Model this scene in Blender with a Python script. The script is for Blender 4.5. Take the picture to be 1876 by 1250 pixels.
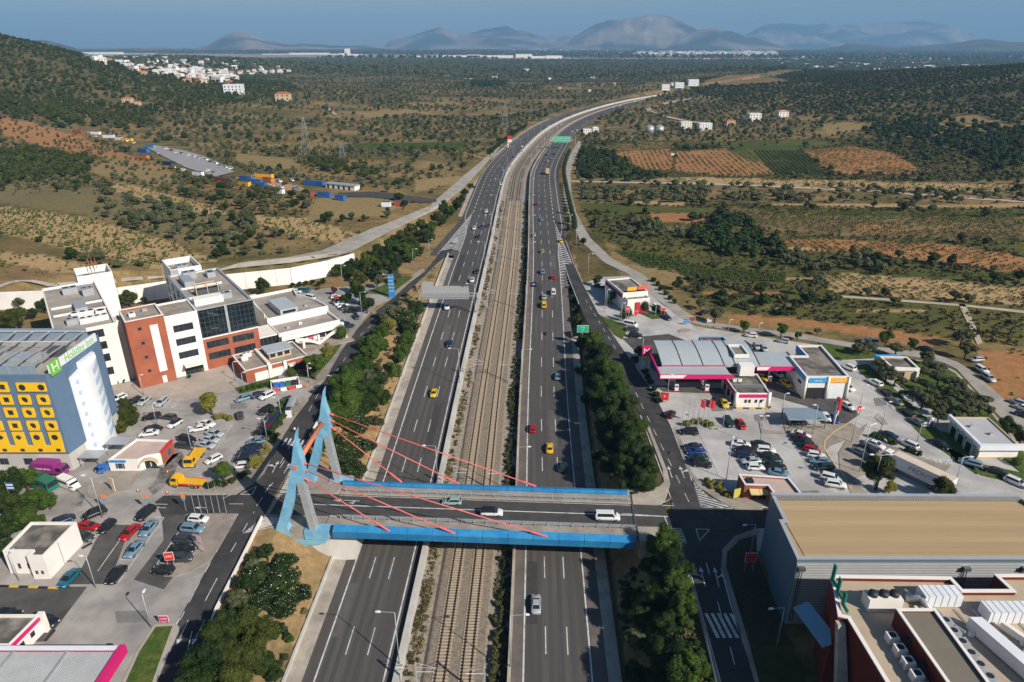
import bpy,bmesh,math,random
import numpy as np
from mathutils import Vector,Matrix,noise

random.seed(7); RNG = np.random.default_rng(7)
R = math.radians
scene = bpy.context.scene
for o in list(bpy.data.objects): bpy.data.objects.remove(o)
col = scene.collection

# ------------------------------------------------------------------ camera
F_PX,CAM_H,HORIZON = 1251.0,95.0,80.0          # 24 mm lens, 95 m above the motorway
PITCH = math.atan((625 - HORIZON) / F_PX)
SP,CP = math.sin(PITCH),math.cos(PITCH)
cam_d = bpy.data.cameras.new('camera'); cam = bpy.data.objects.new('camera',cam_d); col.objects.link(cam)
cam.location = (0,0,CAM_H); cam.rotation_euler = (math.pi / 2 - PITCH,0,0)
cam_d.sensor_width = 36; cam_d.lens = 36 * F_PX / 1876; cam_d.clip_start = 1; cam_d.clip_end = 90000
scene.camera = cam

# ------------------------------------------------------------------ sky, sun, exposure
SUN_EL,SUN_X,SUN_Y = R(34.6),.753,-.658
w = bpy.data.worlds.new('World'); scene.world = w; w.use_nodes = True
nt = w.node_tree; nt.nodes.clear()
sky = nt.nodes.new('ShaderNodeTexSky'); sky.sky_type = 'NISHITA'; sky.sun_disc = False
sky.sun_elevation = SUN_EL; sky.sun_rotation = math.atan2(SUN_X,SUN_Y)
sky.altitude = 100; sky.air_density = 1.0; sky.dust_density = .8; sky.ozone_density = 1.6
bg = nt.nodes.new('ShaderNodeBackground'); bg.inputs[1].default_value = .06
out = nt.nodes.new('ShaderNodeOutputWorld')
hs_ = nt.nodes.new('ShaderNodeHueSaturation'); hs_.inputs['Saturation'].default_value = 1.22; nt.links.new(sky.outputs[0],hs_.inputs['Color']); nt.links.new(hs_.outputs[0],bg.inputs[0]); nt.links.new(bg.outputs[0],out.inputs[0])
sd = bpy.data.lights.new('sun','SUN'); sd.energy = 4.8; sd.angle = R(.5); sd.color = (1,.93,.82)
sun = bpy.data.objects.new('sun',sd); col.objects.link(sun)
sv = Vector((SUN_X * math.cos(SUN_EL),SUN_Y * math.cos(SUN_EL),math.sin(SUN_EL)))
sun.rotation_euler = sv.to_track_quat('Z','Y').to_euler(); sun.location = (0,0,300)
scene.view_settings.view_transform = 'Standard'; scene.view_settings.look = 'None'
scene.view_settings.exposure = .3; scene.view_settings.gamma = 1; scene.view_settings.use_curve_mapping = False
scene.cycles.volume_bounces = 0; scene.cycles.max_bounces = 6; scene.cycles.transparent_max_bounces = 6

# ------------------------------------------------------------------ survey helpers: photo measurement -> metres
def G(px,py,z=7.0):
 a = (py - 625) / F_PX; zc = (CAM_H - z) / (SP + a * CP)
 return Vector(((px - 938) / F_PX * zc,zc * (CP - a * SP),z))
def V(px,py,Y):
 a = (py - 625) / F_PX; u = Y * (a * CP + SP) / (CP - a * SP); zc = Y * CP + u * SP
 return ((px - 938) / F_PX * zc,CAM_H - u)
def depth(x,y,z): return y * CP + (CAM_H - z) * SP
TILES = dict(A=(300,680,4.63),B=(0,700,4.63),C=(0,920,3.788),D=(380,450,4.63),E=(780,360,6.25),F=(720,480,4.69),
             G=(860,150,3.787),H=(1160,680,4.69),I=(1440,580,4.303),J=(1500,740,4.99),K=(1060,460,4.69),
             L=(860,240,9.38),M=(420,520,6.25),N=(0,180,3.906),O=(420,180,3.906),P=(0,0,1),Q=(1080,860,3.205),
             S=(1500,1030,4.99),T=(1360,880,3.378),U=(380,920,3.788),W=(1400,600,6.25),X=(1170,600,7.8125),Y=(560,540,6.25),Z=(1440,200,2.842),R=(1040,240,4.464))
def T(t,x,y):
 a,b,s = TILES[t]; return a + x / s,b + y / s

def natural(xs,ys):
 xs = np.array(xs,float); ys = np.array(ys,float); n = len(xs); h = np.diff(xs)
 A = np.zeros((n,n)); b = np.zeros(n); A[0,0] = A[-1,-1] = 1
 for i in range(1,n - 1):
  A[i,i-1] = h[i-1]; A[i,i] = 2 * (h[i-1] + h[i]); A[i,i+1] = h[i]
  b[i] = 6 * ((ys[i+1] - ys[i]) / h[i] - (ys[i] - ys[i-1]) / h[i-1])
 m = np.linalg.solve(A,b)
 def f(x):
  x = np.asarray(x,float); i = np.clip(np.searchsorted(xs,x) - 1,0,n - 2)
  t = x - xs[i]; hi = h[i]
  return ys[i] + t * ((ys[i+1] - ys[i]) / hi - hi * (2 * m[i] + m[i+1]) / 6) + m[i] / 2 * t**2 + (m[i+1] - m[i]) / (6 * hi) * t**3
 return f
C = natural([0,79.5,112,173,228,299,384,470,502,638,757,928,1089,1250,1500,1750,2100],
   [-12,-9.55,-8.5,-6.7,-4.3,-1.6,.6,3.2,4.6,20.5,40,83,143,222,400,620,960])
def sm(t): t = np.clip(t,0,1); return t * t * (3 - 2 * t)
def zm(y): return 7 * sm((np.asarray(y,float) - 135) / 155)
FLR = ([0,130,177,185,224,249,272,298,348],[-50,-49.7,-47.6,-47.2,-45.8,-40.2,-36,-29.5,-22.4])
FRL = ([0,105,155,210,236,266,300],[32.0,32.5,33.2,27.0,24.9,23.6,24.5])
YW = ([-2000,-400,-183,-150,-68,-53,-33,-17,-5],[222,232,240,249,277,337,425,568,900])
AW = ([-2000,-68,-53,-33,-17],[6.5,6.5,4.6,2.4,.4])
def gauss(x,y,cx,cy,sx,sy,a): return a * np.exp(-((x - cx) / sx)**2 / 2 - ((y - cy) / sy)**2 / 2)
def hT(x,y,road=True):
 x = np.asarray(x,float); y = np.asarray(y,float)
 h = np.full(np.broadcast(x,y).shape,6.93)
 yw = np.interp(x,*YW); aw = np.interp(x,*AW)
 soft = sm((x + 72) / 12)
 st = (1 - soft) * sm((y - yw - .4) / 2.5) + soft * sm((y - yw + 10) / 9)
 st = st * (1 - sm((y - 520) / 200) * (1 - sm((-60 - x) / 200)))
 h = h + aw * st
 hl = gauss(x,y,-1000,1050,270,330,127) + gauss(x,y,1100,950,360,430,68) + gauss(x,y,800,1500,300,260,16)
 h = h + hl * sm((hl - .9) / 4)
 h = h + gauss(x,y,-1150,2350,420,330,38) + gauss(x,y,640,1950,190,130,22) + gauss(x,y,-300,360,120,60,3) * (y > yw)
 far = sm((y - 330) / 250) + sm((abs(x) - 230) / 150); far = np.clip(far,0,1)
 c = C(y); o = x - c
 away = sm((abs(o) - 45) / 80)
 h = h + far * away * (1.6 * np.sin(x / 61 + y / 83) * np.sin(y / 47 - x / 110) + 2.2 * np.sin(x / 233 + 1) * np.sin(y / 190))
 z = zm(y)
 wl = np.maximum(c - 27.7 - np.interp(y,*FLR),1.0); tl = (-27.7 - o) / wl
 wr = np.maximum(np.interp(y,*FRL) - c - 28.4,1.0); tr = (o - 28.4) / wr
 bank = np.where(o < 0,sm(tl * 1.25),sm(tr * 1.25))
 base = np.where(o < 0,z + .55 * (1 - z / 7),z - .1)
 tren = np.where((o > -27.7) & (o < 28.4),z - 1.6,base + (h - base) * bank)
 k = (y < 345)
 h = np.where(k,np.minimum(h,tren),np.where((o > -27) & (o < 28) ,np.minimum(h,z - 1.6),h))
 return h
def ht(x,y): return float(hT(x,y))
def GT(px,py,lift=0.0):
 """photo measurement dropped onto the terrain"""
 a = (py - 625) / F_PX
 d = Vector(((px - 938) / F_PX,CP - a * SP,-(SP + a * CP)))
 s = np.geomspace(60,30000,900)
 g = CAM_H + d.z * s - (hT(d.x * s,d.y * s) + lift)
 i = np.argmax(g < 0) if (g < 0).any() else len(s) - 1
 lo,hi = s[max(i - 1,0)],s[i]
 for _ in range(18):
  m = (lo + hi) / 2
  if CAM_H + d.z * m - (ht(d.x * m,d.y * m) + lift) < 0: hi = m
  else: lo = m
 return Vector((d.x * hi,d.y * hi,CAM_H + d.z * hi))

# ------------------------------------------------------------------ materials
MATS = {}
def mat(name,rgb,rough=.8,var=.12,scale=.6,metal=0,detail=4,bump=0,obj=False,rgb2=None,thr=None,emit=0,streak=None):
 if name in MATS: return MATS[name]
 m = bpy.data.materials.new(name); m.use_nodes = True; n = m.node_tree; b = n.nodes['Principled BSDF']
 b.inputs['Roughness'].default_value = rough; b.inputs['Metallic'].default_value = metal
 if rough > .79: b.inputs['Specular IOR Level'].default_value = .12
 c = (*rgb,1)
 geo = n.nodes.new('ShaderNodeNewGeometry'); mp = n.nodes.new('ShaderNodeMapping')
 n.links.new(geo.outputs['Position'],mp.inputs[0])
 if streak: mp.inputs['Scale'].default_value = streak
 nz = n.nodes.new('ShaderNodeTexNoise'); nz.inputs['Scale'].default_value = scale; nz.inputs['Detail'].default_value = detail
 nz.inputs['Roughness'].default_value = .65
 n.links.new(mp.outputs[0],nz.inputs['Vector'])
 if obj:
  oi = n.nodes.new('ShaderNodeObjectInfo'); src = oi.outputs['Color']
 else:
  rg = n.nodes.new('ShaderNodeRGB'); rg.outputs[0].default_value = c; src = rg.outputs[0]
 if rgb2:
  mx = n.nodes.new('ShaderNodeMix'); mx.data_type = 'RGBA'
  rp = n.nodes.new('ShaderNodeMapRange'); t = thr or (.45,.6)
  rp.inputs[1].default_value = t[0]; rp.inputs[2].default_value = t[1]
  nz2 = n.nodes.new('ShaderNodeTexNoise'); nz2.inputs['Scale'].default_value = scale * .37; nz2.inputs['Detail'].default_value = 6
  n.links.new(mp.outputs[0],nz2.inputs['Vector'])
  n.links.new(nz2.outputs[0],rp.inputs[0]); n.links.new(rp.outputs[0],mx.inputs[0])
  n.links.new(src,mx.inputs[6]); mx.inputs[7].default_value = (*rgb2,1); src = mx.outputs[2]
 hsv = n.nodes.new('ShaderNodeHueSaturation'); r2 = n.nodes.new('ShaderNodeMapRange')
 r2.inputs[1].default_value = .3; r2.inputs[2].default_value = .7; r2.inputs[3].default_value = 1 - var; r2.inputs[4].default_value = 1 + var
 n.links.new(nz.outputs[0],r2.inputs[0]); n.links.new(r2.outputs[0],hsv.inputs['Value']); n.links.new(src,hsv.inputs['Color'])
 n.links.new(hsv.outputs[0],b.inputs['Base Color'])
 if bump:
  bp = n.nodes.new('ShaderNodeBump'); bp.inputs['Strength'].default_value = bump; bp.inputs['Distance'].default_value = .1
  n.links.new(nz.outputs[0],bp.inputs['Height']); n.links.new(bp.outputs[0],b.inputs['Normal'])
 MATS[name] = m; return m

M = dict(
 asphalt=mat('asphalt_dark',(.090,.082,.077),.85,.2,.35,rgb2=(.104,.094,.088),streak=(1,.06,1)),
 asphalt2=mat('asphalt_street',(.052,.050,.051),.85,.2,.5,rgb2=(.068,.065,.063)),
 asphalt3=mat('asphalt_worn',(.10,.094,.088),.9,.18,.4,rgb2=(.075,.072,.07)),
 shoulder=mat('asphalt_shoulder',(.15,.128,.115),.9,.15,.4,rgb2=(.12,.105,.096)),
 lot=mat('parking_concrete',(.36,.33,.305),.9,.15,.3,rgb2=(.27,.25,.235)),lot2=mat('parking_pale',(.46,.44,.42),.9,.13,.25,rgb2=(.36,.345,.33)),
 conc=mat('concrete',(.42,.37,.31),.9,.16,.5,rgb2=(.33,.29,.245)),
 pave=mat('paving',(.33,.285,.24),.9,.16,.6,rgb2=(.26,.225,.19)),
 concw=mat('wall_concrete',(.52,.50,.46),.9,.10,.3,rgb2=(.44,.42,.39),streak=(1,1,.2)),
 white=mat('white_render',(.78,.74,.69),.8,.05,.3),whitec=mat('white_cool',(.72,.74,.77),.6,.05,.4),
 paint=mat('road_paint',(.60,.59,.57),.7,.2,1.5,rgb2=(.40,.39,.38),thr=(.5,.62)),ypaint=mat('yellow_paint',(.62,.40,.05),.7,.15,1.5),
 black=mat('black_plastic',(.02,.02,.022),.6,.1),brick=mat('brick_red',(.36,.115,.065),.85,.10,.4,rgb2=(.31,.10,.06)),
 roofg=mat('roof_felt',(.36,.32,.28),.95,.14,.25,rgb2=(.27,.245,.22)),roofd=mat('roof_stained',(.24,.215,.185),.95,.25,.5,rgb2=(.10,.09,.085),thr=(.42,.56)),
 glass=mat('window_glass',(.025,.032,.04),.08,.4,.8),glass2=mat('dark_glass',(.012,.02,.025),.04,.5,.4),
 steel=mat('galvanised_steel',(.42,.44,.46),.45,.12,1,metal=.3),steeld=mat('dark_steel',(.10,.11,.12),.5,.1,1,metal=.3),
 blue=mat('bridge_blue_light',(.20,.44,.60),.6,.12,.9,rgb2=(.15,.37,.54)),blue2=mat('girder_blue',(.02,.20,.45),.45,.12,.8,rgb2=(.035,.24,.47)),
 coral=mat('cable_coral',(.66,.13,.115),.45,.06,1),orange=mat('tie_orange',(.66,.19,.10),.5,.06,1),
 hotel=mat('hotel_blue',(.10,.165,.26),.75,.06,.4),yellow=mat('hotel_yellow',(.85,.50,.01),.5,.03,.5),
 rail=mat('rail_steel',(.055,.033,.024),.6,.2,2),sleeper=mat('sleeper_concrete',(.44,.35,.25),.9,.12,1.5),
 ballast=mat('ballast',(.26,.21,.16),.95,.3,4,rgb2=(.20,.165,.13),bump=.6),gravel=mat('gravel',(.33,.28,.23),.95,.3,3,rgb2=(.24,.20,.16),bump=.5),
 carpaint=mat('car_paint',(.5,.5,.5),.28,0,1,obj=True,metal=.15),tyre=mat('tyre_rubber',(.015,.015,.015),.8,0),
 rim=mat('wheel_rim',(.35,.36,.37),.35,0,metal=.7),lampw=mat('headlight',(.7,.72,.75),.15,0),lampr=mat('tail_light',(.40,.02,.02),.2,0),
 cglass=mat('car_glass',(.018,.024,.03),.04,0),red=mat('sign_red',(.60,.03,.035),.5,.04),magenta=mat('petrol_magenta',(.62,.015,.15),.5,.04),
 green=mat('sign_green',(.01,.42,.24),.5,.05,1),purple=mat('van_purple',(.26,.03,.20),.4,.03),truckY=mat('truck_yellow',(.75,.42,.01),.45,.05),
 grass=mat('lawn',(.055,.095,.018),.95,.3,2,rgb2=(.10,.12,.03)),curb=mat('kerb_stone',(.40,.36,.31),.9,.12,1),
 sand=mat('flat_roof_sand',(.40,.29,.165),.9,.07,.2,rgb2=(.35,.255,.145),streak=(.1,1.5,1)),metalb=mat('cladding_blue',(.11,.165,.21),.5,.05,.4),
 clad=mat('cladding_silver',(.50,.51,.52),.4,.06,.5,metal=.3),darkred=mat('facade_darkred',(.16,.03,.02),.85,.15,.5),
 sky_blue=mat('garage_blue',(.05,.33,.62),.5,.03),amber=mat('garage_amber',(.85,.42,.02),.5,.03),cream=mat('facade_cream',(.55,.42,.27),.85,.08,.5),
 wood=mat('trunk_bark',(.09,.065,.045),.95,.3,3),bin=mat('bin_green',(.02,.16,.09),.6,.1),binb=mat('bin_blue',(.02,.13,.45),.6,.1),
 tile=mat('roof_tile',(.42,.14,.07),.9,.15,.4),soil=mat('bare_soil',(.36,.20,.10),.98,.2,.8,rgb2=(.30,.18,.10)),
 road=mat('country_road',(.36,.33,.29),.95,.10,.4,rgb2=(.30,.275,.24)),dirt=mat('dirt_track',(.46,.38,.29),.98,.12,.5,rgb2=(.40,.33,.25)),
 patch=mat('tarmac_patch',(.07,.067,.065),.9,.2,.6))

# ------------------------------------------------------------------ mesh builder and object helpers
class MB:
 def __init__(s): s.v = []; s.f = []; s.smooth = False
 def add(s,vs,fs):
  n = len(s.v); s.v += [tuple(v) for v in vs]; s.f += [tuple(i + n for i in f) for f in fs]; return s
 def box(s,x0,y0,z0,x1,y1,z1):
  return s.add([(x0,y0,z0),(x1,y0,z0),(x1,y1,z0),(x0,y1,z0),(x0,y0,z1),(x1,y0,z1),(x1,y1,z1),(x0,y1,z1)],
                     [(0,3,2,1),(4,5,6,7),(0,1,5,4),(1,2,6,5),(2,3,7,6),(3,0,4,7)])
 def cbox(s,cx,cy,cz,sx,sy,sz,rz=0):
  c,d = math.cos(rz),math.sin(rz); vs = []
  for z in (-sz / 2,sz / 2):
   for x,y in ((-1,-1),(1,-1),(1,1),(-1,1)):
    X,Y = x * sx / 2,y * sy / 2; vs.append((cx + X * c - Y * d,cy + X * d + Y * c,cz + z))
  return s.add(vs,[(0,3,2,1),(4,5,6,7),(0,1,5,4),(1,2,6,5),(2,3,7,6),(3,0,4,7)])
 def prism(s,poly,z0,z1):
  n = len(poly); A = sum(poly[i][0] * poly[(i+1) % n][1] - poly[(i+1) % n][0] * poly[i][1] for i in range(n))
  if A < 0: poly = poly[::-1]
  f0 = z0 if callable(z0) else (lambda x,y: z0); f1 = z1 if callable(z1) else (lambda x,y: z1)
  vs = [(p[0],p[1],f0(p[0],p[1])) for p in poly] + [(p[0],p[1],f1(p[0],p[1])) for p in poly]
  return s.add(vs,[tuple(range(n))[::-1],tuple(range(n,2 * n))] + [(i,(i+1) % n,n + (i+1) % n,n + i) for i in range(n)])
 def xprism(s,poly,y0,y1):                     # polygon in the x-z plane, extruded along y
  n = len(poly); A = sum(poly[i][0] * poly[(i+1) % n][1] - poly[(i+1) % n][0] * poly[i][1] for i in range(n))
  if A < 0: poly = poly[::-1]
  vs = [(p[0],y0,p[1]) for p in poly] + [(p[0],y1,p[1]) for p in poly]
  return s.add(vs,[tuple(range(n)),tuple(range(n,2 * n))[::-1]] + [(i,n + i,n + (i+1) % n,(i+1) % n) for i in range(n)])
 def tube(s,pts,r,n=6,cap=True):
  pts = [Vector(p) for p in pts]; rs = r if isinstance(r,(list,tuple)) else [r] * len(pts); base = len(s.v); up = None
  for i,p in enumerate(pts):
   t = (pts[min(i+1,len(pts)-1)] - pts[max(i-1,0)]).normalized()
   a = t.cross(Vector((0,0,1)) if abs(t.z) < .9 else Vector((1,0,0))).normalized(); b = t.cross(a)
   for k in range(n):
    q = 2 * math.pi * k / n; s.v.append(tuple(p + (a * math.cos(q) + b * math.sin(q)) * rs[i]))
  for i in range(len(pts) - 1):
   for k in range(n):
    k2 = (k + 1) % n; s.f.append((base + i*n + k,base + i*n + k2,base + (i+1)*n + k2,base + (i+1)*n + k))
  if cap: s.f.append(tuple(base + k for k in range(n))[::-1]); s.f.append(tuple(base + (len(pts)-1)*n + k for k in range(n)))
  return s
 def strip(s,a,b):                              # ribbon between two polylines
  n = len(a); return s.add(list(a) + list(b),[(i,n + i,n + i + 1,i + 1) for i in range(n - 1)])
 def poly(s,pts,z=None):
  n = len(pts); P3 = [(p[0],p[1],p[2] if z is None else z) for p in pts]
  A = sum(P3[i][0] * P3[(i+1) % n][1] - P3[(i+1) % n][0] * P3[i][1] for i in range(n))
  if A < 0: P3 = P3[::-1]
  return s.add(P3,[tuple(range(n))])
 def build(s,name,m,parent=None,loc=None,rot=None,**kw):
  me = bpy.data.meshes.new(name); me.from_pydata(s.v,[],s.f); me.materials.append(m if not isinstance(m,str) else M[m])
  if s.smooth: me.polygons.foreach_set('use_smooth',[True] * len(me.polygons))
  o = bpy.data.objects.new(name,me); col.objects.link(o)
  if parent: o.parent = parent
  if loc is not None: o.location = loc
  if rot is not None: o.rotation_euler = (0,0,rot)
  return tag(o,**kw)
def tag(o,label=None,cat=None,group=None,kind=None):
 if label: o['label'] = label
 if cat: o['category'] = cat
 if group: o['group'] = group
 if kind: o['kind'] = kind
 return o
def thing(name,label,cat,loc=(0,0,0),rz=0,group=None,kind=None):
 o = bpy.data.objects.new(name,None); o.empty_display_size = .5; col.objects.link(o); o.location = loc; o.rotation_euler = (0,0,rz)
 return tag(o,label,cat,group,kind)
def struct(mb,name,m): return mb.build(name,m,kind='structure')
def copy_tree(o,parent=None):
 c = o.copy(); col.objects.link(c)
 if parent is not None: c.parent = parent
 for ch in o.children: copy_tree(ch,c)
 return c
def place(proto,state,loc,rz,label,group=None,scale=None):
 """first use moves the prototype itself, later ones copy it"""
 if not state.get(proto.name + 'u'): state[proto.name + 'u'] = True; c = proto
 else: c = copy_tree(proto)
 c.location = loc; c.rotation_euler = (0,0,rz); c['label'] = label
 if scale is not None: c.scale = scale if hasattr(scale,'__len__') else (scale,) * 3
 if group: c['group'] = group
 elif 'group' in c: del c['group']
 return c
USED = {}

# ------------------------------------------------------------------ terrain
def pip(x,y,poly):
 inside = np.zeros(x.shape,bool); n = len(poly)
 for i in range(n):
  x1,y1 = poly[i][0],poly[i][1]; x2,y2 = poly[(i+1) % n][0],poly[(i+1) % n][1]
  if y1 == y2: continue
  c = ((y1 > y) != (y2 > y)) & (x < (x2 - x1) * (y - y1) / (y2 - y1) + x1); inside ^= c
 return inside
def gpoly(pts): return [GT(*p) for p in pts]
SOILS = dict(tan=(.40,.27,.135),orange=(.34,.165,.07),straw=(.25,.185,.085),green=(.065,.085,.022),dgreen=(.03,.045,.014),scrub=(.12,.10,.042),brown=(.18,.12,.062),veg=(.085,.088,.026),fade=(.17,.145,.07),plain=(.08,.082,.042),air=(.30,.26,.22))
# parcels: soil type, outline in photo pixels, vine rows (spacing, direction degrees in plan, density) or None
PARC = [
 ('veg',[(1058,372),(1876,380),(1876,636),(1700,620),(1480,590),(1300,570),(1180,480),(1090,430)],None),
 ('veg',[(1060,256),(1876,240),(1876,330),(1060,326)],None),
 ('fade',[(0,330),(180,345),(420,400),(460,470),(330,440),(160,395),(0,372)],None),
 ('tan',[(1400,372),(1876,373),(1876,379),(1420,377)],None),
 ('green',[(1330,386),(1876,387),(1876,396),(1340,394)],(2.6,0,1)),
 ('orange',[(1700,398),(1876,399),(1876,406),(1690,404)],None),
 ('fade',[(1120,414),(1260,415),(1250,421),(1130,419)],None),
 ('tan',[(1440,454),(1640,455),(1660,461),(1450,459)],None),
 ('green',[(1660,500),(1876,501),(1876,512),(1650,510)],(2.6,-3,1)),
 ('tan',[(1440,508),(1500,509),(1500,516),(1430,514)],None),
 ('orange',[(1280,534),(1420,535),(1440,541),(1290,539)],None),
 ('tan',[(1560,566),(1700,567),(1700,573),(1570,571)],None),
 ('fade',[(1350,556),(1480,557),(1500,564),(1360,562)],None),
 ('tan',[(0,378),(60,384),(160,400),(250,425),(330,450),(400,478),(350,484),(230,458),(110,428),(0,408)],(2.6,-22,.75)),
 ('tan',[(0,408),(110,428),(230,458),(345,487),(300,498),(180,470),(60,440),(0,425)],(2.4,-22,.9)),
 ('scrub',[(0,426),(60,442),(170,472),(200,480),(80,470),(0,462)],None),
 ('tan',[(0,462),(80,468),(230,500),(240,508),(100,500),(0,478)],(2.6,-22,.45)),
 ('brown',[(0,478),(90,500),(200,512),(0,520)],(2.2,-22,.35)),
 ('tan',[(165,332),(240,338),(350,368),(420,390),(395,396),(300,376),(215,352)],(3,-25,.35)),
 ('tan',[(465,395),(560,400),(655,428),(640,447),(560,436),(480,418)],(3,-20,.6)),
 ('orange',[(0,215),(60,225),(150,250),(240,285),(330,320),(260,318),(130,285),(0,245)],(6.5,-30,.5,'olive_grey')),
 ('straw',[(180,285),(260,300),(330,322),(300,345),(230,330),(165,318)],(6.5,-30,.45,'olive_pale')),
 ('tan',[(430,325),(470,320),(560,345),(560,352),(480,345)],None),
 ('straw',[(430,280),(530,290),(560,305),(500,312),(430,298)],None),
 ('straw',[(560,405),(700,395),(740,375),(640,350),(580,365)],None),
 ('straw',[(760,352),(850,332),(870,320),(760,330)],None),
 ('straw',[(480,262),(640,262),(850,268),(850,276),(640,272),(480,272)],(3,0,.6)),
 ('green',[(640,262),(860,262),(850,276),(660,276)],(2.6,0,.9)),
 ('orange',[(1238,278),(1330,272),(1375,276),(1420,320),(1330,322),(1238,314)],(4.4,84,.75)),
 ('dgreen',[(1376,276),(1470,276),(1520,320),(1420,320)],(3.2,80,1.4)),
 ('orange',[(1130,280),(1170,272),(1235,278),(1230,312),(1180,312)],(4,84,.7)),
 ('orange',[(1125,282),(1230,270),(1235,274),(1140,288)],None),
 ('brown',[(1060,268),(1250,255),(1300,262),(1240,272),(1080,282)],(3.5,5,.9)),
 ('orange',[(1470,275),(1560,268),(1640,282),(1700,318),(1530,320)],(4,100,.9)),
 ('tan',[(1180,324),(1400,328),(1640,332),(1860,338),(1860,352),(1600,345),(1380,340),(1180,332)],(3,0,.5)),
 ('tan',[(1160,368),(1260,372),(1250,378),(1160,374)],None),
 ('orange',[(1190,392),(1290,392),(1300,402),(1280,410),(1200,406)],None),
 ('green',[(1060,372),(1180,380),(1320,382),(1300,392),(1150,390),(1070,386)],None),
 ('orange',[(1430,438),(1560,440),(1740,448),(1876,470),(1876,500),(1700,478),(1540,462),(1440,450)],(3.4,92,.95)),
 ('brown',[(1330,380),(1560,396),(1876,400),(1876,440),(1560,432),(1400,420)],(3.2,0,1.1)),
 ('orange',[(1560,412),(1640,412),(1660,424),(1570,424)],None),
 ('tan',[(1512,504),(1560,502),(1700,512),(1876,528),(1876,560),(1760,552),(1600,540),(1520,534)],(3.4,95,.95)),
 ('dgreen',[(1125,460),(1170,462),(1300,492),(1440,500),(1440,520),(1300,512),(1180,490)],(2.6,-6,1.6)),
 ('orange',[(1330,575),(1440,582),(1600,600),(1740,622),(1700,640),(1560,612),(1440,594),(1340,590)],None),
 ('straw',[(1125,480),(1240,495),(1260,520),(1200,520)],None),
 ('orange',[(1790,640),(1876,640),(1876,800),(1850,780),(1800,690)],(2.5,60,.1)),
 ('green',[(1380,300),(1430,280),(1520,268),(1560,262),(1480,256),(1300,262)],None),
 ('fade',[(1440,204),(1500,196),(1640,170),(1876,132),(1876,140),(1660,180),(1500,206)],(9,20,.4,'low_scrub')),
 ('straw',[(1500,230),(1560,222),(1600,232),(1520,250)],None),
 ('straw',[(1690,225),(1780,210),(1860,232),(1800,250),(1700,248)],None),
 ('brown',[(1285,150),(1330,138),(1400,140),(1450,152),(1330,160)],None),
 ('straw',[(620,205),(740,200),(800,208),(680,216)],None),('straw',[(720,190),(800,186),(860,190),(780,196)],None),
 ('air',[(150,99),(640,99),(1100,107),(1480,108),(1480,111),(1060,112),(600,106),(150,104)],None),
]
PW = [(s,gpoly(p),r) for s,p,r in PARC]

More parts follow.
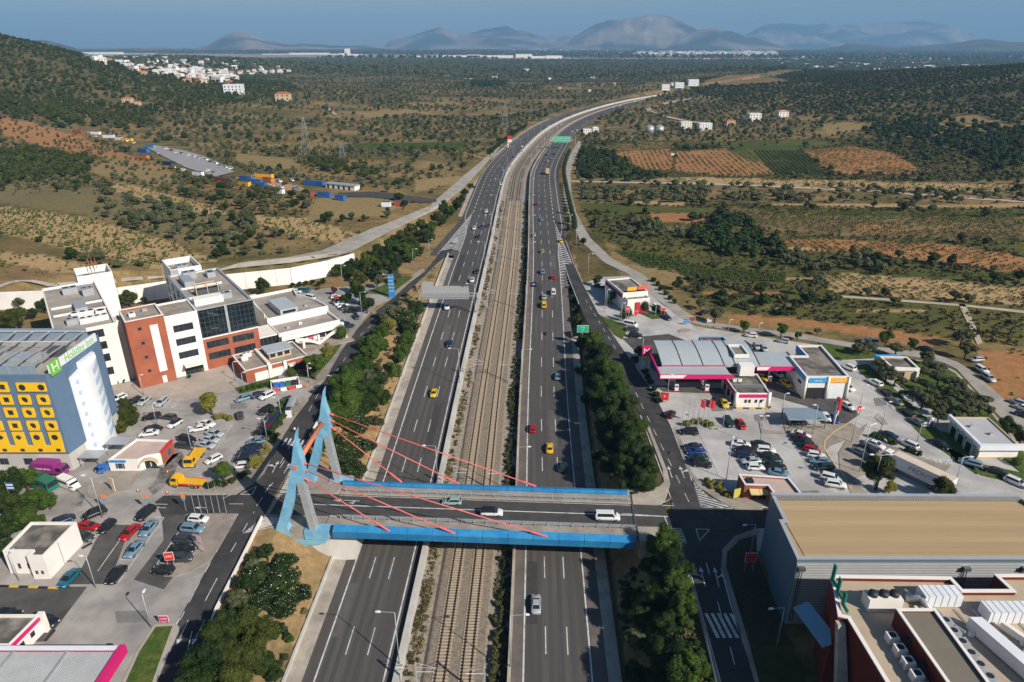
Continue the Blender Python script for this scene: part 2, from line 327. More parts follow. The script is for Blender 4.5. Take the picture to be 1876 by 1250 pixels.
def build_terrain():
 nr,nc = 470,560
 ys = np.concatenate([np.linspace(30,75,10)[:-1],np.geomspace(75,13500,nr - 9)]); us = np.tan(np.linspace(-R(50),R(50),nc))
 Y,U = np.meshgrid(ys,us,indexing='ij'); X = Y * U * (1 + 40 / Y)
 Z = hT(X,Y)
 v = np.stack([X,Y,Z],-1).reshape(-1,3); i = np.arange(nr * nc).reshape(nr,nc)
 f = np.stack([i[:-1,:-1],i[:-1,1:],i[1:,1:],i[1:,:-1]],-1).reshape(-1,4)
 me = bpy.data.meshes.new('ground'); me.vertices.add(len(v)); me.vertices.foreach_set('co',v.ravel())
 me.loops.add(f.size); me.loops.foreach_set('vertex_index',f.ravel().astype(np.int32)); me.polygons.add(len(f))
 me.polygons.foreach_set('loop_start',np.arange(0,f.size,4,dtype=np.int32)); me.polygons.foreach_set('loop_total',np.full(len(f),4,np.int32))
 me.polygons.foreach_set('use_smooth',np.ones(len(f),bool)); me.update(); me.validate()
 x,y = v[:,0],v[:,1]; z = v[:,2]
 c = np.tile(np.array(SOILS['scrub']),(len(v),1)); k = np.zeros(len(v))          # k: how much bare soil may break through
 k[:] = .55
 far = sm((y - 900) / 1500)[:,None]; c = c * (1 - far) + np.array(SOILS['plain']) * far; k = k * (1 - .6 * far[:,0])
 hill = np.clip((z - 16) / 30,0,1)[:,None] * (y < 2000)[:,None] * (x < 0)[:,None]; c = c * (1 - hill) + np.array((.07,.068,.03)) * hill; k = k * (1 - .62 * hill[:,0])
 hr = np.clip((z - 14) / 30,0,1)[:,None] * (y < 2200)[:,None] * (x > 0)[:,None]; c = c * (1 - hr) + np.array((.06,.06,.028)) * hr; k = k * (1 - .6 * hr[:,0])
 near = (y < 345) & (x > -60) & (x < 45); c[near] = (.25,.175,.09); k[near] = .6; nr_ = near & (x > 28); c[nr_] = (.06,.06,.024); k[nr_] = .25
 for s,p,r in PW:
  m = pip(x,y,p); c[m] = SOILS[s]; k[m] = .12 if s not in ('scrub','brown') else .3
 a = me.color_attributes.new('soil','FLOAT_COLOR','POINT'); a.data.foreach_set('color',np.column_stack([c,k]).ravel())
 m = bpy.data.materials.new('terrain'); m.use_nodes = True; n = m.node_tree; b = n.nodes['Principled BSDF']; b.inputs['Roughness'].default_value = .97; b.inputs['Specular IOR Level'].default_value = .05
 N = n.nodes.new; L = n.links.new
 at = N('ShaderNodeAttribute'); at.attribute_name = 'soil'; geo = N('ShaderNodeNewGeometry')
 def nz(sc,det=8,st=None):
  t = N('ShaderNodeTexNoise'); t.inputs['Scale'].default_value = sc; t.inputs['Detail'].default_value = det; t.inputs['Roughness'].default_value = .7
  mp = N('ShaderNodeMapping'); mp.inputs['Scale'].default_value = st or (1,1,1); L(geo.outputs['Position'],mp.inputs[0]); L(mp.outputs[0],t.inputs['Vector']); return t
 def mr(src,a0,a1,b0,b1):
  t = N('ShaderNodeMapRange'); t.inputs[1].default_value = a0; t.inputs[2].default_value = a1; t.inputs[3].default_value = b0; t.inputs[4].default_value = b1; L(src,t.inputs[0]); return t.outputs[0]
 def mix(fac,c1,c2):
  t = N('ShaderNodeMix'); t.data_type = 'RGBA'; L(fac,t.inputs[0])
  for q,cc in ((6,c1),(7,c2)):
   if isinstance(cc,tuple): t.inputs[q].default_value = (*cc,1)
   else: L(cc,t.inputs[q])
  return t.outputs[2]
 def mul(a1,a2):
  t = N('ShaderNodeMath'); t.operation = 'MULTIPLY'; L(a1,t.inputs[0]); L(a2,t.inputs[1]); return t.outputs[0]
 big = nz(.012,6,(1,2.2,1)); mid = nz(.05,8,(1,1.6,1)); fine = nz(.5,8)
 s1 = mul(mr(big.outputs[0],.44,.58,0,1),at.outputs['Alpha'])
 c1 = mix(mul(s1,mr(mid.outputs[0],.35,.6,.2,1.5)),at.outputs['Color'],(.40,.245,.115))
 s2 = mul(mr(mid.outputs[0],.5,.62,0,1),at.outputs['Alpha']); c2 = mix(s2,c1,(.05,.06,.016))
 s3 = mul(mr(nz(.021,6).outputs[0],.53,.62,0,1),at.outputs['Alpha']); c2 = mix(s3,c2,(.27,.195,.09))
 hs = N('ShaderNodeHueSaturation'); L(c2,hs.inputs['Color']); L(mr(fine.outputs[0],.3,.7,.72,1.28),hs.inputs['Value']); L(hs.outputs[0],b.inputs['Base Color'])
 bp = N('ShaderNodeBump'); bp.inputs['Strength'].default_value = .5; bp.inputs['Distance'].default_value = .4; L(fine.outputs[0],bp.inputs['Height']); L(bp.outputs[0],b.inputs['Normal'])
 me.materials.append(m); o = bpy.data.objects.new('ground',me); col.objects.link(o); o['kind'] = 'structure'
build_terrain()

# far ground to the horizon, sea, mountains
M['plainm'] = mat('far_plain',(.07,.08,.045),.95,.3,.004,rgb2=(.11,.10,.06))
M['sea'] = mat('sea_water',(.02,.06,.11),.12,.1,.01)
M['mount'] = mat('mountain_scrub',(.25,.20,.15),.97,.4,.0022,rgb2=(.045,.05,.032),thr=(.45,.55),detail=8)
M['mount2'] = mat('near_hill_wood',(.05,.06,.03),.97,.4,.004,rgb2=(.09,.08,.045))
M['quarry'] = mat('quarry_rock',(.62,.44,.33),.97,.2,.01)
b = MB(); b.poly([(-14000,-600,-3),(14000,-600,-3),(20000,13400,-3),(-20000,13400,-3)]); struct(b,'ground','plainm')
b = MB(); b.poly([(-17000,13300,4),(17000,13300,4),(60000,60000,4),(-60000,60000,4)]); struct(b,'sea','sea')
def mountain(prof,D,dep,mt='mount',seed=0,rough=.42):
 pts = [V(px,80 - (80 - py) * 1.12 if py < 80 else py,D) for px,py in prof]; xs = [p[0] for p in pts]; zs = [p[1] for p in pts]
 n = 150; m = 30; X = np.linspace(xs[0],xs[-1],n); Zr = np.interp(X,xs,zs); mb = MB(); Zr = Zr + np.array([noise.noise(Vector((a / 420,seed,1))) + .5 * noise.noise(Vector((a / 150,seed,2))) for a in X]) * .05 * max(zs)
 hm = max(zs) - 5
 for j in range(m):
  t = j / (m - 1); s = math.sin(min(t / .6,1) * math.pi / 2)**1.25 if t < .6 else math.cos((t - .6) / .4 * math.pi / 2)
  y = D - dep * .6 + dep * t
  for i in range(n):
   q = noise.ridged_multi_fractal(Vector((X[i] / 2100 + seed,y / 2100,seed)),.9,2.1,7,1.0,2.0) * .75
   amp = rough * hm * math.sin(min(t / .6,1) * math.pi) if t < .6 else 0
   mb.v.append((X[i] * y / D,y,3 + (Zr[i] - 3) * s + (q - .9) * amp * min(1,(Zr[i] - 3) / hm * 1.5)))
 mb.f = [(j*n + i,j*n + i + 1,(j+1)*n + i + 1,(j+1)*n + i) for j in range(m - 1) for i in range(n - 1)]; mb.smooth = True
 return struct(mb,'mountain',mt)
mountain([(-400,60),(-100,66),(30,77),(60,75),(85,76),(130,86),(165,97)],7000,2400,'mount2',seed=1)
mountain([(150,92),(230,88),(300,87),(345,93),(400,96)],8500,2000,seed=6)
mountain([(320,98),(350,90),(380,82),(405,69),(428,62),(455,64),(480,73),(520,81),(560,80),(600,83),(680,84),(760,92)],12000,4200,seed=2)
mountain([(690,96),(715,76),(745,71),(775,62),(805,57),(840,64),(870,63),(900,57),(928,54),(950,60),(985,67),(1020,70),(1060,66),(1120,84),(1180,94)],15500,5200,seed=3)
mountain([(990,96),(1040,76),(1070,62),(1110,47),(1150,42),(1180,39),(1225,38),(1250,43),(1275,55),(1300,66),(1360,84),(1420,95)],14000,5200,seed=4)
mountain([(1200,96),(1250,70),(1285,57),(1315,55),(1350,64),(1400,76),(1450,88),(1500,94)],12500,3800,seed=5)
mountain([(1330,96),(1365,66),(1400,52),(1430,47),(1480,49),(1520,53),(1555,49),(1600,47),(1640,45),(1690,44),(1730,50),(1760,60),(1800,72),(1860,90)],19000,6000,seed=8)
mountain([(1440,104),(1500,92),(1550,82),(1600,84),(1650,86),(1700,84),(1750,79),(1790,74),(1850,78),(1930,77),(2100,70),(2400,72),(2600,90)],9500,3800,'mount2',seed=9)
def quarry(pts,D):
 top,bot = [],[]
 for px,y0,y1 in pts:
  X,z1 = V(px,y0,D); X2,z0 = V(px,y1,D - 500); top.append((X,D,z1)); bot.append((X2,D - 500,z0))
 b = MB(); mid = [((a[0]+c[0])/2,(a[1]+c[1])/2 + 90,(a[2]+c[2])/2) for a,c in zip(top,bot)]
 b.strip(bot,mid); b.strip(mid,top); b.strip(top,[(t[0],t[1] + 900,t[2] - 260) for t in top]); struct(b,'quarry_face','quarry')
quarry([(1163,76,79),(1180,74,81),(1200,75,81),(1215,72,82),(1240,68,82),(1262,68,81),(1285,76,83),(1310,82,86)],12000)
# ------------------------------------------------------------------ motorway, railway
YS = np.concatenate([np.arange(36,330,6.0),np.arange(330,900,10.0),np.arange(900,2100,18.0)])
def off(y,o):
 y = float(y); c = float(C(y)); d = (float(C(y + 1)) - float(C(y - 1))) / 2; n = math.hypot(1,d)
 return c + o / n,y - o * d / n
def hz(y,dz): return float(zm(y)) + dz
def fo(o,y): return o(y) if callable(o) else o
def rib(mb,o1,o2,dz,y0=36,y1=2080,dz2=None):
 yy = [y0] + [y for y in YS if y0 < y < y1] + [y1]
 a = [(*off(y,fo(o1,y)),hz(y,dz)) for y in yy]; b = [(*off(y,fo(o2,y)),hz(y,dz if dz2 is None else dz2)) for y in yy]
 return mb.strip(a,b)
def wallrib(mb,o1,o2,z0,z1,y0=36,y1=2080):
 rib(mb,o1,o2,z1,y0,y1); rib(mb,o1,o1,z0,y0,y1,z1); rib(mb,o2,o2,z1,y0,y1,z0); return mb
# auxiliary lanes: the slip roads join at y 330 to 420
auxL = lambda y: -22.6 - 3.9 * sm((y - 335) / 45)
auxR = lambda y: 22.6 + 3.9 * sm((y - 300) / 60)
LO = lambda y: auxL(y) - 2.0 + .6 * sm((y - 335) / 60)
RO = lambda y: auxR(y) + 2.6
b = MB(); rib(b,LO,-9.5,.0); rib(b,9.3,RO,.0); rib(b,lambda y: -27.2 - 8.6 * max(0.,min(1.,(376 - y) / 74)),LO,.004,298,386); struct(b,'motorway','asphalt')
b = MB(); rib(b,9.35,11.2,.012); rib(b,lambda y: auxR(y) + .25,RO,.012,36,300); struct(b,'hard_shoulder','shoulder')
b = MB(); rib(b,lambda y: LO(y) - 2.6,LO,.05,36,294); rib(b,lambda y: LO(y) - 2.4,LO,.05,374,900)
rib(b,RO,lambda y: RO(y) + 2.2,.05,36,215); struct(b,'roadside_drain','conc')
b = MB(); rib(b,-9.4,9.0,-1.22); struct(b,'railway_bed','gravel')
b = MB()
rib(b,-5.6,-5.0,-1.2,36,2080,-.85); rib(b,-5.0,4.6,-.85); rib(b,4.6,5.2,-.85,36,2080,-1.2); struct(b,'ballast_bed','ballast')
# low walls between carriageways and railway
for nm,o1,o2,lab in (('concrete_barrier',-9.75,-8.75,'long pale concrete wall between the railway and the left carriageway'),('concrete_barrier',8.75,9.3,'long pale concrete wall between the railway and the right carriageway')):
 b = MB(); wallrib(b,o1,o2,-1.3,.95); b.build(nm,M['conc'] if o1 > 0 else M['concw'],label=lab,cat='wall')
b = MB(); wallrib(b,lambda y: LO(y) - 3.0,lambda y: LO(y) - 2.6,-.4,.75,36,300); b.build('retaining_wall',M['concw'],label='low concrete wall along the outer edge of the left carriageway',cat='wall')
# rails
for k,oc in enumerate((-2.35,1.95)):
 tr = thing('railway_track',('left' if k == 0 else 'right') + ' railway track of the pair running between the carriageways','railway',(0,0,0)); tr['kind'] = 'structure'
 del tr['category']
 b = MB()
 for s in (-.75,.75): wallrib(b,oc + s - .09,oc + s + .09,-.80,-.58)
 b.build('rail',M['rail'],tr)
 sm_ = MB().box(-1.3,-.14,0,1.3,.14,.12); sme = None
 yy = np.arange(60,60 + 150 * .68,.68)
 for y in yy:
  x,y2 = off(y,oc)
  if sme is None: o = sm_.build('sleeper',M['sleeper'],tr); sme = o.data
  else: o = bpy.data.objects.new('sleeper',sme); col.objects.link(o); o.parent = tr
  o.location = (x,y2,hz(y,-.84)); o.rotation_euler = (0,0,-.03)
 b = MB()
 for y in np.concatenate([np.arange(36,60,.68),np.arange(60 + 150 * .68,420,.68)]):
  x,y2 = off(y,oc); b.cbox(x,y2,hz(y,-.78),2.6,.28,.12,-.03)
 b.build('sleepers',M['sleeper'],tr,kind='stuff')
# lane markings
b = MB()
def line(o,wd,y0,y1,dz=.03): rib(b,(lambda y: fo(o,y) - wd / 2),(lambda y: fo(o,y) + wd / 2),dz,y0,y1)
line(-11.35,.28,36,2080); line(11.35,.28,36,2080); line(auxL,.28,36,2080); line(auxR,.28,36,2080)
def dashes(o,y0,y1,per=18,ln=6,wd=.2,ph=0):
 y = y0 + ph
 while y < y1: line(o,wd,y,min(y + ln,y1)); y += per
for o in (-15.1,-18.85): dashes(o,47,900,ph=1.3)
for o in (15.1,18.85): dashes(o,46,900,ph=3.5)
dashes(lambda y: -22.6,385,900,10,5,.4); dashes(lambda y: 22.6,362,900,10,5,.4)
# striped gores where the slip roads part from the main carriageways
def gore(side):
 for k in range(30):
  y = (306 + 2.6 * k) if side < 0 else (258 + 3.4 * k)
  tip = 384 if side < 0 else 360; y_st = 300 if side < 0 else 250
  wdt = (9.5 if side < 0 else 8.0) * (tip - y) / (tip - y_st)
  if wdt < .6: continue
  x0,yy0 = off(y,side * 22.8); x1,yy1 = off(y + wdt * .5 * .8,side * (22.8 + wdt / 2)); x2,yy2 = off(y,side * (22.8 + wdt)); z = hz(y,.05)
  b.add([(x0,yy0,z),(x1,yy1,z),(x1,yy1 + 1.1,z),(x0,yy0 + 1.1,z)],[(0,1,2,3)]); b.add([(x1,yy1,z),(x2,yy2,z),(x2,yy2 + 1.1,z),(x1,yy1 + 1.1,z)],[(0,1,2,3)])
gore(-1); gore(1)
for side,w0,y_st,tip in ((-1,9.5,300,384),(1,8.0,250,360)):
 line(lambda y: side * (22.8 + w0 * max(0,tip - y) / (tip - y_st)),.25,y_st,tip);
struct(b,'lane_marking','paint')
b = MB()                                              # wheel tracks darkened by traffic
for o in (-20.7,-16.95,-13.2,13.2,16.95,20.7):
 for s in (-.85,.85): rib(b,o + s - .42,o + s + .42,.008,36,900)
struct(b,'tyre_worn_strip',mat('asphalt_polished',(.070,.064,.061),.75,.12,.3,streak=(1,.05,1)))

for o,y0,y1,m_ in ((-21.9,88,101,0),(-14.2,146,171,1),(-18,205,222,0),(12.6,92,108,1),(18.1,150,168,0),(13.5,238,262,1),(20,280,300,0),(-20.5,262,300,1)):
 b = MB(); rib(b,o - .9,o + 1.1,.01,y0,y1); struct(b,'tarmac_patch',mat('motorway_patch',(.062,.057,.055),.85,.15,.6) if m_ else mat('motorway_patch_pale',(.115,.105,.098),.85,.15,.6))
# ------------------------------------------------------------------ frontage roads, slip roads, forecourts (all near 7 m)
def sheet(name,pts,m,z=7.02,drape=False):
 b = MB(); b.poly([G(x,y,z) for x,y in pts],z); return struct(b,name,m)
def slab(name,pts,m,z0=6.9,z1=7.14,kerb=True):
 P = [G(x,y,7) for x,y in pts]; b = MB().prism([(p.x,p.y) for p in P],z0,z1); o = struct(b,name,m)
 return o
def dribbon(name,left,right,m,lift=.12,n=60,zf=None):
 """road draped on the terrain between two measured edges"""
 def res(p):
  P = [GT(*q) for q in p]; d = [0]
  for i in range(1,len(P)): d.append(d[-1] + (P[i].xy - P[i-1].xy).length)
  t = np.linspace(0,d[-1],n); return np.interp(t,d,[q.x for q in P]),np.interp(t,d,[q.y for q in P])
 lx,ly = res(left); rx,ry = res(right); b = MB(); q = 5; rows = []
 for k in range(q):
  f = k / (q - 1); X = lx * (1 - f) + rx * f; Y = ly * (1 - f) + ry * f; rows.append([(x,y) for x,y in zip(X,Y)])
 H = [[ht(*p) for p in r] for r in rows]; mx = [max(H[k][i] for k in range(q)) for i in range(n)]
 r3 = [[(p[0],p[1],(H[k][i] * .5 + mx[i] * .5) + lift) for i,p in enumerate(rows[k])] for k in range(q)]
 for k in range(q - 1): b.strip(r3[k],r3[k+1])
 return struct(b,name,m)
sheet('forecourt_paving',[(-300,1400),(240,1400),(272,1250),(330,1133),(392,1020),(437,940),(507,820),(563,732),(596,696),(624,644),(652,606),(686,562),(717,549),(700,520),(600,528),(555,533),(470,545),(330,590),(90,600),(0,640),(-300,700)],'lot',7.0)
SL = [(231,1400),(265,1250),(329,1133),(392,1020),(437,941),(484,868),(507,820),(537,771),(563,732),(596,696),(624,644),(652,606),(686,572),(717,549),(747,521),(779,497),(799,472),(818,450),(836,428)]
SR = [(300,1400),(352,1250),(397,1118),(440,1035),(482,949),(500,915),(531,860),(572,790),(605,735),(637,688),(652,664),(700,580),(747,536),(780,503),(806,478),(822,468),(838,446)]
def slip(name,A,B,m,lift):
 pa = [G(*p) for p in A]; pb = [G(*p) for p in B]
 def res(P,n=70):
  d = [0]
  for i in range(1,len(P)): d.append(d[-1] + (P[i] - P[i-1]).length)
  t = np.linspace(0,d[-1],n); return [(x,y,7 + (lift if y < 286 else .012)) for x,y in zip(np.interp(t,d,[q.x for q in P]),np.interp(t,d,[q.y for q in P]))]
 b = MB().strip(res(pa),res(pb)); return struct(b,name,m)
slip('frontage_road',SL,SR,'asphalt2',.05)
sheet('side_street',[(437,941),(484,868),(462,887),(432,907),(300,908),(284,920),(296,945),(339,943),(412,941)],'asphalt2',7.045)
sheet('parking_lane',[(296,945),(339,943),(372,951),(330,1040),(300,1080),(245,1062),(300,990)],'asphalt3',7.04)
sheet('parking_lane',[(190,961),(240,962),(200,1070),(110,1071),(150,1040)],'asphalt3',7.04)
sheet('delivery_yard',[(-200,1075),(160,1075),(84,1175),(-200,1190)],'asphalt3',7.04)
FA = [(1348,1330),(1320,1250),(1292,1150),(1264,1047),(1240,985),(1222,960),(1234,927),(1203,842),(1173,761),(1128,684),(1083,607),(1061,558),(1042,510),(1030,470),(1021,430),(1014,400)]
FB = [(1424,1330),(1386,1250),(1362,1178),(1339,1110),(1321,1040),(1330,990),(1288,932),(1266,878),(1230,782),(1197,720),(1160,667),(1125,617),(1097,575),(1068,520),(1050,480),(1036,440),(1028,410)]
slip('frontage_road',FA,FB,'asphalt2',.05)
sheet('side_street',[(1222,966),(1234,934),(1288,931),(1500,931),(1500,966),(1390,968),(1345,984),(1322,1012),(1321,1040),(1262,1040)],'asphalt2',7.062)
sheet('forecourt_paving',[(1288,932),(1266,878),(1230,782),(1197,720),(1160,667),(1125,617),(1097,575),(1068,520),(1098,508),(1152,506),(1213,558),(1273,598),(1393,617),(1556,641),(1650,655),(1719,665),(1751,680),(1789,722),(1835,775),(1900,850),(2100,980),(2100,1010),(1288,1010)],'lot2',7.0)
sheet('tarmac_apron',[(1140,620),(1225,612),(1300,640),(1400,640),(1460,680),(1420,702),(1220,700)],'asphalt3',7.03)
sheet('tarmac_apron',[(1404,694),(1462,722),(1548,724),(1575,760),(1520,795),(1480,745),(1405,724)],'asphalt3',7.034)
sheet('tarmac_apron',[(1200,706),(1340,712),(1340,722),(1215,718)],'asphalt3',7.034)
# country roads and tracks draped over the fields
dribbon('country_road',[(0,535),(91,531),(214,526),(309,513),(419,501),(531,490),(600,477),(640,466),(676,447),(743,414),(789,392)],
  [(0,523),(91,520),(214,513),(302,506),(412,492),(531,472),(590,460),(640,438),(709,410),(760,389),(792,376)],'road',.25,80)
dribbon('country_road',[(789,394),(815,378),(845,352),(872,322),(900,290),(922,264)],[(790,374),(812,356),(855,318),(880,298),(900,278),(920,262)],'road',.3,50)
dribbon('gravel_yard',[(620,362),(680,362),(740,372),(800,372)],[(620,354),(680,352),(740,358),(800,366)],'patch',.35,30)
dribbon('gravel_yard',[(262,268),(300,288),(340,308),(395,325)],[(290,268),(335,277),(380,290),(430,316)],mat('yard_grey',(.30,.29,.29),.95,.12,.3),.5,30)
dribbon('country_road',[(1060,258),(1044,285),(1032,319),(1032,356),(1040,390),(1051,414),(1062,440),(1106,481),(1152,503),(1190,540),(1213,556),(1241,580),(1273,595),(1316,602),(1393,612),(1460,621),(1556,637),(1649,651),(1719,661),(1751,675),(1789,717),(1835,768),(1880,812),(1960,890)],
  [(1066,262),(1051,296),(1045,319),(1047,356),(1056,390),(1068,414),(1082,437),(1122,475),(1179,504),(1204,526),(1222,541),(1252,569),(1284,588),(1337,596),(1401,605),(1440,608),(1533,624),(1607,636),(1707,647),(1765,668),(1812,708),(1876,764),(1930,810),(2010,880)],'road',.12,140)
dribbon('dirt_track',[(1040,333),(1180,337),(1400,343),(1600,352),(1876,372)],[(1040,331),(1180,334),(1400,340),(1600,349),(1876,368)],'dirt',.2,60)
dribbon('dirt_track',[(1525,545),(1640,553),(1760,562),(1876,575)],[(1525,541),(1640,549),(1760,558),(1876,570)],'dirt',.2,50)
dribbon('dirt_track',[(1768,558),(1778,580),(1790,605),(1800,630)],[(1756,558),(1766,580),(1778,606),(1790,632)],'dirt',.2,30)
dribbon('dirt_track',[(1190,205),(1215,215),(1260,224),(1310,232)],[(1186,202),(1215,212),(1260,221),(1310,229)],'dirt',.6,30)
dribbon('dirt_track',[(1186,206),(1215,194),(1260,184),(1300,178)],[(1184,200),(1215,189),(1260,181),(1300,175)],'dirt',.6,30)
dribbon('dirt_track',[(590,194),(600,200),(604,205),(612,212)],[(594,194),(606,200),(610,205),(618,212)],'dirt',.8,20)

# pavements, islands, lawns
slab('pylon_paving',[(481,951),(509,905),(531,864),(552,822),(600,858),(640,882),(612,905),(600,958),(575,975),(520,972),(498,968)],'pave',5.2,6.985)
for p in ([(1390,600),(1460,620),(1540,590),(1570,650),(1500,720),(1470,800),(1380,900),(1300,960),(1250,900),(1330,820),(1360,720)],[(1000,830),(1120,850),(1110,880),(1010,870)],[(640,900),(720,960),(690,1060),(600,1040),(660,980)]): sheet('oil_stain',[T('B',*q) for q in p],mat('oily_paving',(.12,.11,.10),.8,.45,.9,rgb2=(.27,.25,.23),thr=(.35,.62)),7.028)
for i,(x,y,w_,h_) in enumerate(((455,700,26,10),(420,740,30,8),(250,700,22,8),(210,1120,60,20),(150,1200,50,26),(1300,740,40,12),(1380,760,24,10),(1460,900,40,18),(1600,730,30,12),(1690,850,40,14),(1230,640,30,8),(1290,625,26,6))): sheet('tarmac_patch',[(x,y),(x + w_,y - 2),(x + w_ + 3,y + h_),(x + 4,y + h_ + 2)],mat('lot_patch',(.20,.19,.18),.9,.2,.6),7.022)
slab('pavement_island',[(312,901),(432,906),(462,888),(484,868),(507,820),(537,770),(566,733),(556,727),(530,745),(512,765),(494,792),(486,810),(473,831),(455,862),(425,866),(385,885),(330,893)],'pave')
slab('pavement_island',[(339,943),(412,941),(436,944),(398,1010),(380,1031),(351,1047),(322,1057),(300,1057),(340,1000),(372,950)],'pave',z1=7.12)
slab('pavement_island',[(224,1250),(250,1196),(282,1146),(322,1143),(330,1152),(296,1230),(275,1290),(205,1290)],'curb')
slab('lawn',[(232,1250),(256,1196),(286,1150),(316,1149),(290,1220),(266,1290),(215,1290)],'grass',z1=7.22)
slab('pavement_island',[(158,895),(205,862),(222,862),(252,858),(262,862),(244,884),(240,898),(215,904),(180,918),(162,910)],'pave')
slab('pavement_island',[(262,850),(205,858),(203,870),(330,830),(322,812),(300,858)],'pave',z1=7.1)
slab('pavement',[(595,697),(624,645),(652,607),(640,604),(610,640),(575,695),(548,704),(450,712),(450,716),(560,712)],'pave')
slab('pavement',[(690,573),(678,562),(672,548),(690,536),(716,549),(747,521),(779,497),(774,492),(742,514),(714,540),(690,530),(663,545),(668,565),(684,577)],'pave')
slab('lawn',[(668,538),(714,541),(758,508),(740,506),(700,524)],'grass',z1=7.2)
slab('lawn',[(575,695),(610,655),(628,628),(640,622),(628,612),(600,640),(560,668),(545,690)],'grass',z1=7.2)
slab('lawn',[(430,712),(510,690),(510,706),(440,722)],'grass',z1=7.2)
slab('plaza',[(206,716),(330,735),(400,720),(440,712),(415,662),(375,668),(323,698),(258,714),(235,698),(206,700)],mat('plaza_paving',(.42,.36,.31),.9,.1,.3,rgb2=(.36,.31,.26)),z1=7.06)
slab('pavement_kerb',[(1232,784),(1240,784),(1268,866),(1284,886),(1330,903),(1352,906),(1397,924),(1397,937),(1345,934),(1309,913),(1279,892),(1264,872)],'pave')
sheet('side_street',[(1262,868),(1266,880),(1288,934),(1350,935),(1309,913),(1279,892)],'asphalt2',7.056)
slab('pavement_kerb',[(1264,1049),(1240,975),(1228,970),(1236,985),(1258,1050),(1286,1150),(1312,1260),(1322,1260),(1292,1150)],'pave',4.5)
for nm,pts,lab,m_ in (('street_parapet',[(482,951),(440,1037),(398,1120),(353,1252),(330,1330)],'white concrete street parapet above the lower left bank','white'),('street_railing',[(1228,972),(1236,987),(1258,1052),(1286,1152),(1312,1262),(1330,1340)],'long steel railing along the shaded pavement above the right bank','steel'),('street_parapet',[(637,690),(605,738),(575,790)],'short white parapet between the street and the thicket','white')):
 P = [G(x,y,7) for x,y in pts]; t = bpy.data.objects.new(nm,None); col.objects.link(t); t['label'] = lab; t['category'] = 'parapet' if m_ == 'white' else 'railing'; t.location = P[0]
 for a,c in zip(P[:-1],P[1:]):
  n = max(1,int((c - a).length / 2.5)); d = (c - a).normalized(); nn = Vector((d.y,-d.x,0))
  for k in range(n):
   m0,m1 = a.lerp(c,k / n) - P[0],a.lerp(c,(k + 1) / n) - P[0] - d * .03; q = MB()
   if m_ == 'white': q.prism([tuple(m0[:2]),tuple(m1[:2]),tuple((m1 + nn * .3)[:2]),tuple((m0 + nn * .3)[:2])],-1.5,.8); q.build('segment',M['white'],t)
   else: q.tube([m0 + Vector((0,0,-1)),m0 + Vector((0,0,1.1))],.05,4); q.tube([m0 + Vector((0,0,1.1)),m1 + Vector((0,0,1.1))],.04,4); q.tube([m0 + Vector((0,0,.6)),m1 + Vector((0,0,.6))],.03,4); q.build('bay',M['steel'],t)
slab('pavement_kerb',[(1321,1042),(1323,1008),(1346,983),(1388,968),(1392,975),(1352,990),(1332,1012),(1330,1040),(1372,1180),(1396,1270),(1388,1270),(1362,1178)],'pave')
slab('flower_bed',[(1334,1012),(1355,990),(1386,980),(1386,1015),(1432,1150),(1452,1180),(1380,1180),(1336,1045)],mat('dark_planting_soil',(.06,.045,.03),.95,.3,2),z1=7.1)
slab('pavement_kerb',[(1140,895),(1206,893),(1216,884),(1214,860),(1180,770),(1184,768),(1222,862),(1228,888),(1218,920),(1200,926),(1141,923)],'conc')
slab('pavement_kerb',[(1390,772),(1396,776),(1400,788),(1432,792),(1436,796),(1395,796)],'pave')
slab('pavement_kerb',[(1436,776),(1500,778),(1560,776),(1580,790),(1548,808),(1520,818),(1506,840),(1520,880),(1548,900),(1540,900),(1512,880),(1498,846),(1470,800),(1438,790)],'pave')
slab('pavement_island',[(1555,800),(1590,776),(1572,808),(1620,812),(1680,835),(1720,850),(1745,852),(1735,862),(1700,868),(1640,850),(1560,880),(1590,905),(1560,905),(1540,870),(1536,830)],'pave',z1=7.1)
slab('traffic_island',[(1602,765),(1610,758),(1628,778),(1618,780)],'conc')
slab('traffic_island',[(1241,606),(1250,602),(1264,603),(1268,607),(1258,610),(1245,610)],'pave')
for p in ([(1560,640),(1500,628),(1510,655),(1535,660),(1600,657),(1640,652)],[(1566,670),(1590,668),(1720,790),(1760,800),(1780,850),(1790,870),(1690,800),(1640,745),(1600,706)],
          [(1640,660),(1712,664),(1750,685),(1785,722),(1830,775),(1876,830),(1876,870),(1760,780),(1690,740),(1640,700)],[(1735,820),(1800,852),(1876,868),(1876,890),(1800,872),(1745,842)]):
 slab('lawn',p,'grass',z1=7.18)
slab('lawn',[(1098,578),(1140,594),(1150,604),(1140,622),(1126,614)],'grass',z1=7.2); slab('lawn',[(1170,574),(1205,574),(1212,584),(1196,585)],'grass',z1=7.2)
M['concw2'] = mat('wall_white_panel',(.80,.78,.75),.9,.07,.3)
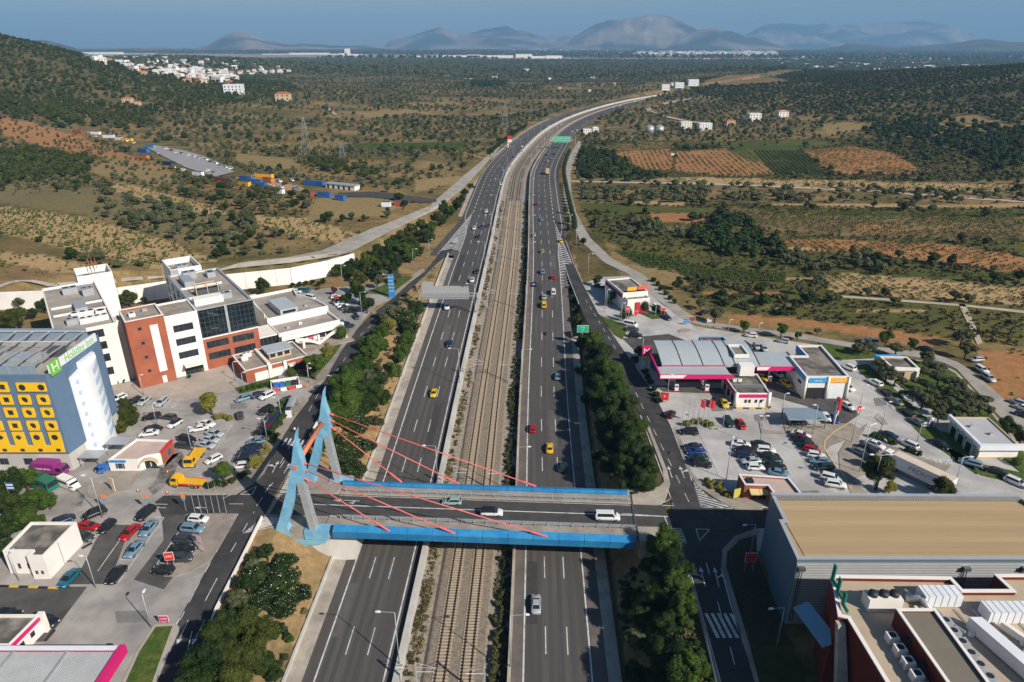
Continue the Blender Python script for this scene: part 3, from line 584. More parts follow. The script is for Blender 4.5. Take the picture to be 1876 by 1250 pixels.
# retaining wall below the upper-left country road
pts = [(-260,538),(0,535),(91,532),(214,527),(309,514),(419,502),(531,491),(600,477),(648,464)]
W3 = [G(x,y,13.6) for x,y in pts]; wl = thing('panel_retaining_wall','long white panelled retaining wall below the upper country road','wall',(0,0,0))
seg = []
for i in range(len(W3) - 1):
 L = (W3[i+1] - W3[i]).length; n = max(1,int(L / 5)); seg += [W3[i].lerp(W3[i+1],k / n) for k in range(n)]
seg.append(W3[-1])
for i in range(len(seg) - 1):
 a,c = seg[i],seg[i+1]; d = (c - a).normalized(); nn = Vector((d.y,-d.x,0)); top = 13.6 if i < len(seg) - 6 else 13.6 - .0 * i
 q = MB(); g = d * .04; a2,c2 = a + g,c - g
 q.prism([(a2.x,a2.y),(c2.x,c2.y),((c2 + nn * .35).x,(c2 + nn * .35).y),((a2 + nn * .35).x,(a2 + nn * .35).y)],6.5,top - (.02 if i % 2 else 0)); q.build('panel','concw2',wl)

# ------------------------------------------------------------------ markings on the streets
b = MB()
def seg2(p,q,wd=.16,z=7.085,P=None):
 a = G(*p) if not isinstance(p,Vector) else p; c = G(*q) if not isinstance(q,Vector) else q
 d = (c - a);
 if d.length < .01: return
 d = d.normalized(); n = Vector((-d.y,d.x,0)) * wd / 2
 b.add([(a - n).to_3d()[:2] + (z,),(c - n)[:2] + (z,),(c + n)[:2] + (z,),(a + n)[:2] + (z,)],[(0,1,2,3)])
def pl(pts,wd=.16,z=7.085):
 for p,q in zip(pts[:-1],pts[1:]): seg2(p,q,wd,z)
def dash(p,q,ln=3,gap=3.2,wd=.14,z=7.085):
 a,c = G(*p),G(*q); L = (c - a).length; d = (c - a).normalized(); t = 0
 while t < L: seg2(a + d * t,a + d * min(t + ln,L),wd,z); t += ln + gap
def arrow(p,q,turn=None,z=7.09):
 a,c = G(*p),G(*q); d = (c - a).normalized(); n = Vector((-d.y,d.x,0)); L = (c - a).length
 def quad(pts): b.add([(v.x,v.y,z) for v in pts],[tuple(range(len(pts)))])
 def head(o,dd):
  nn = Vector((-dd.y,dd.x,0)); quad([o - nn * .45,o + dd * 1.3,o + nn * .45])
 quad([a - n * .09,a + d * (L - 1.2) - n * .09,a + d * (L - 1.2) + n * .09,a + n * .09]); head(c - d * 1.25,d)
 if turn:
  s = n * turn; m = a + d * L * .45; e = m + d * .8 + s * .9; quad([m - d * .15,e - d * .15,e + d * .15,m + d * .15]); head(e,s.normalized())
def zebra(p,q,n,dx,ln,wd=.5):
 a,c = G(*p),G(*q)
 for k in range(n):
  m = a.lerp(c,(k + .5) / n); seg2(m - Vector(dx) * ln / 2,m + Vector(dx) * ln / 2,wd)
def hatch(poly,n,p0,p1,dirv,wd=.35):
 """painted stripes clipped to an outline"""
 P = [G(*p) for p in poly]; a,c = G(*p0),G(*p1); d = Vector(dirv).normalized()
 pl([*poly,poly[0]],.18)
 for k in range(n):
  m = a.lerp(c,(k + .5) / n); ts = []
  for i in range(len(P)):
   s,e = P[i],P[(i+1) % len(P)]; r = e - s; den = d.x * r.y - d.y * r.x
   if abs(den) < 1e-6: continue
   w_ = s - m; t = (w_.x * r.y - w_.y * r.x) / den; u = (w_.x * d.y - w_.y * d.x) / den
   if 0 <= u <= 1: ts.append(t)
  if len(ts) >= 2: seg2(m + d * min(ts),m + d * max(ts),wd)
pl([(397,1118),(440,1035),(480,951)],.2); dash((356,1086),(330,1137),2.4,2); pl([(396,1013),(436,943)]); pl([(398,1060),(376,1102)]); dash((423,1012),(466,938),2.6,3.2); dash((470,928),(500,885),3,4)
pl([(265,1250),(329,1134)],.3); dash((352,1157),(330,1250),4,5); dash((356,1085),(392,1020),2.4,2.4)
arrow((345,1137),(324,1183),None); arrow((375,1137),(352,1183),None)
for s_,e_ in (((583,722),(560,765)),((548,785),(514,850))): dash(s_,e_,3,3.6)
dash((634,655),(600,705),3,4); dash((660,615),(735,545),3,3); pl([(760,528),(800,487),(820,468)],.15)
arrow(T('A',920,865),T('A',975,765),1); arrow(T('A',1020,870),T('A',1075,780),-1); seg2(T('A',985,825),T('A',1025,765)); seg2(T('A',860,1035),T('A',905,965))
arrow(T('A',1415,70),T('A',1440,25),1); arrow(T('A',1500,65),T('A',1530,25),-1); seg2(T('A',1465,50),T('A',1482,25))
pl([(509,907),(531,866),(552,825)],.2)
zebra(T('A',1010,600),T('A',1230,615),6,(0,1,0),3.2)
hatch([T('A',965,1050),T('A',1060,885),T('A',1140,980),T('A',1150,1050)],8,T('A',970,1050),T('A',1100,900),(1,.45,0))
hatch([(446,978),(482,949),(511,949),(505,965),(470,972)],6,(455,976),(500,946),(1,.55,0))
pl([T('A',650,1048),T('A',785,980),T('A',750,1050),T('A',650,1048)]); pl([T('A',505,1050),T('A',585,1020),T('A',570,1050),T('A',500,1085)])
arrow(T('C',1150,42),T('C',1060,42),None); arrow(T('C',1430,42),T('C',1350,40),None); pl([T('C',1085,16),T('C',1165,18)]); pl([(420,924),(446,924)])
# stalls, lower left lot
def stalls(p,q,n,vec,ln,base=True,wd=.13,z=7.075):
 a,c = G(*p),G(*q); v = Vector(vec).normalized() * ln
 if base: seg2(a,c,wd,z)
 for k in range(n + 1): m = a.lerp(c,k / n); seg2(m,m + v,wd,z)
pl([T('C',1080,105),T('C',1138,110),T('C',820,565)],.16); pl([T('C',840,255),T('C',680,480)]);
for k in range(5):
 a = (1100 - 58 * k,160 + 82 * k); pl([T('C',a[0],a[1]),T('C',a[0] - 95,a[1] - 4)],.12)
pl([T('C',1240,210),T('C',1090,430),T('C',1180,512)]);
for k in range(4): pl([T('C',1235 - 45 * k,225 + 66 * k),T('C',1310 - 45 * k,235 + 66 * k)],.12)
pl([T('C',700,215),T('C',640,285)]); pl([T('C',1460,110),T('C',1420,185)])
# stalls, upper left lot
pl([T('A',580,455),T('A',440,670)]); pl([T('A',860,390),T('A',585,780)])
for k in range(6): pl([T('A',560 - 26 * k,490 + 40 * k),T('A',455 - 26 * k,488 + 40 * k)],.12)
for k in range(9): pl([T('A',860 - 32 * k,400 + 47 * k),T('A',960 - 32 * k,390 + 47 * k)],.12)
for x in (60,130): pl([T('A',x,245),T('A',x - 50,315)],.12)
for x in (1280,1365,1440,1515): pl([T('B',x,150),T('B',x - 70,232)],.12)
pl([T('B',1140,232),T('B',1580,232)],.12); pl([T('B',915,825),T('B',1130,845),T('B',1190,780)],.12); pl([T('B',1130,845),T('B',1095,900)],.12)
pl([T('A',130,363),T('A',215,362)],.12); pl([T('D',1060,510),T('D',1240,640)],.12)
# right frontage road
pl([(1320,1250),(1264,1047),(1246,1000)],.2); pl([(1386,1250),(1339,1110),(1321,1042)],.2); pl([(1234,927),(1203,842),(1173,761)],.2); pl([(1286,930),(1230,782),(1209,742)],.2)
pl([(1061,558),(1042,510),(1030,470),(1021,430)],.2); pl([(1097,575),(1068,520),(1050,480),(1036,440)],.2)
dash((1262,920),(1150,690),3,3.6); dash((1128,640),(1070,545),3,4)
arrow(T('H',335,920),T('H',300,820),None); arrow(T('H',440,922),T('H',400,820),-1)
arrow(T('Q',680,690),T('Q',650,575),1); arrow(T('Q',760,695),T('Q',732,578),-1); seg2(T('Q',705,620),T('Q',685,550)); pl([T('Q',752,780),T('Q',775,865)]); pl([T('Q',825,1045),T('Q',852,1150)])
zebra(T('Q',700,918),T('Q',885,918),5,(-.12,1,0),5.2,.55)
hatch([T('H',505,945),T('H',585,1170),T('H',860,1185),T('H',640,1080)],10,T('H',520,950),T('H',700,1185),(1,-.5,0))
hatch([T('H',235,1158),T('H',325,1095),T('H',350,1160)],5,T('H',240,1150),T('H',345,1120),(1,.5,0))
hatch([T('Q',470,348),T('Q',535,350),T('Q',570,440),T('Q',520,400)],5,T('Q',480,345),T('Q',560,440),(1,-.4,0))
pl([T('Q',190,262),T('Q',440,278),T('Q',465,345)],.2); pl([T('Q',625,352),T('Q',645,420),T('Q',705,355),T('Q',625,352)])
# stalls on the right
pl([T('H',575,540),T('H',735,900)]);
for y in (600,850): pl([T('H',420 + (y - 600) * .42,y),T('H',600 + (y - 600) * .44,y + 2)],.12)
pl([T('H',805,600),T('H',960,870)]); pl([T('H',1225,690),T('H',1360,900)]); pl([T('H',1330,560),T('H',1600,960)]); pl([T('H',1310,540),T('H',1500,520)],.1)
pl([T('H',1560,858),T('H',1740,866)],.12); pl([T('H',1650,1022),T('H',1830,1025)],.12)
pl([(1640,745),(1680,790),(1780,850),(1876,905)],.13); pl([T('I',520,500),T('I',800,690),T('I',1100,940),T('I',1400,1130)],.13); pl([T('I',660,560),T('I',760,640),T('I',940,840),T('I',1040,900)],.13); pl([T('I',580,785),T('I',700,825),T('I',810,860)],.13)
struct(b,'street_marking','paint')
for pts in ([T('C',0,585),T('C',200,592),T('C',405,600)],[T('C',570,325),T('C',640,285)],[T('H',830,320),T('H',1160,325),T('H',1180,305)],[T('C',315,965),T('C',380,890)]):
 P = [G(*p) for p in pts]; k = 0
 for a,c in zip(P[:-1],P[1:]):
  L = (c - a).length; n = max(1,int(L / 1.6));
  for i in range(n):
   m0,m1 = a.lerp(c,i / n),a.lerp(c,(i + .98) / n); d = (c - a).normalized(); nn = Vector((-d.y,d.x,0)) * .2
   q = MB().prism([tuple((m0 - nn)[:2]),tuple((m1 - nn)[:2]),tuple((m1 + nn)[:2]),tuple((m0 + nn)[:2])],6.95,7.2); q.build('kerb',M['ypaint'] if k % 2 else M['black'],kind='structure'); k += 1
pts = [T('H',1870,440),T('H',1720,530),T('H',1650,600),T('H',1640,660),T('H',1700,760),T('H',1800,900),T('H',1870,1010)]
b = MB(); pl(pts,.3,7.18); struct(b,'kerb_line',mat('kerb_yellow_pale',(.62,.45,.20),.8,.12,1))

# text on the ground
def text(s,size,m,loc,rot,name,parent=None,ext=.01,sx=1.0,align='CENTER',kind=None):
 c = bpy.data.curves.new(name,'FONT'); c.body = s; c.size = size; c.extrude = ext; c.align_x = align; c.align_y = 'CENTER'
 t = bpy.data.objects.new(name,c); me = bpy.data.meshes.new_from_object(t)
 bpy.data.objects.remove(t); me.name = name; me.materials.clear(); me.materials.append(M[m] if isinstance(m,str) else m)
 o = bpy.data.objects.new(name,me); col.objects.link(o); o.location = loc; o.rotation_euler = rot; o.scale = (sx,1,1)
 if parent: o.parent = parent
 if kind: o['kind'] = kind
 return o
g = G(*T('J',1105,535)); text('STOP',2.9,'paint',(g.x,g.y,7.06),(0,0,R(-12)),'stop_lettering',sx=.8,kind='structure')
g = G(*T('I',640,795)); text('STOP',1.9,'paint',(g.x,g.y,7.06),(0,0,R(-8)),'stop_lettering',sx=.9,kind='structure')
# ------------------------------------------------------------------ the cable-stayed bridge
BR = thing('cable_stayed_bridge','cable-stayed road bridge with blue girders and coral cables over the motorway','bridge',(-38.3,116.5,0),math.atan2(-3.8,69.1))
def Bm(name,mb,m,parent=BR): return mb.build(name,m,parent)
Bm('deck',MB().box(-4,-6.6,5.9,63,6.9,6.96).box(-11,-5.0,6.5,-4.01,5.0,6.955),'conc')
Bm('roadway',MB().box(-11,-3.5,6.961,70,3.75,7.02),'patch')
for v0,v1 in ((-6.5,-3.55),(3.8,6.7)): Bm('walkway',MB().box(1.5,v0,6.961,63,v1,7.16),'pave')
for v0,v1 in ((-3.8,-3.5),(3.72,4.0)): Bm('kerb',MB().box(1.5,v0,7.161,63,v1,7.22),'curb')
b = MB(); b.box(-3,-.0,7.03,70,.26,7.034); b.box(1.5,3.35,7.03,63,3.5,7.034); b.box(1.5,-3.3,7.03,63,-3.15,7.034)
b.box(2.0,1.7,7.03,6.2,1.86,7.034); b.add([(2.2,1.3,7.035),(.6,1.8,7.035),(2.2,2.3,7.035)],[(0,1,2)]); b.add([(5.2,.7,7.035),(4.0,1.15,7.035),(5.4,1.6,7.035)],[(0,1,2)]); Bm('lane_line',b,'paint')
Bm('expansion_joint',MB().box(63.0,-6.5,7.0,63.35,6.9,7.17),'steeld')
for side in (-1,1):
 n = 12; x0,x1 = (3.6 if side < 0 else 1.2),62.6
 for k in range(n):
  a,c = x0 + (x1 - x0) * k / n + .03,x0 + (x1 - x0) * (k + 1) / n - .03
  prof = [(side * 7.35,8.15),(side * 8.75,7.45),(side * 8.35,5.65),(side * 6.9,5.5),(side * 6.9,7.3)]
  if side > 0: prof = [(7.0,7.95),(8.1,7.6),(8.0,5.8),(6.8,5.6),(6.8,7.3)]
  mb = MB(); nn = len(prof); mb.add([(a,p,z) for p,z in prof] + [(c,p,z) for p,z in prof],[tuple(range(nn)),tuple(range(nn,2 * nn))[::-1]] + [(i,nn + i,nn + (i+1) % nn,(i+1) % nn) for i in range(nn)])
  Bm('girder_panel',mb,'blue2')
 Bm('girder_core',MB().box(x0,side * 7.0 if side > 0 else -8.2,5.7,x1,8.2 if side > 0 else -7.0,7.2),'steeld')
for side,v in ((-1,-4.35),(1,4.6)):
 g = thing('guardrail',None,None)
 g.parent = BR
 x = 4.0 if side < 0 else 2.5
 b = MB()
 for z in (7.55,7.85): b.box(x,v - .06,z,62.8,v + .06,z + .14)
 b.build('beam',M['steel'],g)
 if side < 0: MB().box(x,v - .07,8.12,62.8,v + .03,8.2).build('handrail',M['steel'],g)
 pm = None
 while x < 63:
  if pm is None: o = MB().box(-.09,-.12,0,.09,.02,1.05).build('post',M['steel'],g); pm = o.data
  else: o = bpy.data.objects.new('post',pm); col.objects.link(o); o.parent = g
  o.location = (x,v + (.1 if side > 0 else 0),7.15); x += 2.45
# pylons
Y0 = 108.3
OUT = [(543.2,787.2),(539,796),(536.5,820),(534.4,843.6),(533,850),(530,876),(523,907.6),(511,951),(501.6,979.6),(493,1007),(500,1016),(533,1015.6),(540,1010),(551,1004),(566,999.5),(598,994),(598,982.5),(566,983),(552,982.5),(540.5,980),(533,977.5),(529,974),(526,970),(524.6,965),(529,951),(537.6,919),(543,885),(555,884),(557,877),(556.5,860),(552,842),(548,832),(545.3,824.6),(541.9,808)]
prof = [V(px,py,Y0) for px,py in OUT]
def pylon(vy,lab):
 p = bpy.data.objects.new('pylon',None); col.objects.link(p); p.parent = BR
 return p
inv = Matrix.Rotation(-BR.rotation_euler[2],4,'Z')
def loc(x,y,z): v = inv @ Vector((x + 38.3,y - 116.5,z)); return v
pr = [(loc(x,Y0,z).x,z) for x,z in prof]
TH = 1.9; vn = loc(-42,Y0,0).y
pmesh = None; pylons = []
for k,vy in enumerate((vn,8.2)):
 p = bpy.data.objects.new('pylon',None); col.objects.link(p); p.parent = BR; p.location = (0,vy,0)
 if pmesh is None:
  bm = bmesh.new(); vs = [bm.verts.new((x,0,z)) for x,z in pr]; f = bm.faces.new(vs); bm.normal_update()
  r = bmesh.ops.extrude_face_region(bm,geom=[f]);
  for e in r['geom']:
   if isinstance(e,bmesh.types.BMVert): e.co.y += TH
  bmesh.ops.triangulate(bm,faces=[q for q in bm.faces if len(q.verts) > 4]); bmesh.ops.recalc_face_normals(bm,faces=bm.faces)
  # knife-thin horn tip
  zt = max(z for _,z in pr)
  for v in bm.verts:
   if v.co.z > zt - 5.0: t = (v.co.z - zt + 5.0) / 5.0; v.co.y = TH / 2 + (v.co.y - TH / 2) * (1 - .75 * t)
  pmesh = bpy.data.meshes.new('horn'); bm.to_mesh(pmesh); bm.free(); pmesh.materials.append(M['blue'])
 o = bpy.data.objects.new('horn',pmesh); col.objects.link(o); o.parent = p
 # grey raking strut with a grooved middle
 xt,zt_ = pr[26][0] + .55,pr[26][1] + .4
 bx,bz = V(576.5,983,Y0); bx = loc(bx,Y0,bz).x
 b = MB()
 for d0,d1,w0 in ((-.05,.62,.65),(.66,.9,.5),(.94,1.6,.65)):
  b.add([(xt - w0,d0 + .15,zt_),(xt + w0,d0 + .15,zt_),(bx + w0,d0 + .15,bz),(bx - w0,d0 + .15,bz),(xt - w0,d1 + .15,zt_),(xt + w0,d1 + .15,zt_),(bx + w0,d1 + .15,bz),(bx - w0,d1 + .15,bz)],
              [(0,3,2,1),(4,5,6,7),(0,1,5,4),(1,2,6,5),(2,3,7,6),(3,0,4,7)])
 b.build('strut',M['steel'],p)
 ax,az = V(598,983,Y0); bb = MB(); bb.box(loc(ax,Y0,0).x - 4.2,-.25,5.2,loc(ax,Y0,0).x + .6,TH + .3,7.25); bb.build('footing_block',M['blue'],p)
 # cables: from the horn's right-hand edge to the girder
 ends = ([((551.5,846),(1000,986)),((553,858),(829,984)),((558,875),(708,982))],[((602.5,756.5),(979,893)),((603.5,767.5),(838,888)),((607,781),(733,884.5))])[k]
 Yh = (Y0 + .9) if k == 0 else None
 for i,(h,g_) in enumerate(ends):
  yh = 116.5 + (vy + TH / 2) * .9985 - .055 * -4
  x,z = V(*h,yh); A = loc(x,yh,z); A.y = vy + TH / 2
  side = -1 if k == 0 else 1; gx = G(g_[0],g_[1],7.8); gl = loc(gx.x,gx.y,7.8)
  E_ = Vector((gl.x,side * 8.15,7.75)); D = (E_ - A).normalized(); A2,E2 = A - Vector((0,vy,0)),E_ - Vector((0,vy,0))
  c = MB(); c.smooth = True; c.tube([A2,E2],.115,8).build('cable',M['coral'],p)
  MB().tube([A2 - D * .3,A2 + D * 1.2],.24,8).build('socket',M['coral'],p); MB().tube([E2 - D * 3.0,E2 + D * .35],.22,8).build('anchor',M['coral'],p)
 c = MB(); bxx,bzz = V(540,857,Y0); c.tube([(loc(bxx,Y0,0).x,-.12,bzz),(loc(bxx,Y0,0).x,.1,bzz)],.5,14).build('boss',M['orange'],p)
xb,zb = V(540,857,Y0); xb = loc(xb,Y0,0).x
b = MB(); b.smooth = True; b.tube([(xb,vn + .5,zb),(xb,8.2 + .6,zb)],.48,14); Bm('tie_beam',b,'orange')
# abutments
b = MB()
def lp(px,py,z=7): g = G(px,py,z); q = loc(g.x,g.y,z); return q.x,q.y
b.add([(.5,-8.2,-.5),(7.5,-8.2,.3),(7.5,-6.0,5.6),(.5,-6.0,5.4),(.5,7,5.4),(7.5,7,5.6),(.5,9,0),(7.5,9,.3),(-13,-8.2,3),(-13,-6.0,6.8),(-13,7,6.8),(-13,9,4)],
      [(0,1,2,3),(3,2,5,4),(4,5,7,6),(1,7,5,2),(8,0,3,9),(9,3,4,10),(10,4,6,11)]); Bm('abutment',b,'concw')
b = MB(); b.box(63.4,-8.0,-1,69.5,8.4,6.9); b.box(63.4,-8.2,6.91,70,-3.6,7.3); b.box(63.4,3.9,6.91,69.5,9.0,7.25); b.box(63.6,-8.6,-1,66.2,-7.9,7.9); Bm('abutment',b,'conc')
# ------------------------------------------------------------------ building helpers
def pw(t,name,mb,m,parent=None):
 """mesh written in world metres, stored relative to an unrotated thing"""
 L = t.location; mb.v = [(x - L.x,y - L.y,z - L.z) for x,y,z in mb.v]; return mb.build(name,M[m] if isinstance(m,str) else m,parent or t)
def ob(mb,p,u,n,s0,s1,z0,z1,d0,d1):
 q = [Vector((p[0] + u.x * s + n.x * d,p[1] + u.y * s + n.y * d,z)) for z in (z0,z1) for s,d in ((s0,d0),(s1,d0),(s1,d1),(s0,d1))]
 f = [(0,3,2,1),(4,5,6,7),(0,1,5,4),(1,2,6,5),(2,3,7,6),(3,0,4,7)]
 if u.cross(n).z < 0: f = [g[::-1] for g in f]
 return mb.add(q,f)
def win(t,p,q,s0,s1,z0,z1,side=-1,mull=1,rows=0,fm='steeld',gm='glass',proud=.10,world=True,name='window'):
 """window on the wall p-q: frame with mullions, pane set back in it; side -1 = wall faces right of p->q"""
 p3 = Vector((p[0],p[1],0)); u = (Vector((q[0],q[1],0)) - p3).normalized(); n = Vector((u.y,-u.x,0)) * (-side)
 f = MB(); w = .09
 ob(f,p,u,n,s0,s1,z0,z0 + w,0,proud); ob(f,p,u,n,s0,s1,z1 - w,z1,0,proud); ob(f,p,u,n,s0,s0 + w,z0 + w,z1 - w,0,proud); ob(f,p,u,n,s1 - w,s1,z0 + w,z1 - w,0,proud)
 for k in range(1,mull + 1): s = s0 + (s1 - s0) * k / (mull + 1); ob(f,p,u,n,s - .03,s + .03,z0 + w,z1 - w,0,proud - .01)
 for k in range(1,rows + 1): s = z0 + (z1 - z0) * k / (rows + 1); ob(f,p,u,n,s0 + w,s1 - w,s - .025,s + .025,0,proud - .02)
 g = MB(); ob(g,p,u,n,s0 + w,s1 - w,z0 + w,z1 - w,-.02,.035)
 fn = pw if world else (lambda t,nm,mb,m,par=None: mb.build(nm,M[m] if isinstance(m,str) else m,par or t))
 F = fn(t,name,f,fm); G_ = fn(t,'pane',g,gm); G_.parent = F
 return F
def plan(t,poly,z0,z1,wall,roof,par=.5,th=.3,world=True,nm='wall',coping=None):
 """walls, flat roof and parapet of a plain block"""
 fn = pw if world else (lambda t,n_,mb,m: mb.build(n_,M[m] if isinstance(m,str) else m,t))
 n = len(poly); A = sum(poly[i][0] * poly[(i+1) % n][1] - poly[(i+1) % n][0] * poly[i][1] for i in range(n))
 if A < 0: poly = poly[::-1]
 P = [Vector((a[0],a[1])) for a in poly]; inn = []
 for i in range(n):
  e1 = (P[i] - P[i-1]).normalized(); e2 = (P[(i+1) % n] - P[i]).normalized(); n1 = Vector((-e1.y,e1.x)); n2 = Vector((-e2.y,e2.x)); k = (n1 + n2); k = k / max(k.dot(n1),.2); inn.append(P[i] + k * th)
 b = MB()
 for i in range(n):
  j = (i + 1) % n; a,c,d,e = P[i],P[j],inn[j],inn[i]
  b.add([(a.x,a.y,z0),(c.x,c.y,z0),(c.x,c.y,z1 + par),(a.x,a.y,z1 + par)],[(0,1,2,3)])
  b.add([(e.x,e.y,z1),(d.x,d.y,z1),(d.x,d.y,z1 + par),(e.x,e.y,z1 + par)],[(3,2,1,0)])
  if not coping: b.add([(a.x,a.y,z1 + par),(c.x,c.y,z1 + par),(d.x,d.y,z1 + par),(e.x,e.y,z1 + par)],[(0,1,2,3)])
 w_ = fn(t,nm,b,wall)
 if coping:
  b = MB()
  for i in range(n):
   j = (i + 1) % n; a,c,d,e = P[i],P[j],inn[j],inn[i]; o1,o2 = a + (a - e) * .15,c + (c - d) * .15; i1,i2 = e - (a - e) * .15,d - (c - d) * .15
   for z,fl in ((z1 + par + .08,0),): b.add([(o1.x,o1.y,z),(o2.x,o2.y,z),(i2.x,i2.y,z),(i1.x,i1.y,z)],[(0,1,2,3)])
   b.add([(o1.x,o1.y,z1 + par - .1),(o2.x,o2.y,z1 + par - .1),(o2.x,o2.y,z1 + par + .08),(o1.x,o1.y,z1 + par + .08)],[(0,1,2,3)])
   b.add([(i1.x,i1.y,z1 + par - .1),(i2.x,i2.y,z1 + par - .1),(i2.x,i2.y,z1 + par + .08),(i1.x,i1.y,z1 + par + .08)],[(3,2,1,0)])
  fn(t,'coping',b,coping)
 b = MB(); b.poly([(q.x,q.y,z1) for q in inn]); fn(t,'roof',b,roof)
 return w_
def bld(name,label,cat,x,y,z=7.0,group=None): return thing(name,label,cat,(x,y,z),0,group)
def vbox(x0,y0,z0,x1,y1,z1): return MB().box(x0,y0,z0,x1,y1,z1)

# ------------------------------------------------------------------ hotel
H = bld('hotel','tall blue hotel with yellow window boxes and a white stair tower','hotel',-98.2,129)
def poly(t,name,pts,z0,z1,m): return pw(t,name,MB().prism(pts,z0,z1),m)
poly(H,'base_wall',[(-150,129.2),(-98.6,129.2),(-97.9,134),(-99.2,150.6),(-150,150.6)],6.9,11.6,'concw')
plan(H,[(-150,128.9),(-98.2,128.9),(-97.4,133.5),(-97.6,148.0),(-99.4,151.0),(-150,151)],11.6,30.0,'hotel','roofg',.9,.5)
# stair tower with rounded front
arc = [(-98,134.2),(-96.9,134.4)] + [(-97.9 + 2.5 * math.cos(a),139.5 + 5.2 * math.sin(a)) for a in np.linspace(-1.25,1.3,14)] + [(-98,145.2)]
b = MB(); b.smooth = False; b.prism(arc,6.9,lambda x,y: 27.6 + .12 * (y - 134)); pw(H,'stair_tower',b,'whitec')
b = MB(); b.prism([(-98.6,137.5),(-96.6,138.5),(-96.4,143.5),(-98.6,145)],28.2,29.6); pw(H,'tower_head',b,'whitec')
for k in range(7):                                    # slanting lights in the tower
 z = 25.6 - 2.7 * k; b = MB()
 for i in range(5):
  a0,a1 = .05 + i * .14,.05 + (i + 1) * .14; q = []
  for a,dz in ((a0,0),(a1,0),(a1,1.5),(a0,1.5)): q.append((-97.9 + 2.56 * math.cos(a),139.5 + 5.3 * math.sin(a),z + dz + i * .28 + (.28 if a == a1 else 0)))
  b.add(q,[(0,1,2,3)])
 pw(H,'window',b,mat('frosted_pane',(.38,.52,.66),.3,.05,1))
 b = MB(); q = []
 for a,dz in ((-1.02,0),(-.84,0),(-.84,1.1),(-1.02,1.1)): q.append((-97.9 + 2.56 * math.cos(a),139.5 + 5.32 * math.sin(a),z + dz))
 b.add(q,[(0,1,2,3)]); pw(H,'window',b,MATS['frosted_pane'])
# yellow window boxes on the front, measured row by row
cols = [(40,190,340),(65,220,375),(105,250,405),(140,290,440)]; ys = [40,148,257,367]
xr = []
for r_ in range(4): xr.append([V(*T('B',c,ys[r_]),128.9)[0] for c in cols[r_]])
step = 3.95
for r_ in range(4):
 z = V(*T('B',220,ys[r_]),128.9)[1]; xs = [xr[3][2] - step * k for k in range(9)]
 for k,x in enumerate(xs):
  if r_ == 0 and k in (0,1): continue
  f = MB(); hw = 1.25; hh = 1.15; rnd = k < 2; n = 16
  inner = [(x + .72 * math.cos(a),z + .72 * math.sin(a)) for a in np.linspace(0,2 * math.pi,n,endpoint=False)] if rnd else [(x + sx * .7,z + sz * .65) for sx,sz in ((1,0),(1,1),(0,1),(-1,1),(-1,0),(-1,-1),(0,-1),(1,-1))]
  m = len(inner); outer = []
  for ix,iz in inner:
   dx,dz = ix - x,iz - z; s = min(hw / max(abs(dx),1e-6),hh / max(abs(dz),1e-6)); outer.append((x + dx * s,z + dz * s))
  vs = [(a,128.55,c) for a,c in outer] + [(a,128.55,c) for a,c in inner] + [(a,128.88,c) for a,c in outer] + [(a,128.86,c) for a,c in inner]
  f.add(vs,[(i,(i+1) % m,m + (i+1) % m,m + i) for i in range(m)] + [(2*m + i,2*m + (i+1) % m,(i+1) % m,i) for i in range(m)] + [(m + i,m + (i+1) % m,3*m + (i+1) % m,3*m + i) for i in range(m)])
  w_ = pw(H,'window',f,'yellow'); g = MB(); g.add([(a,128.84,c) for a,c in inner],[tuple(range(m))]); q = pw(H,'pane',g,'glass'); q.parent = w_
b = MB()
z1 = V(*T('B',220,5),128.9)[1]; z0 = V(*T('B',220,75),128.9)[1]; xa = V(*T('B',150,40),128.9)[0]; xb_ = V(*T('B',392,40),128.9)[0]
w_ = pw(H,'window',MB().box(xa,128.5,z0,xb_,128.88,z1),'yellow')
for cx in (V(*T('B',185,40),128.5)[0],V(*T('B',345,40),128.5)[0]):
 g = MB(); g.add([(cx + .72 * math.cos(a),128.49,(z0 + z1) / 2 + .72 * math.sin(a)) for a in np.linspace(0,2 * math.pi,16,endpoint=False)],[tuple(range(16))]); q = pw(H,'pane',g,'glass'); q.parent = w_
zb0 = V(*T('B',300,590),128.9)[1]; zb1 = V(*T('B',300,535),128.9)[1]; xe = V(*T('B',548,565),128.9)[0]
w_ = pw(H,'window_band',MB().box(-150,128.55,zb0,xe,128.88,zb1),'yellow')
for k in range(9):
 x = xr[3][2] + .05 - step * k; hw = 1.25
 zc5 = V(*T('B',330,465),128.9)[1]; zt5 = zc5 + 1.25
 f = MB().box(x - hw,128.55,zb1 + .01,x + hw,128.88,zt5); u_ = pw(H,'window',f,'yellow'); g = MB(); g.add([(x + .72 * math.cos(a),128.54,zc5 + .05 + .68 * math.sin(a)) for a in np.linspace(0,2 * math.pi,16 if k < 2 else 4,endpoint=False)],[tuple(range(16 if k < 2 else 4))]); q = pw(H,'pane',g,'glass'); q.parent = u_
 q = pw(H,'pane',MB().box(x - .45,128.5,zb0 + .25,x + .45,128.56,zb0 + .95),'glass'); q.parent = w_
for x in (-109,-114.5,-104.5): win(H,(-150,129.2),(-98.6,129.2),x + 150,x + 152,8.6,10.2)
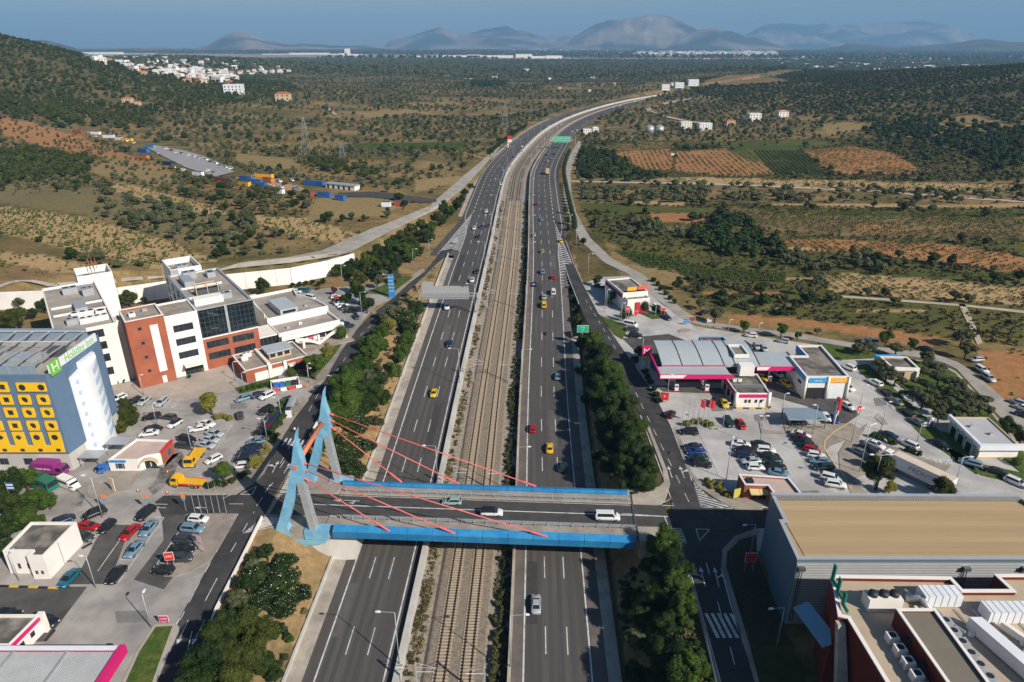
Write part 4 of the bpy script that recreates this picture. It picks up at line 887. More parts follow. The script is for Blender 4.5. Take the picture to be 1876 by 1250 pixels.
# roof works: grey screens, white rail, slats, plant
pw(H,'roof_screen',MB().box(-150,129.6,30.02,-100.6,129.9,32.6),mat('screen_bluegrey',(.23,.29,.36),.5,.08,.6))
for k in range(22): pw(H,'screen_rib',MB().box(-150 + 2.3 * k,129.5,30.03,-149.9 + 2.3 * k,129.59,32.6),'steel')
pw(H,'roof_screen',MB().box(-150,150.0,30.02,-101.5,150.3,32.8),MATS['screen_bluegrey'])
for y in (134.5,140.5,146.5): pw(H,'roof_duct',MB().box(-150,y,30.02,-103,y + .9,30.8),'steel')
for k in range(12): pw(H,'pergola_beam',MB().box(-102 - 4 * k,131.2,32.1,-101.7 - 4 * k,150,32.35),'steel')
pw(H,'pergola_rail',MB().box(-150,143.2,32.36,-101,143.3,32.46).box(-150,149.5,32.36,-101,149.6,32.46),'white')
pw(H,'roof_plant',MB().box(-112,135.8,30.02,-106,139.6,31.6),'steel'); pw(H,'roof_plant',MB().box(-104.6,140,30.02,-102,142.6,31.8),'steeld'); pw(H,'roof_plant',MB().box(-121,136.5,30.02,-117,139,31.2),'roofd')
Hs = bld('hotel_sign','long white rooftop sign with green lettering along the hotel roof edge','sign',-97.6,130,30.9)
sg = MB().box(-97.9,129.6,30.95,-97.5,147.2,32.9); pw(Hs,'board',sg,'whitec')
pw(Hs,'emblem_panel',MB().box(-97.5,129.6,30.3,-97.35,132.9,33.3),mat('logo_green',(.16,.52,.06),.5,.03))
def tpar(s,size,m,x,y,z,rz,name,par,sx=1,tilt=math.pi / 2):
 L = par.location; return text(s,size,m,(x - L.x,y - L.y,z - L.z),(tilt,0,rz),name,par,.02,sx)
tpar('Holiday Inn',2.45,'logo_green' if 'logo_green' in M else MATS['logo_green'],-97.46,140.3,31.95,R(90),'lettering',Hs,.98)
tpar('H',3.0,'white',-97.33,131.25,31.8,R(90),'emblem',Hs,1.1)
for y in (134,138,142,146): pw(Hs,'brace',MB().tube([(-98,y,33),(-100.5,y,30)],.06,4),'steel')
for (x,y,s,zz) in ((-94.8,131.5,2.4,9.6),(-91.5,136.5,2.6,10.0)): pw(H,'entrance_canopy',MB().box(x - 2.6,y - 1.5,zz,x + 2.2,y + 1.6,zz + .25).box(x - 2.4,y - 1.3,7,x - 2.25,y - 1.15,zz).box(x + 1.9,y - 1.3,7,x + 2.05,y - 1.15,zz),'steel')

# ------------------------------------------------------------------ office complex (local axes along its fronts)
OA = math.atan2(.586,.81); OX,OY = -103.3,168.9
def otr(x,y): return (OX + x * math.cos(OA) - y * math.sin(OA),OY + x * math.sin(OA) + y * math.cos(OA))
O_ = thing('office_building','white and red brick office complex with a dark glass upper box','office building',(OX,OY,0),OA)
def lb(t,name,x0,y0,z0,x1,y1,z1,m): return MB().box(x0,y0,z0,x1,y1,z1).build(name,M[m] if isinstance(m,str) else m,t)
plan(O_,[(-16,7),(-1.5,7),(-1.5,52),(-16,52)],6.9,24.2,'white','roofg',.7,.4,False)
plan(O_,[(-6,52.1),(4,52.1),(4,63),(-6,63)],6.9,24.6,'white','roofg',2.2,.4,False)
plan(O_,[(0,0),(9.5,0),(9.5,11),(0,11)],6.9,26.4,'brick','pave',.5,.35,False,coping='white')
plan(O_,[(-1.4,8),(0,8),(0,12.5),(-1.4,12.5)],6.9,24.8,'white','roofg',.2,.3,False)
plan(O_,[(9.6,1.3),(18.3,1.3),(18.3,13.5),(9.6,13.5)],6.9,25.2,'white','pave',.5,.35,False)
plan(O_,[(18.4,2.1),(34,2.1),(34,41),(18.4,41)],6.9,25.0,'white','roofg',.5,.5,False,coping='steel')
plan(O_,[(19.5,41.1),(29,41.1),(29,55),(19.5,55)],6.9,25.2,'white','roofg',2.0,.4,False)
lb(O_,'brick_front',18.35,1.5,6.9,34.1,2.09,16.6,'brick'); lb(O_,'coping',18.3,1.3,16.61,34.3,2.09,16.9,'white'); lb(O_,'brick_side',34.02,2.1,6.9,34.3,12,16.6,'brick')
cw = MB().box(18.5,1.75,16.95,34.0,2.08,25.3); cwo = cw.build('curtain_wall',M['glass2'],O_)
for k in range(13):
 if k == 6: continue
 mb = MB().box(18.6 + 1.25 * k,1.66,16.96,18.68 + 1.25 * k,1.74,25.2); mb.build('mullion',M['steeld'],cwo)
for k in range(5): MB().box(18.5,1.68,18.4 + 1.55 * k,34.0,1.745,18.46 + 1.55 * k).build('transom',M['steeld'],cwo)
lb(O_,'steel_column',25.7,1.4,16.95,26.4,1.745,25.4,'steel')
MB().box(34.03,2.2,16.95,34.12,14,25).build('curtain_wall',M['glass2'],O_)
for z in (22.8,19.2,15.5,11.4): win(O_,(-16,7),(-1.5,7),6.6,11.2,z - 1.1,z + 1.1,1 - 2,2,0,world=False)
for z in (22.6,19.0,15.3,11.6): win(O_,(-1.5,7),(-1.5,52),.8,1.9,z - .8,z + .8,-1,0,0,world=False)
for z in (24.2,20.0,15.8,11.6): win(O_,(0,0),(9.5,0),2.7,3.6,z - .45,z + .45,-1,0,world=False)
lb(O_,'white_panel',5.6,-.12,10.6,7.6,-.003,24.6,'white'); lb(O_,'door',5.9,-.1,7.1,7.0,-.003,9.2,'white')
for z in (21.6,17.5,13.4): win(O_,(9.6,1.3),(18.3,1.3),1.8,7.0,z - 1.0,z + 1.0,-1,3,world=False)
win(O_,(9.6,1.3),(18.3,1.3),2.6,7.6,7.1,10.4,-1,3,1,world=False); lb(O_,'entrance_canopy',12,-1.8,10.5,17.6,1.28,10.8,'white')
for s in (0,7.3):
 for z in (14.6,11.0): win(O_,(18.35,1.5),(34.1,1.5),.8 + s,7.0 + s,z - 1.05,z + 1.05,-1,4,world=False)
for z in (13,16.5,20,23):
 for y in (18,26,34,42): win(O_,(18.38,0),(18.38,50),y,y + 2.4,z - 1,z + 1,1,1,world=False)
def ac(t,x,y,z,sx,sy,sz,m='steel',fans=2,rz=0):
 x -= t.location.x * (abs(t.rotation_euler.z) < 1e-6); y -= t.location.y * (abs(t.rotation_euler.z) < 1e-6); z -= t.location.z
 g = MB().cbox(x,y,z + sz / 2,sx,sy,sz,rz).build('air_handler',M[m],t); f = MB(); n = max(1,fans)
 for k in range(n):
  fx = x + (k + .5 - n / 2) * sx / n * math.cos(rz); fy = y + (k + .5 - n / 2) * sx / n * math.sin(rz); r_ = min(sx / n,sy) * .38
  if fans: f.add([(fx + r_ * math.cos(a),fy + r_ * math.sin(a),z + sz + .02) for a in np.linspace(0,2 * math.pi,10,endpoint=False)],[tuple(range(10))])
 if fans: f.build('fan',M['black'],g)
 return g
for x,y,sx,sy,sz,m,fn in ((-8,26,3,8,1.8,'steel',0),(-4.6,40,3,4,2.2,'steel',2),(-9,44,4,3,2,'steel',2),(-8,20,6,2.2,1.4,'white',3),(-6,14,7,3,1.4,'white',4),(-11,15,3,3,1.6,'steel',2),(-3.8,17,2.6,2.6,1.8,'white',1),
                         (23,8,8,3,2.0,'white',0),(28,10,4,3,1.6,'steel',2),(25,17,7,2.5,1.7,'steeld',3),(22,30,3,8,1.8,'steel',0),(24,36,4,3,2.2,'steel',2),(30,34,2.5,3.5,1.6,'steel',1),(20.6,42,2.4,2.4,2,'steel',1),(24,46,3.5,3,2,'steel',2),(2.5,5,1.6,1.6,1.0,'white',1),(6,7.5,1.2,1.2,.8,'steel',0),(-3,56,3,3,1.6,'steel',1)):
 zt = 24.25 if x < -1.6 else (26.45 if x < 9 else 25.05)
 ac(O_,x,y,zt,sx,sy,sz,m,fn)
for (x0,y0,x1,y1) in ((-15,30,-2,30.25),(-15,22.8,-2,23.05),(18.8,24,31,24.25),(18.8,13.8,31,14.05)): lb(O_,'roof_rail',x0,y0,24.3 if x0 < 0 else 25.1,x1,y1,24.9 if x0 < 0 else 25.7,'white')
lb(O_,'pergola',21.5,15.4,27.6,28,15.6,27.9,'cream'); lb(O_,'pergola',21.5,19.4,27.6,28,19.6,27.9,'cream')
for x in (21.5,24.7,27.8): lb(O_,'pergola_post',x,15.4,25.05,x + .2,15.6,27.59,'cream'); lb(O_,'pergola_beam',x,15.61,27.6,x + .2,19.39,27.85,'cream')
for x in (2.4,3.4,4.4): lb(O_,'flue',x - 4,60,26.5,x - 3.8,60.2,30,'brick')
# annex
A_ = thing('annex_building','low white annex with curved side wall and open terraces beside the offices','building',(*otr(41,3),0),OA)
def aw(x,y): return x - 41,y - 3
def ap(poly_,*a,**k): return plan(A_,[aw(*p) for p in poly_],*a,world=False,**k)
cur = [(61 - 4.3 * ((y - 14) / 18)**2,y) for y in np.linspace(14,32,7)]
ap([(40.5,14),*cur,(58,39),(42,39)],6.9,13.0,'white','roofg',.9,.4)
ap([(40.5,3.5),(60.6,3.5),(60.8,13.9),(40.5,13.9)],6.9,11.4,'white','roofg',.9,.4)
lb(A_,'skylight',*aw(45.4,15.5),13.0,*aw(51.2,27.5),15.3,mat('zinc_roof',(.40,.44,.46),.5,.06,.4)); lb(A_,'skylight_window',*aw(46.2,15.38),13.9,*aw(50.4,15.49),14.8,'glass2')
def arch(x0,x1,y,z0,z1,nm='arched_beam'):
 b = MB(); P_ = [(x0 + (x1 - x0) * t,y,z0 + (z1 - z0) * math.sin(t * math.pi / 2)) for t in np.linspace(0,1,9)]
 P_ = [(aw(p[0],p[1])[0],aw(p[0],p[1])[1],p[2]) for p in P_]
 for p,q in zip(P_[:-1],P_[1:]): b.add([(p[0],p[1] - .3,p[2]),(q[0],q[1] - .3,q[2]),(q[0],q[1] + .3,q[2]),(p[0],p[1] + .3,p[2]),(p[0],p[1] - .3,p[2] + .9),(q[0],q[1] - .3,q[2] + .9),(q[0],q[1] + .3,q[2] + .9),(p[0],p[1] + .3,p[2] + .9)],[(0,3,2,1),(4,5,6,7),(0,1,5,4),(2,3,7,6)])
 b.build(nm,M['white'],A_)
arch(51.5,60.3,-.8,7.4,10.6); arch(51.5,44,-.8,7.4,10.2); lb(A_,'terrace_beam',*aw(40.6,1.2),10.4,*aw(61,2.0),12.0,'white'); lb(A_,'terrace_roof',*aw(40.6,2.01),11.0,*aw(61,3.45),11.3,'white')
for x in (42,46.5,51.5,60.6): lb(A_,'column',*aw(x - .35,-1.0),6.9,*aw(x + .35,-.3),10.6 if x > 43 else 10.4,'white')
lb(A_,'terrace',*aw(44,-4),6.95,*aw(62,3.4),7.5,'pave'); lb(A_,'red_panel',*aw(49.6,3.2),7.6,*aw(51.2,3.48),10.9,mat('pink_panel',(.62,.10,.16),.7,.05))
for x in (43.5,46.5,53,55.5): win(A_,aw(40.5,3.5),aw(60.6,3.5),x - 40.5,x - 38.3,7.8,10.4,-1,1,world=False)
lb(A_,'link_glass',*aw(34.5,5),7,*aw(40.4,5.3),11.6,'glass'); lb(A_,'link_roof',*aw(34.5,4.5),11.61,*aw(40.4,14),12.0,'white')
for k in range(5): lb(A_,'link_mullion',*aw(34.6 + 1.3 * k,4.85),7,*aw(34.75 + 1.3 * k,4.99),11.6,'steeld')
lb(A_,'vent',*aw(44.5,8),11.4,*aw(45.6,9),12.1,'steel'); lb(A_,'vent',*aw(49,9.3),11.4,*aw(50,10.1),12,'white'); lb(A_,'vent',*aw(55,20),13,*aw(56,21),13.6,'steel')
lb(A_,'wing_wall',*aw(40.3,16),13.0,*aw(40.45,30),15.2,'white')
# low brick building
K_ = thing('brick_pavilion','low red brick building with white garage wall and grey roof kiosk beside the offices','building',(*otr(25,-14),0),OA)
plan(K_,[(0,0),(18,0),(18,13),(0,13)],6.9,10.4,'brick','pave',.35,.3,False,coping='white')
lb(K_,'white_wall',2.4,-.25,7,11.8,-.003,9.4,'white'); lb(K_,'buttress',6.2,-.7,6.9,7.2,-.26,11.2,'white'); lb(K_,'buttress',10.6,-.7,6.9,11.5,-.26,11.2,'white'); lb(K_,'roof_beam',6.3,.35,10.5,7.1,12.6,11.4,'white')
lb(K_,'kiosk_wall',8.2,4.2,10.45,14.6,9.2,12.4,'cream'); lb(K_,'kiosk_roof',7.6,3.6,12.41,15.2,9.8,12.8,MATS['zinc_roof'])
for x in (8.5,10.6,12.7): lb(K_,'kiosk_window',x,4.08,11.0,x + 1.5,4.19,12.1,'glass')
b = MB(); b.smooth = True; b.tube([(1.2,8,11),(3.0,8,11.1)],.9,12); b.build('roof_tank',M['white'],K_); ac(K_,3.5,10.5,10.45,2.4,1.4,1.2,'white',2); lb(K_,'door',12.6,-.2,7,13.8,-.003,9.3,'glass2'); lb(K_,'porch',11.9,-2.0,9.4,14.2,-.01,9.7,'white')
for k in range(6): lb(K_,'roof_railing',15 + .5 * k,.5,10.5,15.06 + .5 * k,.56,11.6,'steel')

# ------------------------------------------------------------------ small buildings, left side
Kb = bld('bank_branch','small white bank with arched corner porch and blue lettered fascia','bank',-90.0,128.6)
plan(Kb,[(-90,128.8),(-83.4,128.8),(-82.2,130.4),(-79.6,131.4),(-79.3,137),(-88,137.6)],6.9,9.7,'white',mat('roof_pink',(.50,.38,.33),.95,.1,.3),.4,.3)
win(Kb,(-90,128.8),(-83.4,128.8),2.0,2.9,7.8,9.1,-1,1); win(Kb,(-90,128.8),(-83.4,128.8),1.5,1.85,7.8,9.1,-1,0,gm='binb'); win(Kb,(-90,128.8),(-83.4,128.8),3.05,3.4,7.8,9.1,-1,0,gm='binb')
ppp = MB();
for t_ in range(10):
 a0,a1 = math.pi * t_ / 10,math.pi * (t_ + 1) / 10; c0 = Vector((-81.9,130.0,8.3)); u = Vector((.90,.40,0))
 for r0,r1,d0 in ((1.6,2.0,0),):
  q = [c0 + u * (r * math.cos(a)) + Vector((0,0,r * .8 * math.sin(a))) + Vector((.4,-.9,0)) * d for d in (0,1) for a,r in ((a0,r0),(a0,r1),(a1,r1),(a1,r0))]
  ppp.add(q,[(0,1,2,3),(7,6,5,4),(0,4,5,1),(1,5,6,2),(2,6,7,3),(3,7,4,0)])
pw(Kb,'porch_arch',ppp,'cream'); pw(Kb,'brick_wall',MB().box(-79.7,131.6,7,-79.2,136.8,9.9),'brick'); pw(Kb,'red_band',MB().box(-79.8,131.5,9.91,-79.1,137,10.25),'red')
win(Kb,(-79.2,131.6),(-79.2,136.8),2.2,3.4,7.9,9.2,-1,1,gm='binb'); win(Kb,(-82.9,129.5),(-80.2,131.0),.5,1.5,7.1,9.0,-1,0); win(Kb,(-82.9,129.5),(-80.2,131.0),1.8,2.7,7.1,9.0,-1,0)
pw(Kb,'fascia',MB().box(-89.7,128.6,9.45,-86.0,128.79,10.0),'sky_blue'); tpar('GEFYRA BANK',.5,'binb',-87.8,128.58,9.72,0,'lettering',Kb,.95)
Kw = bld('white_outbuilding','plain white block building with stained flat roof beside the lower car park','building',-90.7,95.6)
plan(Kw,[(-90.8,96.6),(-85.6,96.6),(-85.6,95.2),(-82.7,95.2),(-82.3,104.6),(-90.9,104.6)],6.9,11.7,'white','roofd',.5,.35)
for s,q in ((1.6,0),(3.3,0)): win(Kw,(-90.8,96.6),(-85.6,96.6),s + .3,s + .75,8.2,9.3,-1,0)
for s in (.7,1.7): win(Kw,(-85.6,95.2),(-82.7,95.2),s,s + .4,8.2,8.9,-1,0)
pw(Kw,'downpipe',MB().tube([(-85.7,96.5,7),(-85.7,96.5,12)],.07,6),'steel'); pw(Kw,'downpipe',MB().tube([(-82.45,99,7),(-82.45,99,12)],.07,6),'steel')
Kl = bld('petrol_canopy','corrugated petrol station canopy with magenta edge at the bottom left corner','canopy',-57.8,75)
pw(Kl,'roof_sheet',MB().box(-95,55,12.0,-58.6,74.8,12.3),mat('corrugated_grey',(.42,.43,.43),.5,.08,.5))
for k in range(120): pw(Kl,'corrugation',MB().box(-94.5 + .3 * k,55,12.301,-94.38 + .3 * k,74.6,12.37),MATS['corrugated_grey'])
pw(Kl,'eaves_panel',MB().box(-95,74.81,11.6,-58.0,75.4,12.5),'whitec'); pw(Kl,'red_line',MB().box(-95,74.3,12.38,-58.7,74.42,12.5),'magenta'); pw(Kl,'edge_fascia',MB().box(-58.59,55,11.2,-57.7,75.41,12.75),'magenta')
for x in (-66,-74,-82): pw(Kl,'cross_beam',MB().box(x,55,12.38,x + .35,74.5,12.55),'steel')
for x in (-62,-76): pw(Kl,'pillar',MB().box(x,68,6.9,x + .5,68.5,12),'white')
Ks = bld('petrol_shop','small white petrol shop with magenta band and mottled roof, bottom left','shop',-76.6,80)
plan(Ks,[(-96,77.2),(-77.0,77.2),(-76.2,83.4),(-96,83.4)],6.9,10.2,'white','roofd',.4,.35)
pw(Ks,'magenta_band',MB().prism([(-76.95,77.3),(-76.15,83.3),(-76.0,83.3),(-76.8,77.3)],9.7,10.4),'magenta'); pw(Ks,'end_pier',MB().box(-76.6,83.0,6.9,-75.6,83.8,10.8),'white')
for s in (1.5,3.6): win(Ks,(-77.0,77.2),(-76.2,83.4),s,s + .8,8.2,9.1,-1,0)

# ------------------------------------------------------------------ petrol station, right side
PS = bld('petrol_station_canopy','wide grey petrol station canopy with magenta fascia over the left pumps','canopy',40,165)
def fasc(t,x0,x1,y,z0,z1,wfrac=.36):
 pw(t,'fascia',MB().box(x0,y,z0,x1,y + .4,z1),'magenta'); xs = x0 + (x1 - x0) * wfrac
 b = MB(); b.add([(x0 - .01,y - .02,z0 + .25),(xs - .9,y - .02,z0 + .25),(xs,y - .02,z1),(x0 - .01,y - .02,z1)],[(0,1,2,3)]); pw(t,'fascia_white',b,'white')
zinc = MATS['zinc_roof']
pw(PS,'lower_roof',MB().box(40.2,165.4,12.2,59.3,171.2,12.6),zinc); fasc(PS,40,59.6,165,11.9,13.1)
pw(PS,'side_fascia',MB().box(39.8,165.4,11.9,40.19,184.5,13.1),'magenta')
b = MB(); n = 10; rr = []
for k in range(n + 1):
 t_ = k / n; rr.append((171 + 14 * t_,13.2 + 1.5 * math.sin(t_ * math.pi * .62)))
for k in range(n): b.add([(41.5,rr[k][0],rr[k][1]),(68.8,rr[k][0],rr[k][1]),(68.8,rr[k+1][0],rr[k+1][1]),(41.5,rr[k+1][0],rr[k+1][1])],[(0,1,2,3)])
b.box(41.5,171.0,12.61,68.8,171.3,13.19); pw(PS,'curved_roof',b,zinc)
for x in (41.5,47.2,53,58.9,62,68.7):
 b = MB()
 for k in range(n): b.add([(x,rr[k][0],rr[k][1] + .02),(x + .14,rr[k][0],rr[k][1] + .02),(x + .14,rr[k][0],rr[k][1] + .16),(x,rr[k][0],rr[k][1] + .16),(x,rr[k+1][0],rr[k+1][1] + .02),(x + .14,rr[k+1][0],rr[k+1][1] + .02),(x + .14,rr[k+1][0],rr[k+1][1] + .16),(x,rr[k+1][0],rr[k+1][1] + .16)],[(3,2,6,7),(0,4,5,1),(0,3,7,4),(1,5,6,2)])
 pw(PS,'roof_seam',b,'steeld')
pw(PS,'red_lip',MB().box(41.6,170.85,12.9,59.5,170.99,13.2),'magenta'); plan(PS,[(62.4,174),(66.5,174),(66.5,181),(62.4,181)],14.0,14.6,'white','roofd',.5,.3)
pw(PS,'service_core',MB().box(62.5,168.2,11.2,66.4,170.8,14.2),'white')
for x in (45.4,53.8):
 pw(PS,'pillar',MB().tube([(x,170,7),(x,170,12.2)],.3,8),'steel'); pw(PS,'pillar',MB().tube([(x,179,7),(x,179,13)],.3,8),'steel')
for i,(x,y,l) in enumerate(((45.4,167.6,'petrol pump nearest the street under the left canopy'),(53.8,167.6,'petrol pump at the canopy front nearest the shop'),(45.4,173,'petrol pump deep under the left canopy, street side'),(53.8,173,'petrol pump deep under the left canopy, shop side'),(73.0,173.0,'petrol pump under the right canopy beside the yellow taxis'))):
 t = bld('petrol_pump',l,'petrol pump',x,y,7.05,'petrol pumps under the canopies'); pw(t,'plinth',vbox(x - .9,y - .5,7.05,x + .9,y + .5,7.2),'red'); pw(t,'body',vbox(x - .5,y - .3,7.21,x + .5,y + .3,8.9),'whitec'); pw(t,'display',vbox(x - .35,y - .34,8.2,x + .35,y - .301,8.7),'black'); pw(t,'hose',MB().tube([(x + .5,y,8.5),(x + .75,y,7.8),(x + .5,y,7.5)],.04,4),'black')
PR = bld('petrol_station_canopy','smaller grey canopy with magenta fascia joined to the right of the petrol shop','canopy',70,170)
pw(PR,'roof_sheet',MB().box(69.0,170.4,12.6,79.6,180.5,12.9),zinc); fasc(PR,67.8,79.9,170,11.9,13.1,.3); pw(PR,'side_fascia',MB().box(79.61,170.4,12.2,79.9,180.4,13.1),'steeld'); pw(PR,'pillar',MB().tube([(73,174,7),(73,174,12.6)],.3,8),'steel')
ST = bld('petrol_shop','white petrol station shop with magenta band between the two canopies','shop',59,158.6)
plan(ST,[(58.9,158.4),(67.6,158.4),(68.0,170.0),(58.4,170.0)],6.9,10.6,'white','roofd',.45,.3)
pw(ST,'band',MB().box(59.6,158.2,9.9,67.0,158.39,10.75),'magenta'); pw(ST,'band',MB().prism([(58.4,170),(58.9,158.6),(58.7,158.6),(58.2,170)],9.9,10.75),'magenta')
for x in (58.9,67.5): b = MB(); b.smooth = True; pw(ST,'corner_column',b.tube([(x,158.5,6.9),(x,158.5,11.2)],.5,12),'white')
for x in (61.3,62.3,64.0,65.3): win(ST,(58.9,158.4),(67.6,158.4),x - 59,x - 58.4,8.3,9.2,-1,0)
for s in (2,5,8): win(ST,(58.4,170),(58.9,158.4),s,s + 2,7.4,9.5,-1,1)
for k in range(18): pw(ST,'roof_slat',MB().box(59.6 + .42 * k,161.4,10.9,59.75 + .42 * k,163.6,11.15),'steel')
for x in (60.6,62): ac(ST,x,166,10.65,1.0,.5,.8,'white',1)
GA = bld('car_wash_garage','grey-roofed garage with blue and orange signs over two service bays','garage',78.5,163)
plan(GA,[(78.5,163.2),(90.0,163.2),(91.2,184),(84,184),(84,176.6),(78.9,176.6)],6.9,13.0,'white','roofd',.5,.4,coping='whitec')
pw(GA,'bay_opening',MB().box(79.3,163.05,7.0,84.0,163.19,10.3),'black'); pw(GA,'shutter',MB().box(85.2,163.05,7.0,89.2,163.19,11.6),'whitec'); pw(GA,'shutter',MB().box(79.3,163.05,10.31,84.0,163.19,11.6),'white')
pw(GA,'sign_blue',MB().box(79.3,162.85,11.9,84.2,163.04,13.2),'sky_blue'); pw(GA,'sign_amber',MB().box(84.9,162.85,11.9,89.6,163.04,13.2),'amber')
tpar('SERVICE',.55,'white',81.8,162.83,12.4,0,'lettering',GA); tpar('EXPRESS',.55,'white',87.3,162.83,12.4,0,'lettering',GA)
for x in (78.6,84.55,90.0): b = MB(); b.smooth = True; pw(GA,'column',b.tube([(x,162.9,6.9),(x,162.9,13.5)],.38,10),'white')
pw(GA,'side_band',MB().box(78.3,163.3,12.1,78.49,170,13.3),'sky_blue'); win(GA,(78.5,176),(78.5,163.2),8.5,10.5,10.2,10.9,-1,0); pw(GA,'rear_band',MB().box(83.8,176.7,11.6,83.99,184,13.4),'sky_blue')
BS = bld('blue_edged_shop','small flat-roofed shop with blue roof edge behind the petrol canopy','shop',61,189)
plan(BS,[(58.5,186),(67.5,186),(66.0,196.5),(58.5,196.5)],6.9,10.4,mat('maroon_wall',(.20,.02,.06),.8,.05),'roofd',.4,.3,coping='sky_blue');
# restaurant
RE = bld('fast_food_restaurant','white drive-through restaurant with dark flat roof and red trim by the slip road','restaurant',41,227)
plan(RE,[(35.6,245.4),(45.2,247.8),(48.9,232.0),(39.6,230.0)],6.9,13.0,'white','roofd',.5,.4); plan(RE,[(40.9,226.8),(49.1,228.8),(48.2,232.3),(40.2,230.2)],6.9,11.6,'white','roofd',.5,.3)
plan(RE,[(36.2,252),(46.4,254.3),(45.3,248.2),(35.8,246)],6.9,11.4,mat('panel_greyblue',(.25,.28,.32),.7,.08,.5),'roofd',.3,.3)
pw(RE,'magenta_band',MB().prism([(35.4,245.3),(39.4,229.9),(39.2,229.8),(35.2,245.2)],11.6,12.6),mat('maroon_band',(.22,.03,.07),.7,.05))
pw(RE,'red_sculpture',MB().box(44.0,227.0,7.2,45.4,227.3,11.0),'red'); pw(RE,'entrance_red',MB().box(45.3,227.2,7.1,47.8,227.6,8.5),'red')
Rs = bld('roof_sign','yellow and red lettered sign boards on the restaurant roof edge','sign',42,231,13.5)
pw(Rs,'board',MB().prism([(41.2,230.6),(44.6,231.4),(44.5,231.6),(41.1,230.8)],14.0,15.3),'amber'); pw(Rs,'board',MB().prism([(45.0,231.5),(49.0,232.5),(48.9,232.7),(44.9,231.7)],14.2,15.5),mat('sign_salmon',(.70,.12,.08),.5,.04))
pw(Rs,'post',MB().box(42,231,13.5,42.1,231.1,14).box(47,232.2,13.5,47.1,232.3,14.2),'steeld')
# small cream building and bungalow by the olive grove
SB = bld('cream_office','small cream building with blue back roof among the olive trees','building',108,174)
plan(SB,[(107.6,174.2),(115.0,173.6),(115.6,181.4),(107.8,181.8)],6.9,10.4,'cream','roofd',.5,.4,coping='white'); pw(SB,'white_fascia',MB().box(107.4,173.5,10.2,115.2,174.1,10.95),'white'); pw(SB,'blue_roof',MB().box(107.6,182.0,9.8,115.2,184.2,10.4),'sky_blue'); win(SB,(107.6,174.2),(115,173.6),2.2,3.8,8.2,9.6,-1,1)
pw(SB,'corner_pier',MB().box(114.2,172.8,6.9,114.8,173.4,10.2),'white')
BG = bld('bungalow','pale bungalow with grey roof and arched porches along its left side','building',106,133)
plan(BG,[(107.2,133.6),(116.2,134.0),(117.3,146.6),(108.2,146.8)],6.9,10.4,'cream',mat('roof_lightgrey',(.42,.42,.43),.9,.06,.3),.3,.3)
pw(BG,'fascia',MB().box(106.4,132.6,10.0,118.6,133.5,11.3),'whitec'); pw(BG,'end_wall',MB().box(107.3,133.51,7.6,116.2,133.6,9.99),'white'); pw(BG,'side_fascia',MB().prism([(106.6,133.51),(107.3,133.51),(108.3,147.2),(107.6,147.2)],10.2,11.2),'whitec')
for k in range(3):
 y0 = 136.6 + 3.4 * k; b = MB(); m = 9
 arcp = [(y0 + 1.5 * math.cos(a),9.2 + 1.4 * math.sin(a)) for a in np.linspace(0,math.pi,m)] + [(y0 - 1.5,7),(y0 + 1.5,7)]
 xw = 107.35 + .08 * (y0 - 133.5); b.add([(xw - .9,y,z) for y,z in arcp] + [(xw + .1,y,z) for y,z in arcp],[tuple(range(len(arcp)))[::-1]] + [(i,(i+1) % len(arcp),len(arcp) + (i+1) % len(arcp),len(arcp) + i) for i in range(len(arcp))]); pw(BG,'arched_porch',b,mat('porch_green',(.32,.42,.38),.7,.05))
 pw(BG,'door',MB().box(xw - .95,y0 - .9,7,xw - .91,y0 + .9,9.6),'glass2')
for x,y in ((110,142),(112.5,138.5)): pw(BG,'roof_vent',MB().box(x,y,10.4,x + .9,y + .6,11.0),'steel')
# guard kiosk by the junction
KI = bld('brick_kiosk','brick kiosk with cream awnings and pinkish flat roof beside the junction','kiosk',50,118)
plan(KI,[(48.6,118.6),(53.3,118.3),(53.6,115.2),(59.3,114.8),(58.6,121.2),(48.4,122.4)],6.9,10.2,'brick',MATS['roof_pink'],.45,.3,coping='whitec')
for x in (49.6,51.6): b = MB(); b.prism([(x,117.1),(x + 1.9,117.0),(x + 1.9,118.4),(x,118.5)],9.1,lambda X,Y: 9.3 + (Y - 117) * .3); pw(KI,'awning',b,mat('awning_cream',(.62,.52,.25),.8,.05)); win(KI,(48.6,118.6),(53.3,118.3),x - 48.4,x - 46.9,7.4,9.0,-1,0,gm='glass2')
pw(KI,'roof_hatch',MB().box(49.4,119.6,10.25,50.8,121.0,10.8),'black')
# carport
CPT = bld('carport','open carport with corrugated pale blue roof between the petrol station and car park','carport',69,147)
pw(CPT,'roof_sheet',MB().prism([(69.0,152.6),(78.4,152.6),(78.0,146.3),(68.2,146.5)],9.9,10.0),mat('corrugated_blue',(.36,.45,.50),.45,.05,.5))
for k in range(28): x = 68.5 + .33 * k; pw(CPT,'corrugation',MB().prism([(x,146.5),(x + .12,146.5),(x + .72,152.5),(x + .6,152.5)],10.001,10.08),MATS['corrugated_blue'])
for x in (68.8,72,75,77.6):
 for y in (147,152): pw(CPT,'post',MB().box(x,y,7,x + .14,y + .14,9.9),'steeld')
pw(CPT,'back_rail',MB().box(68.6,146.6,8.0,77.6,146.68,8.1),'steeld')

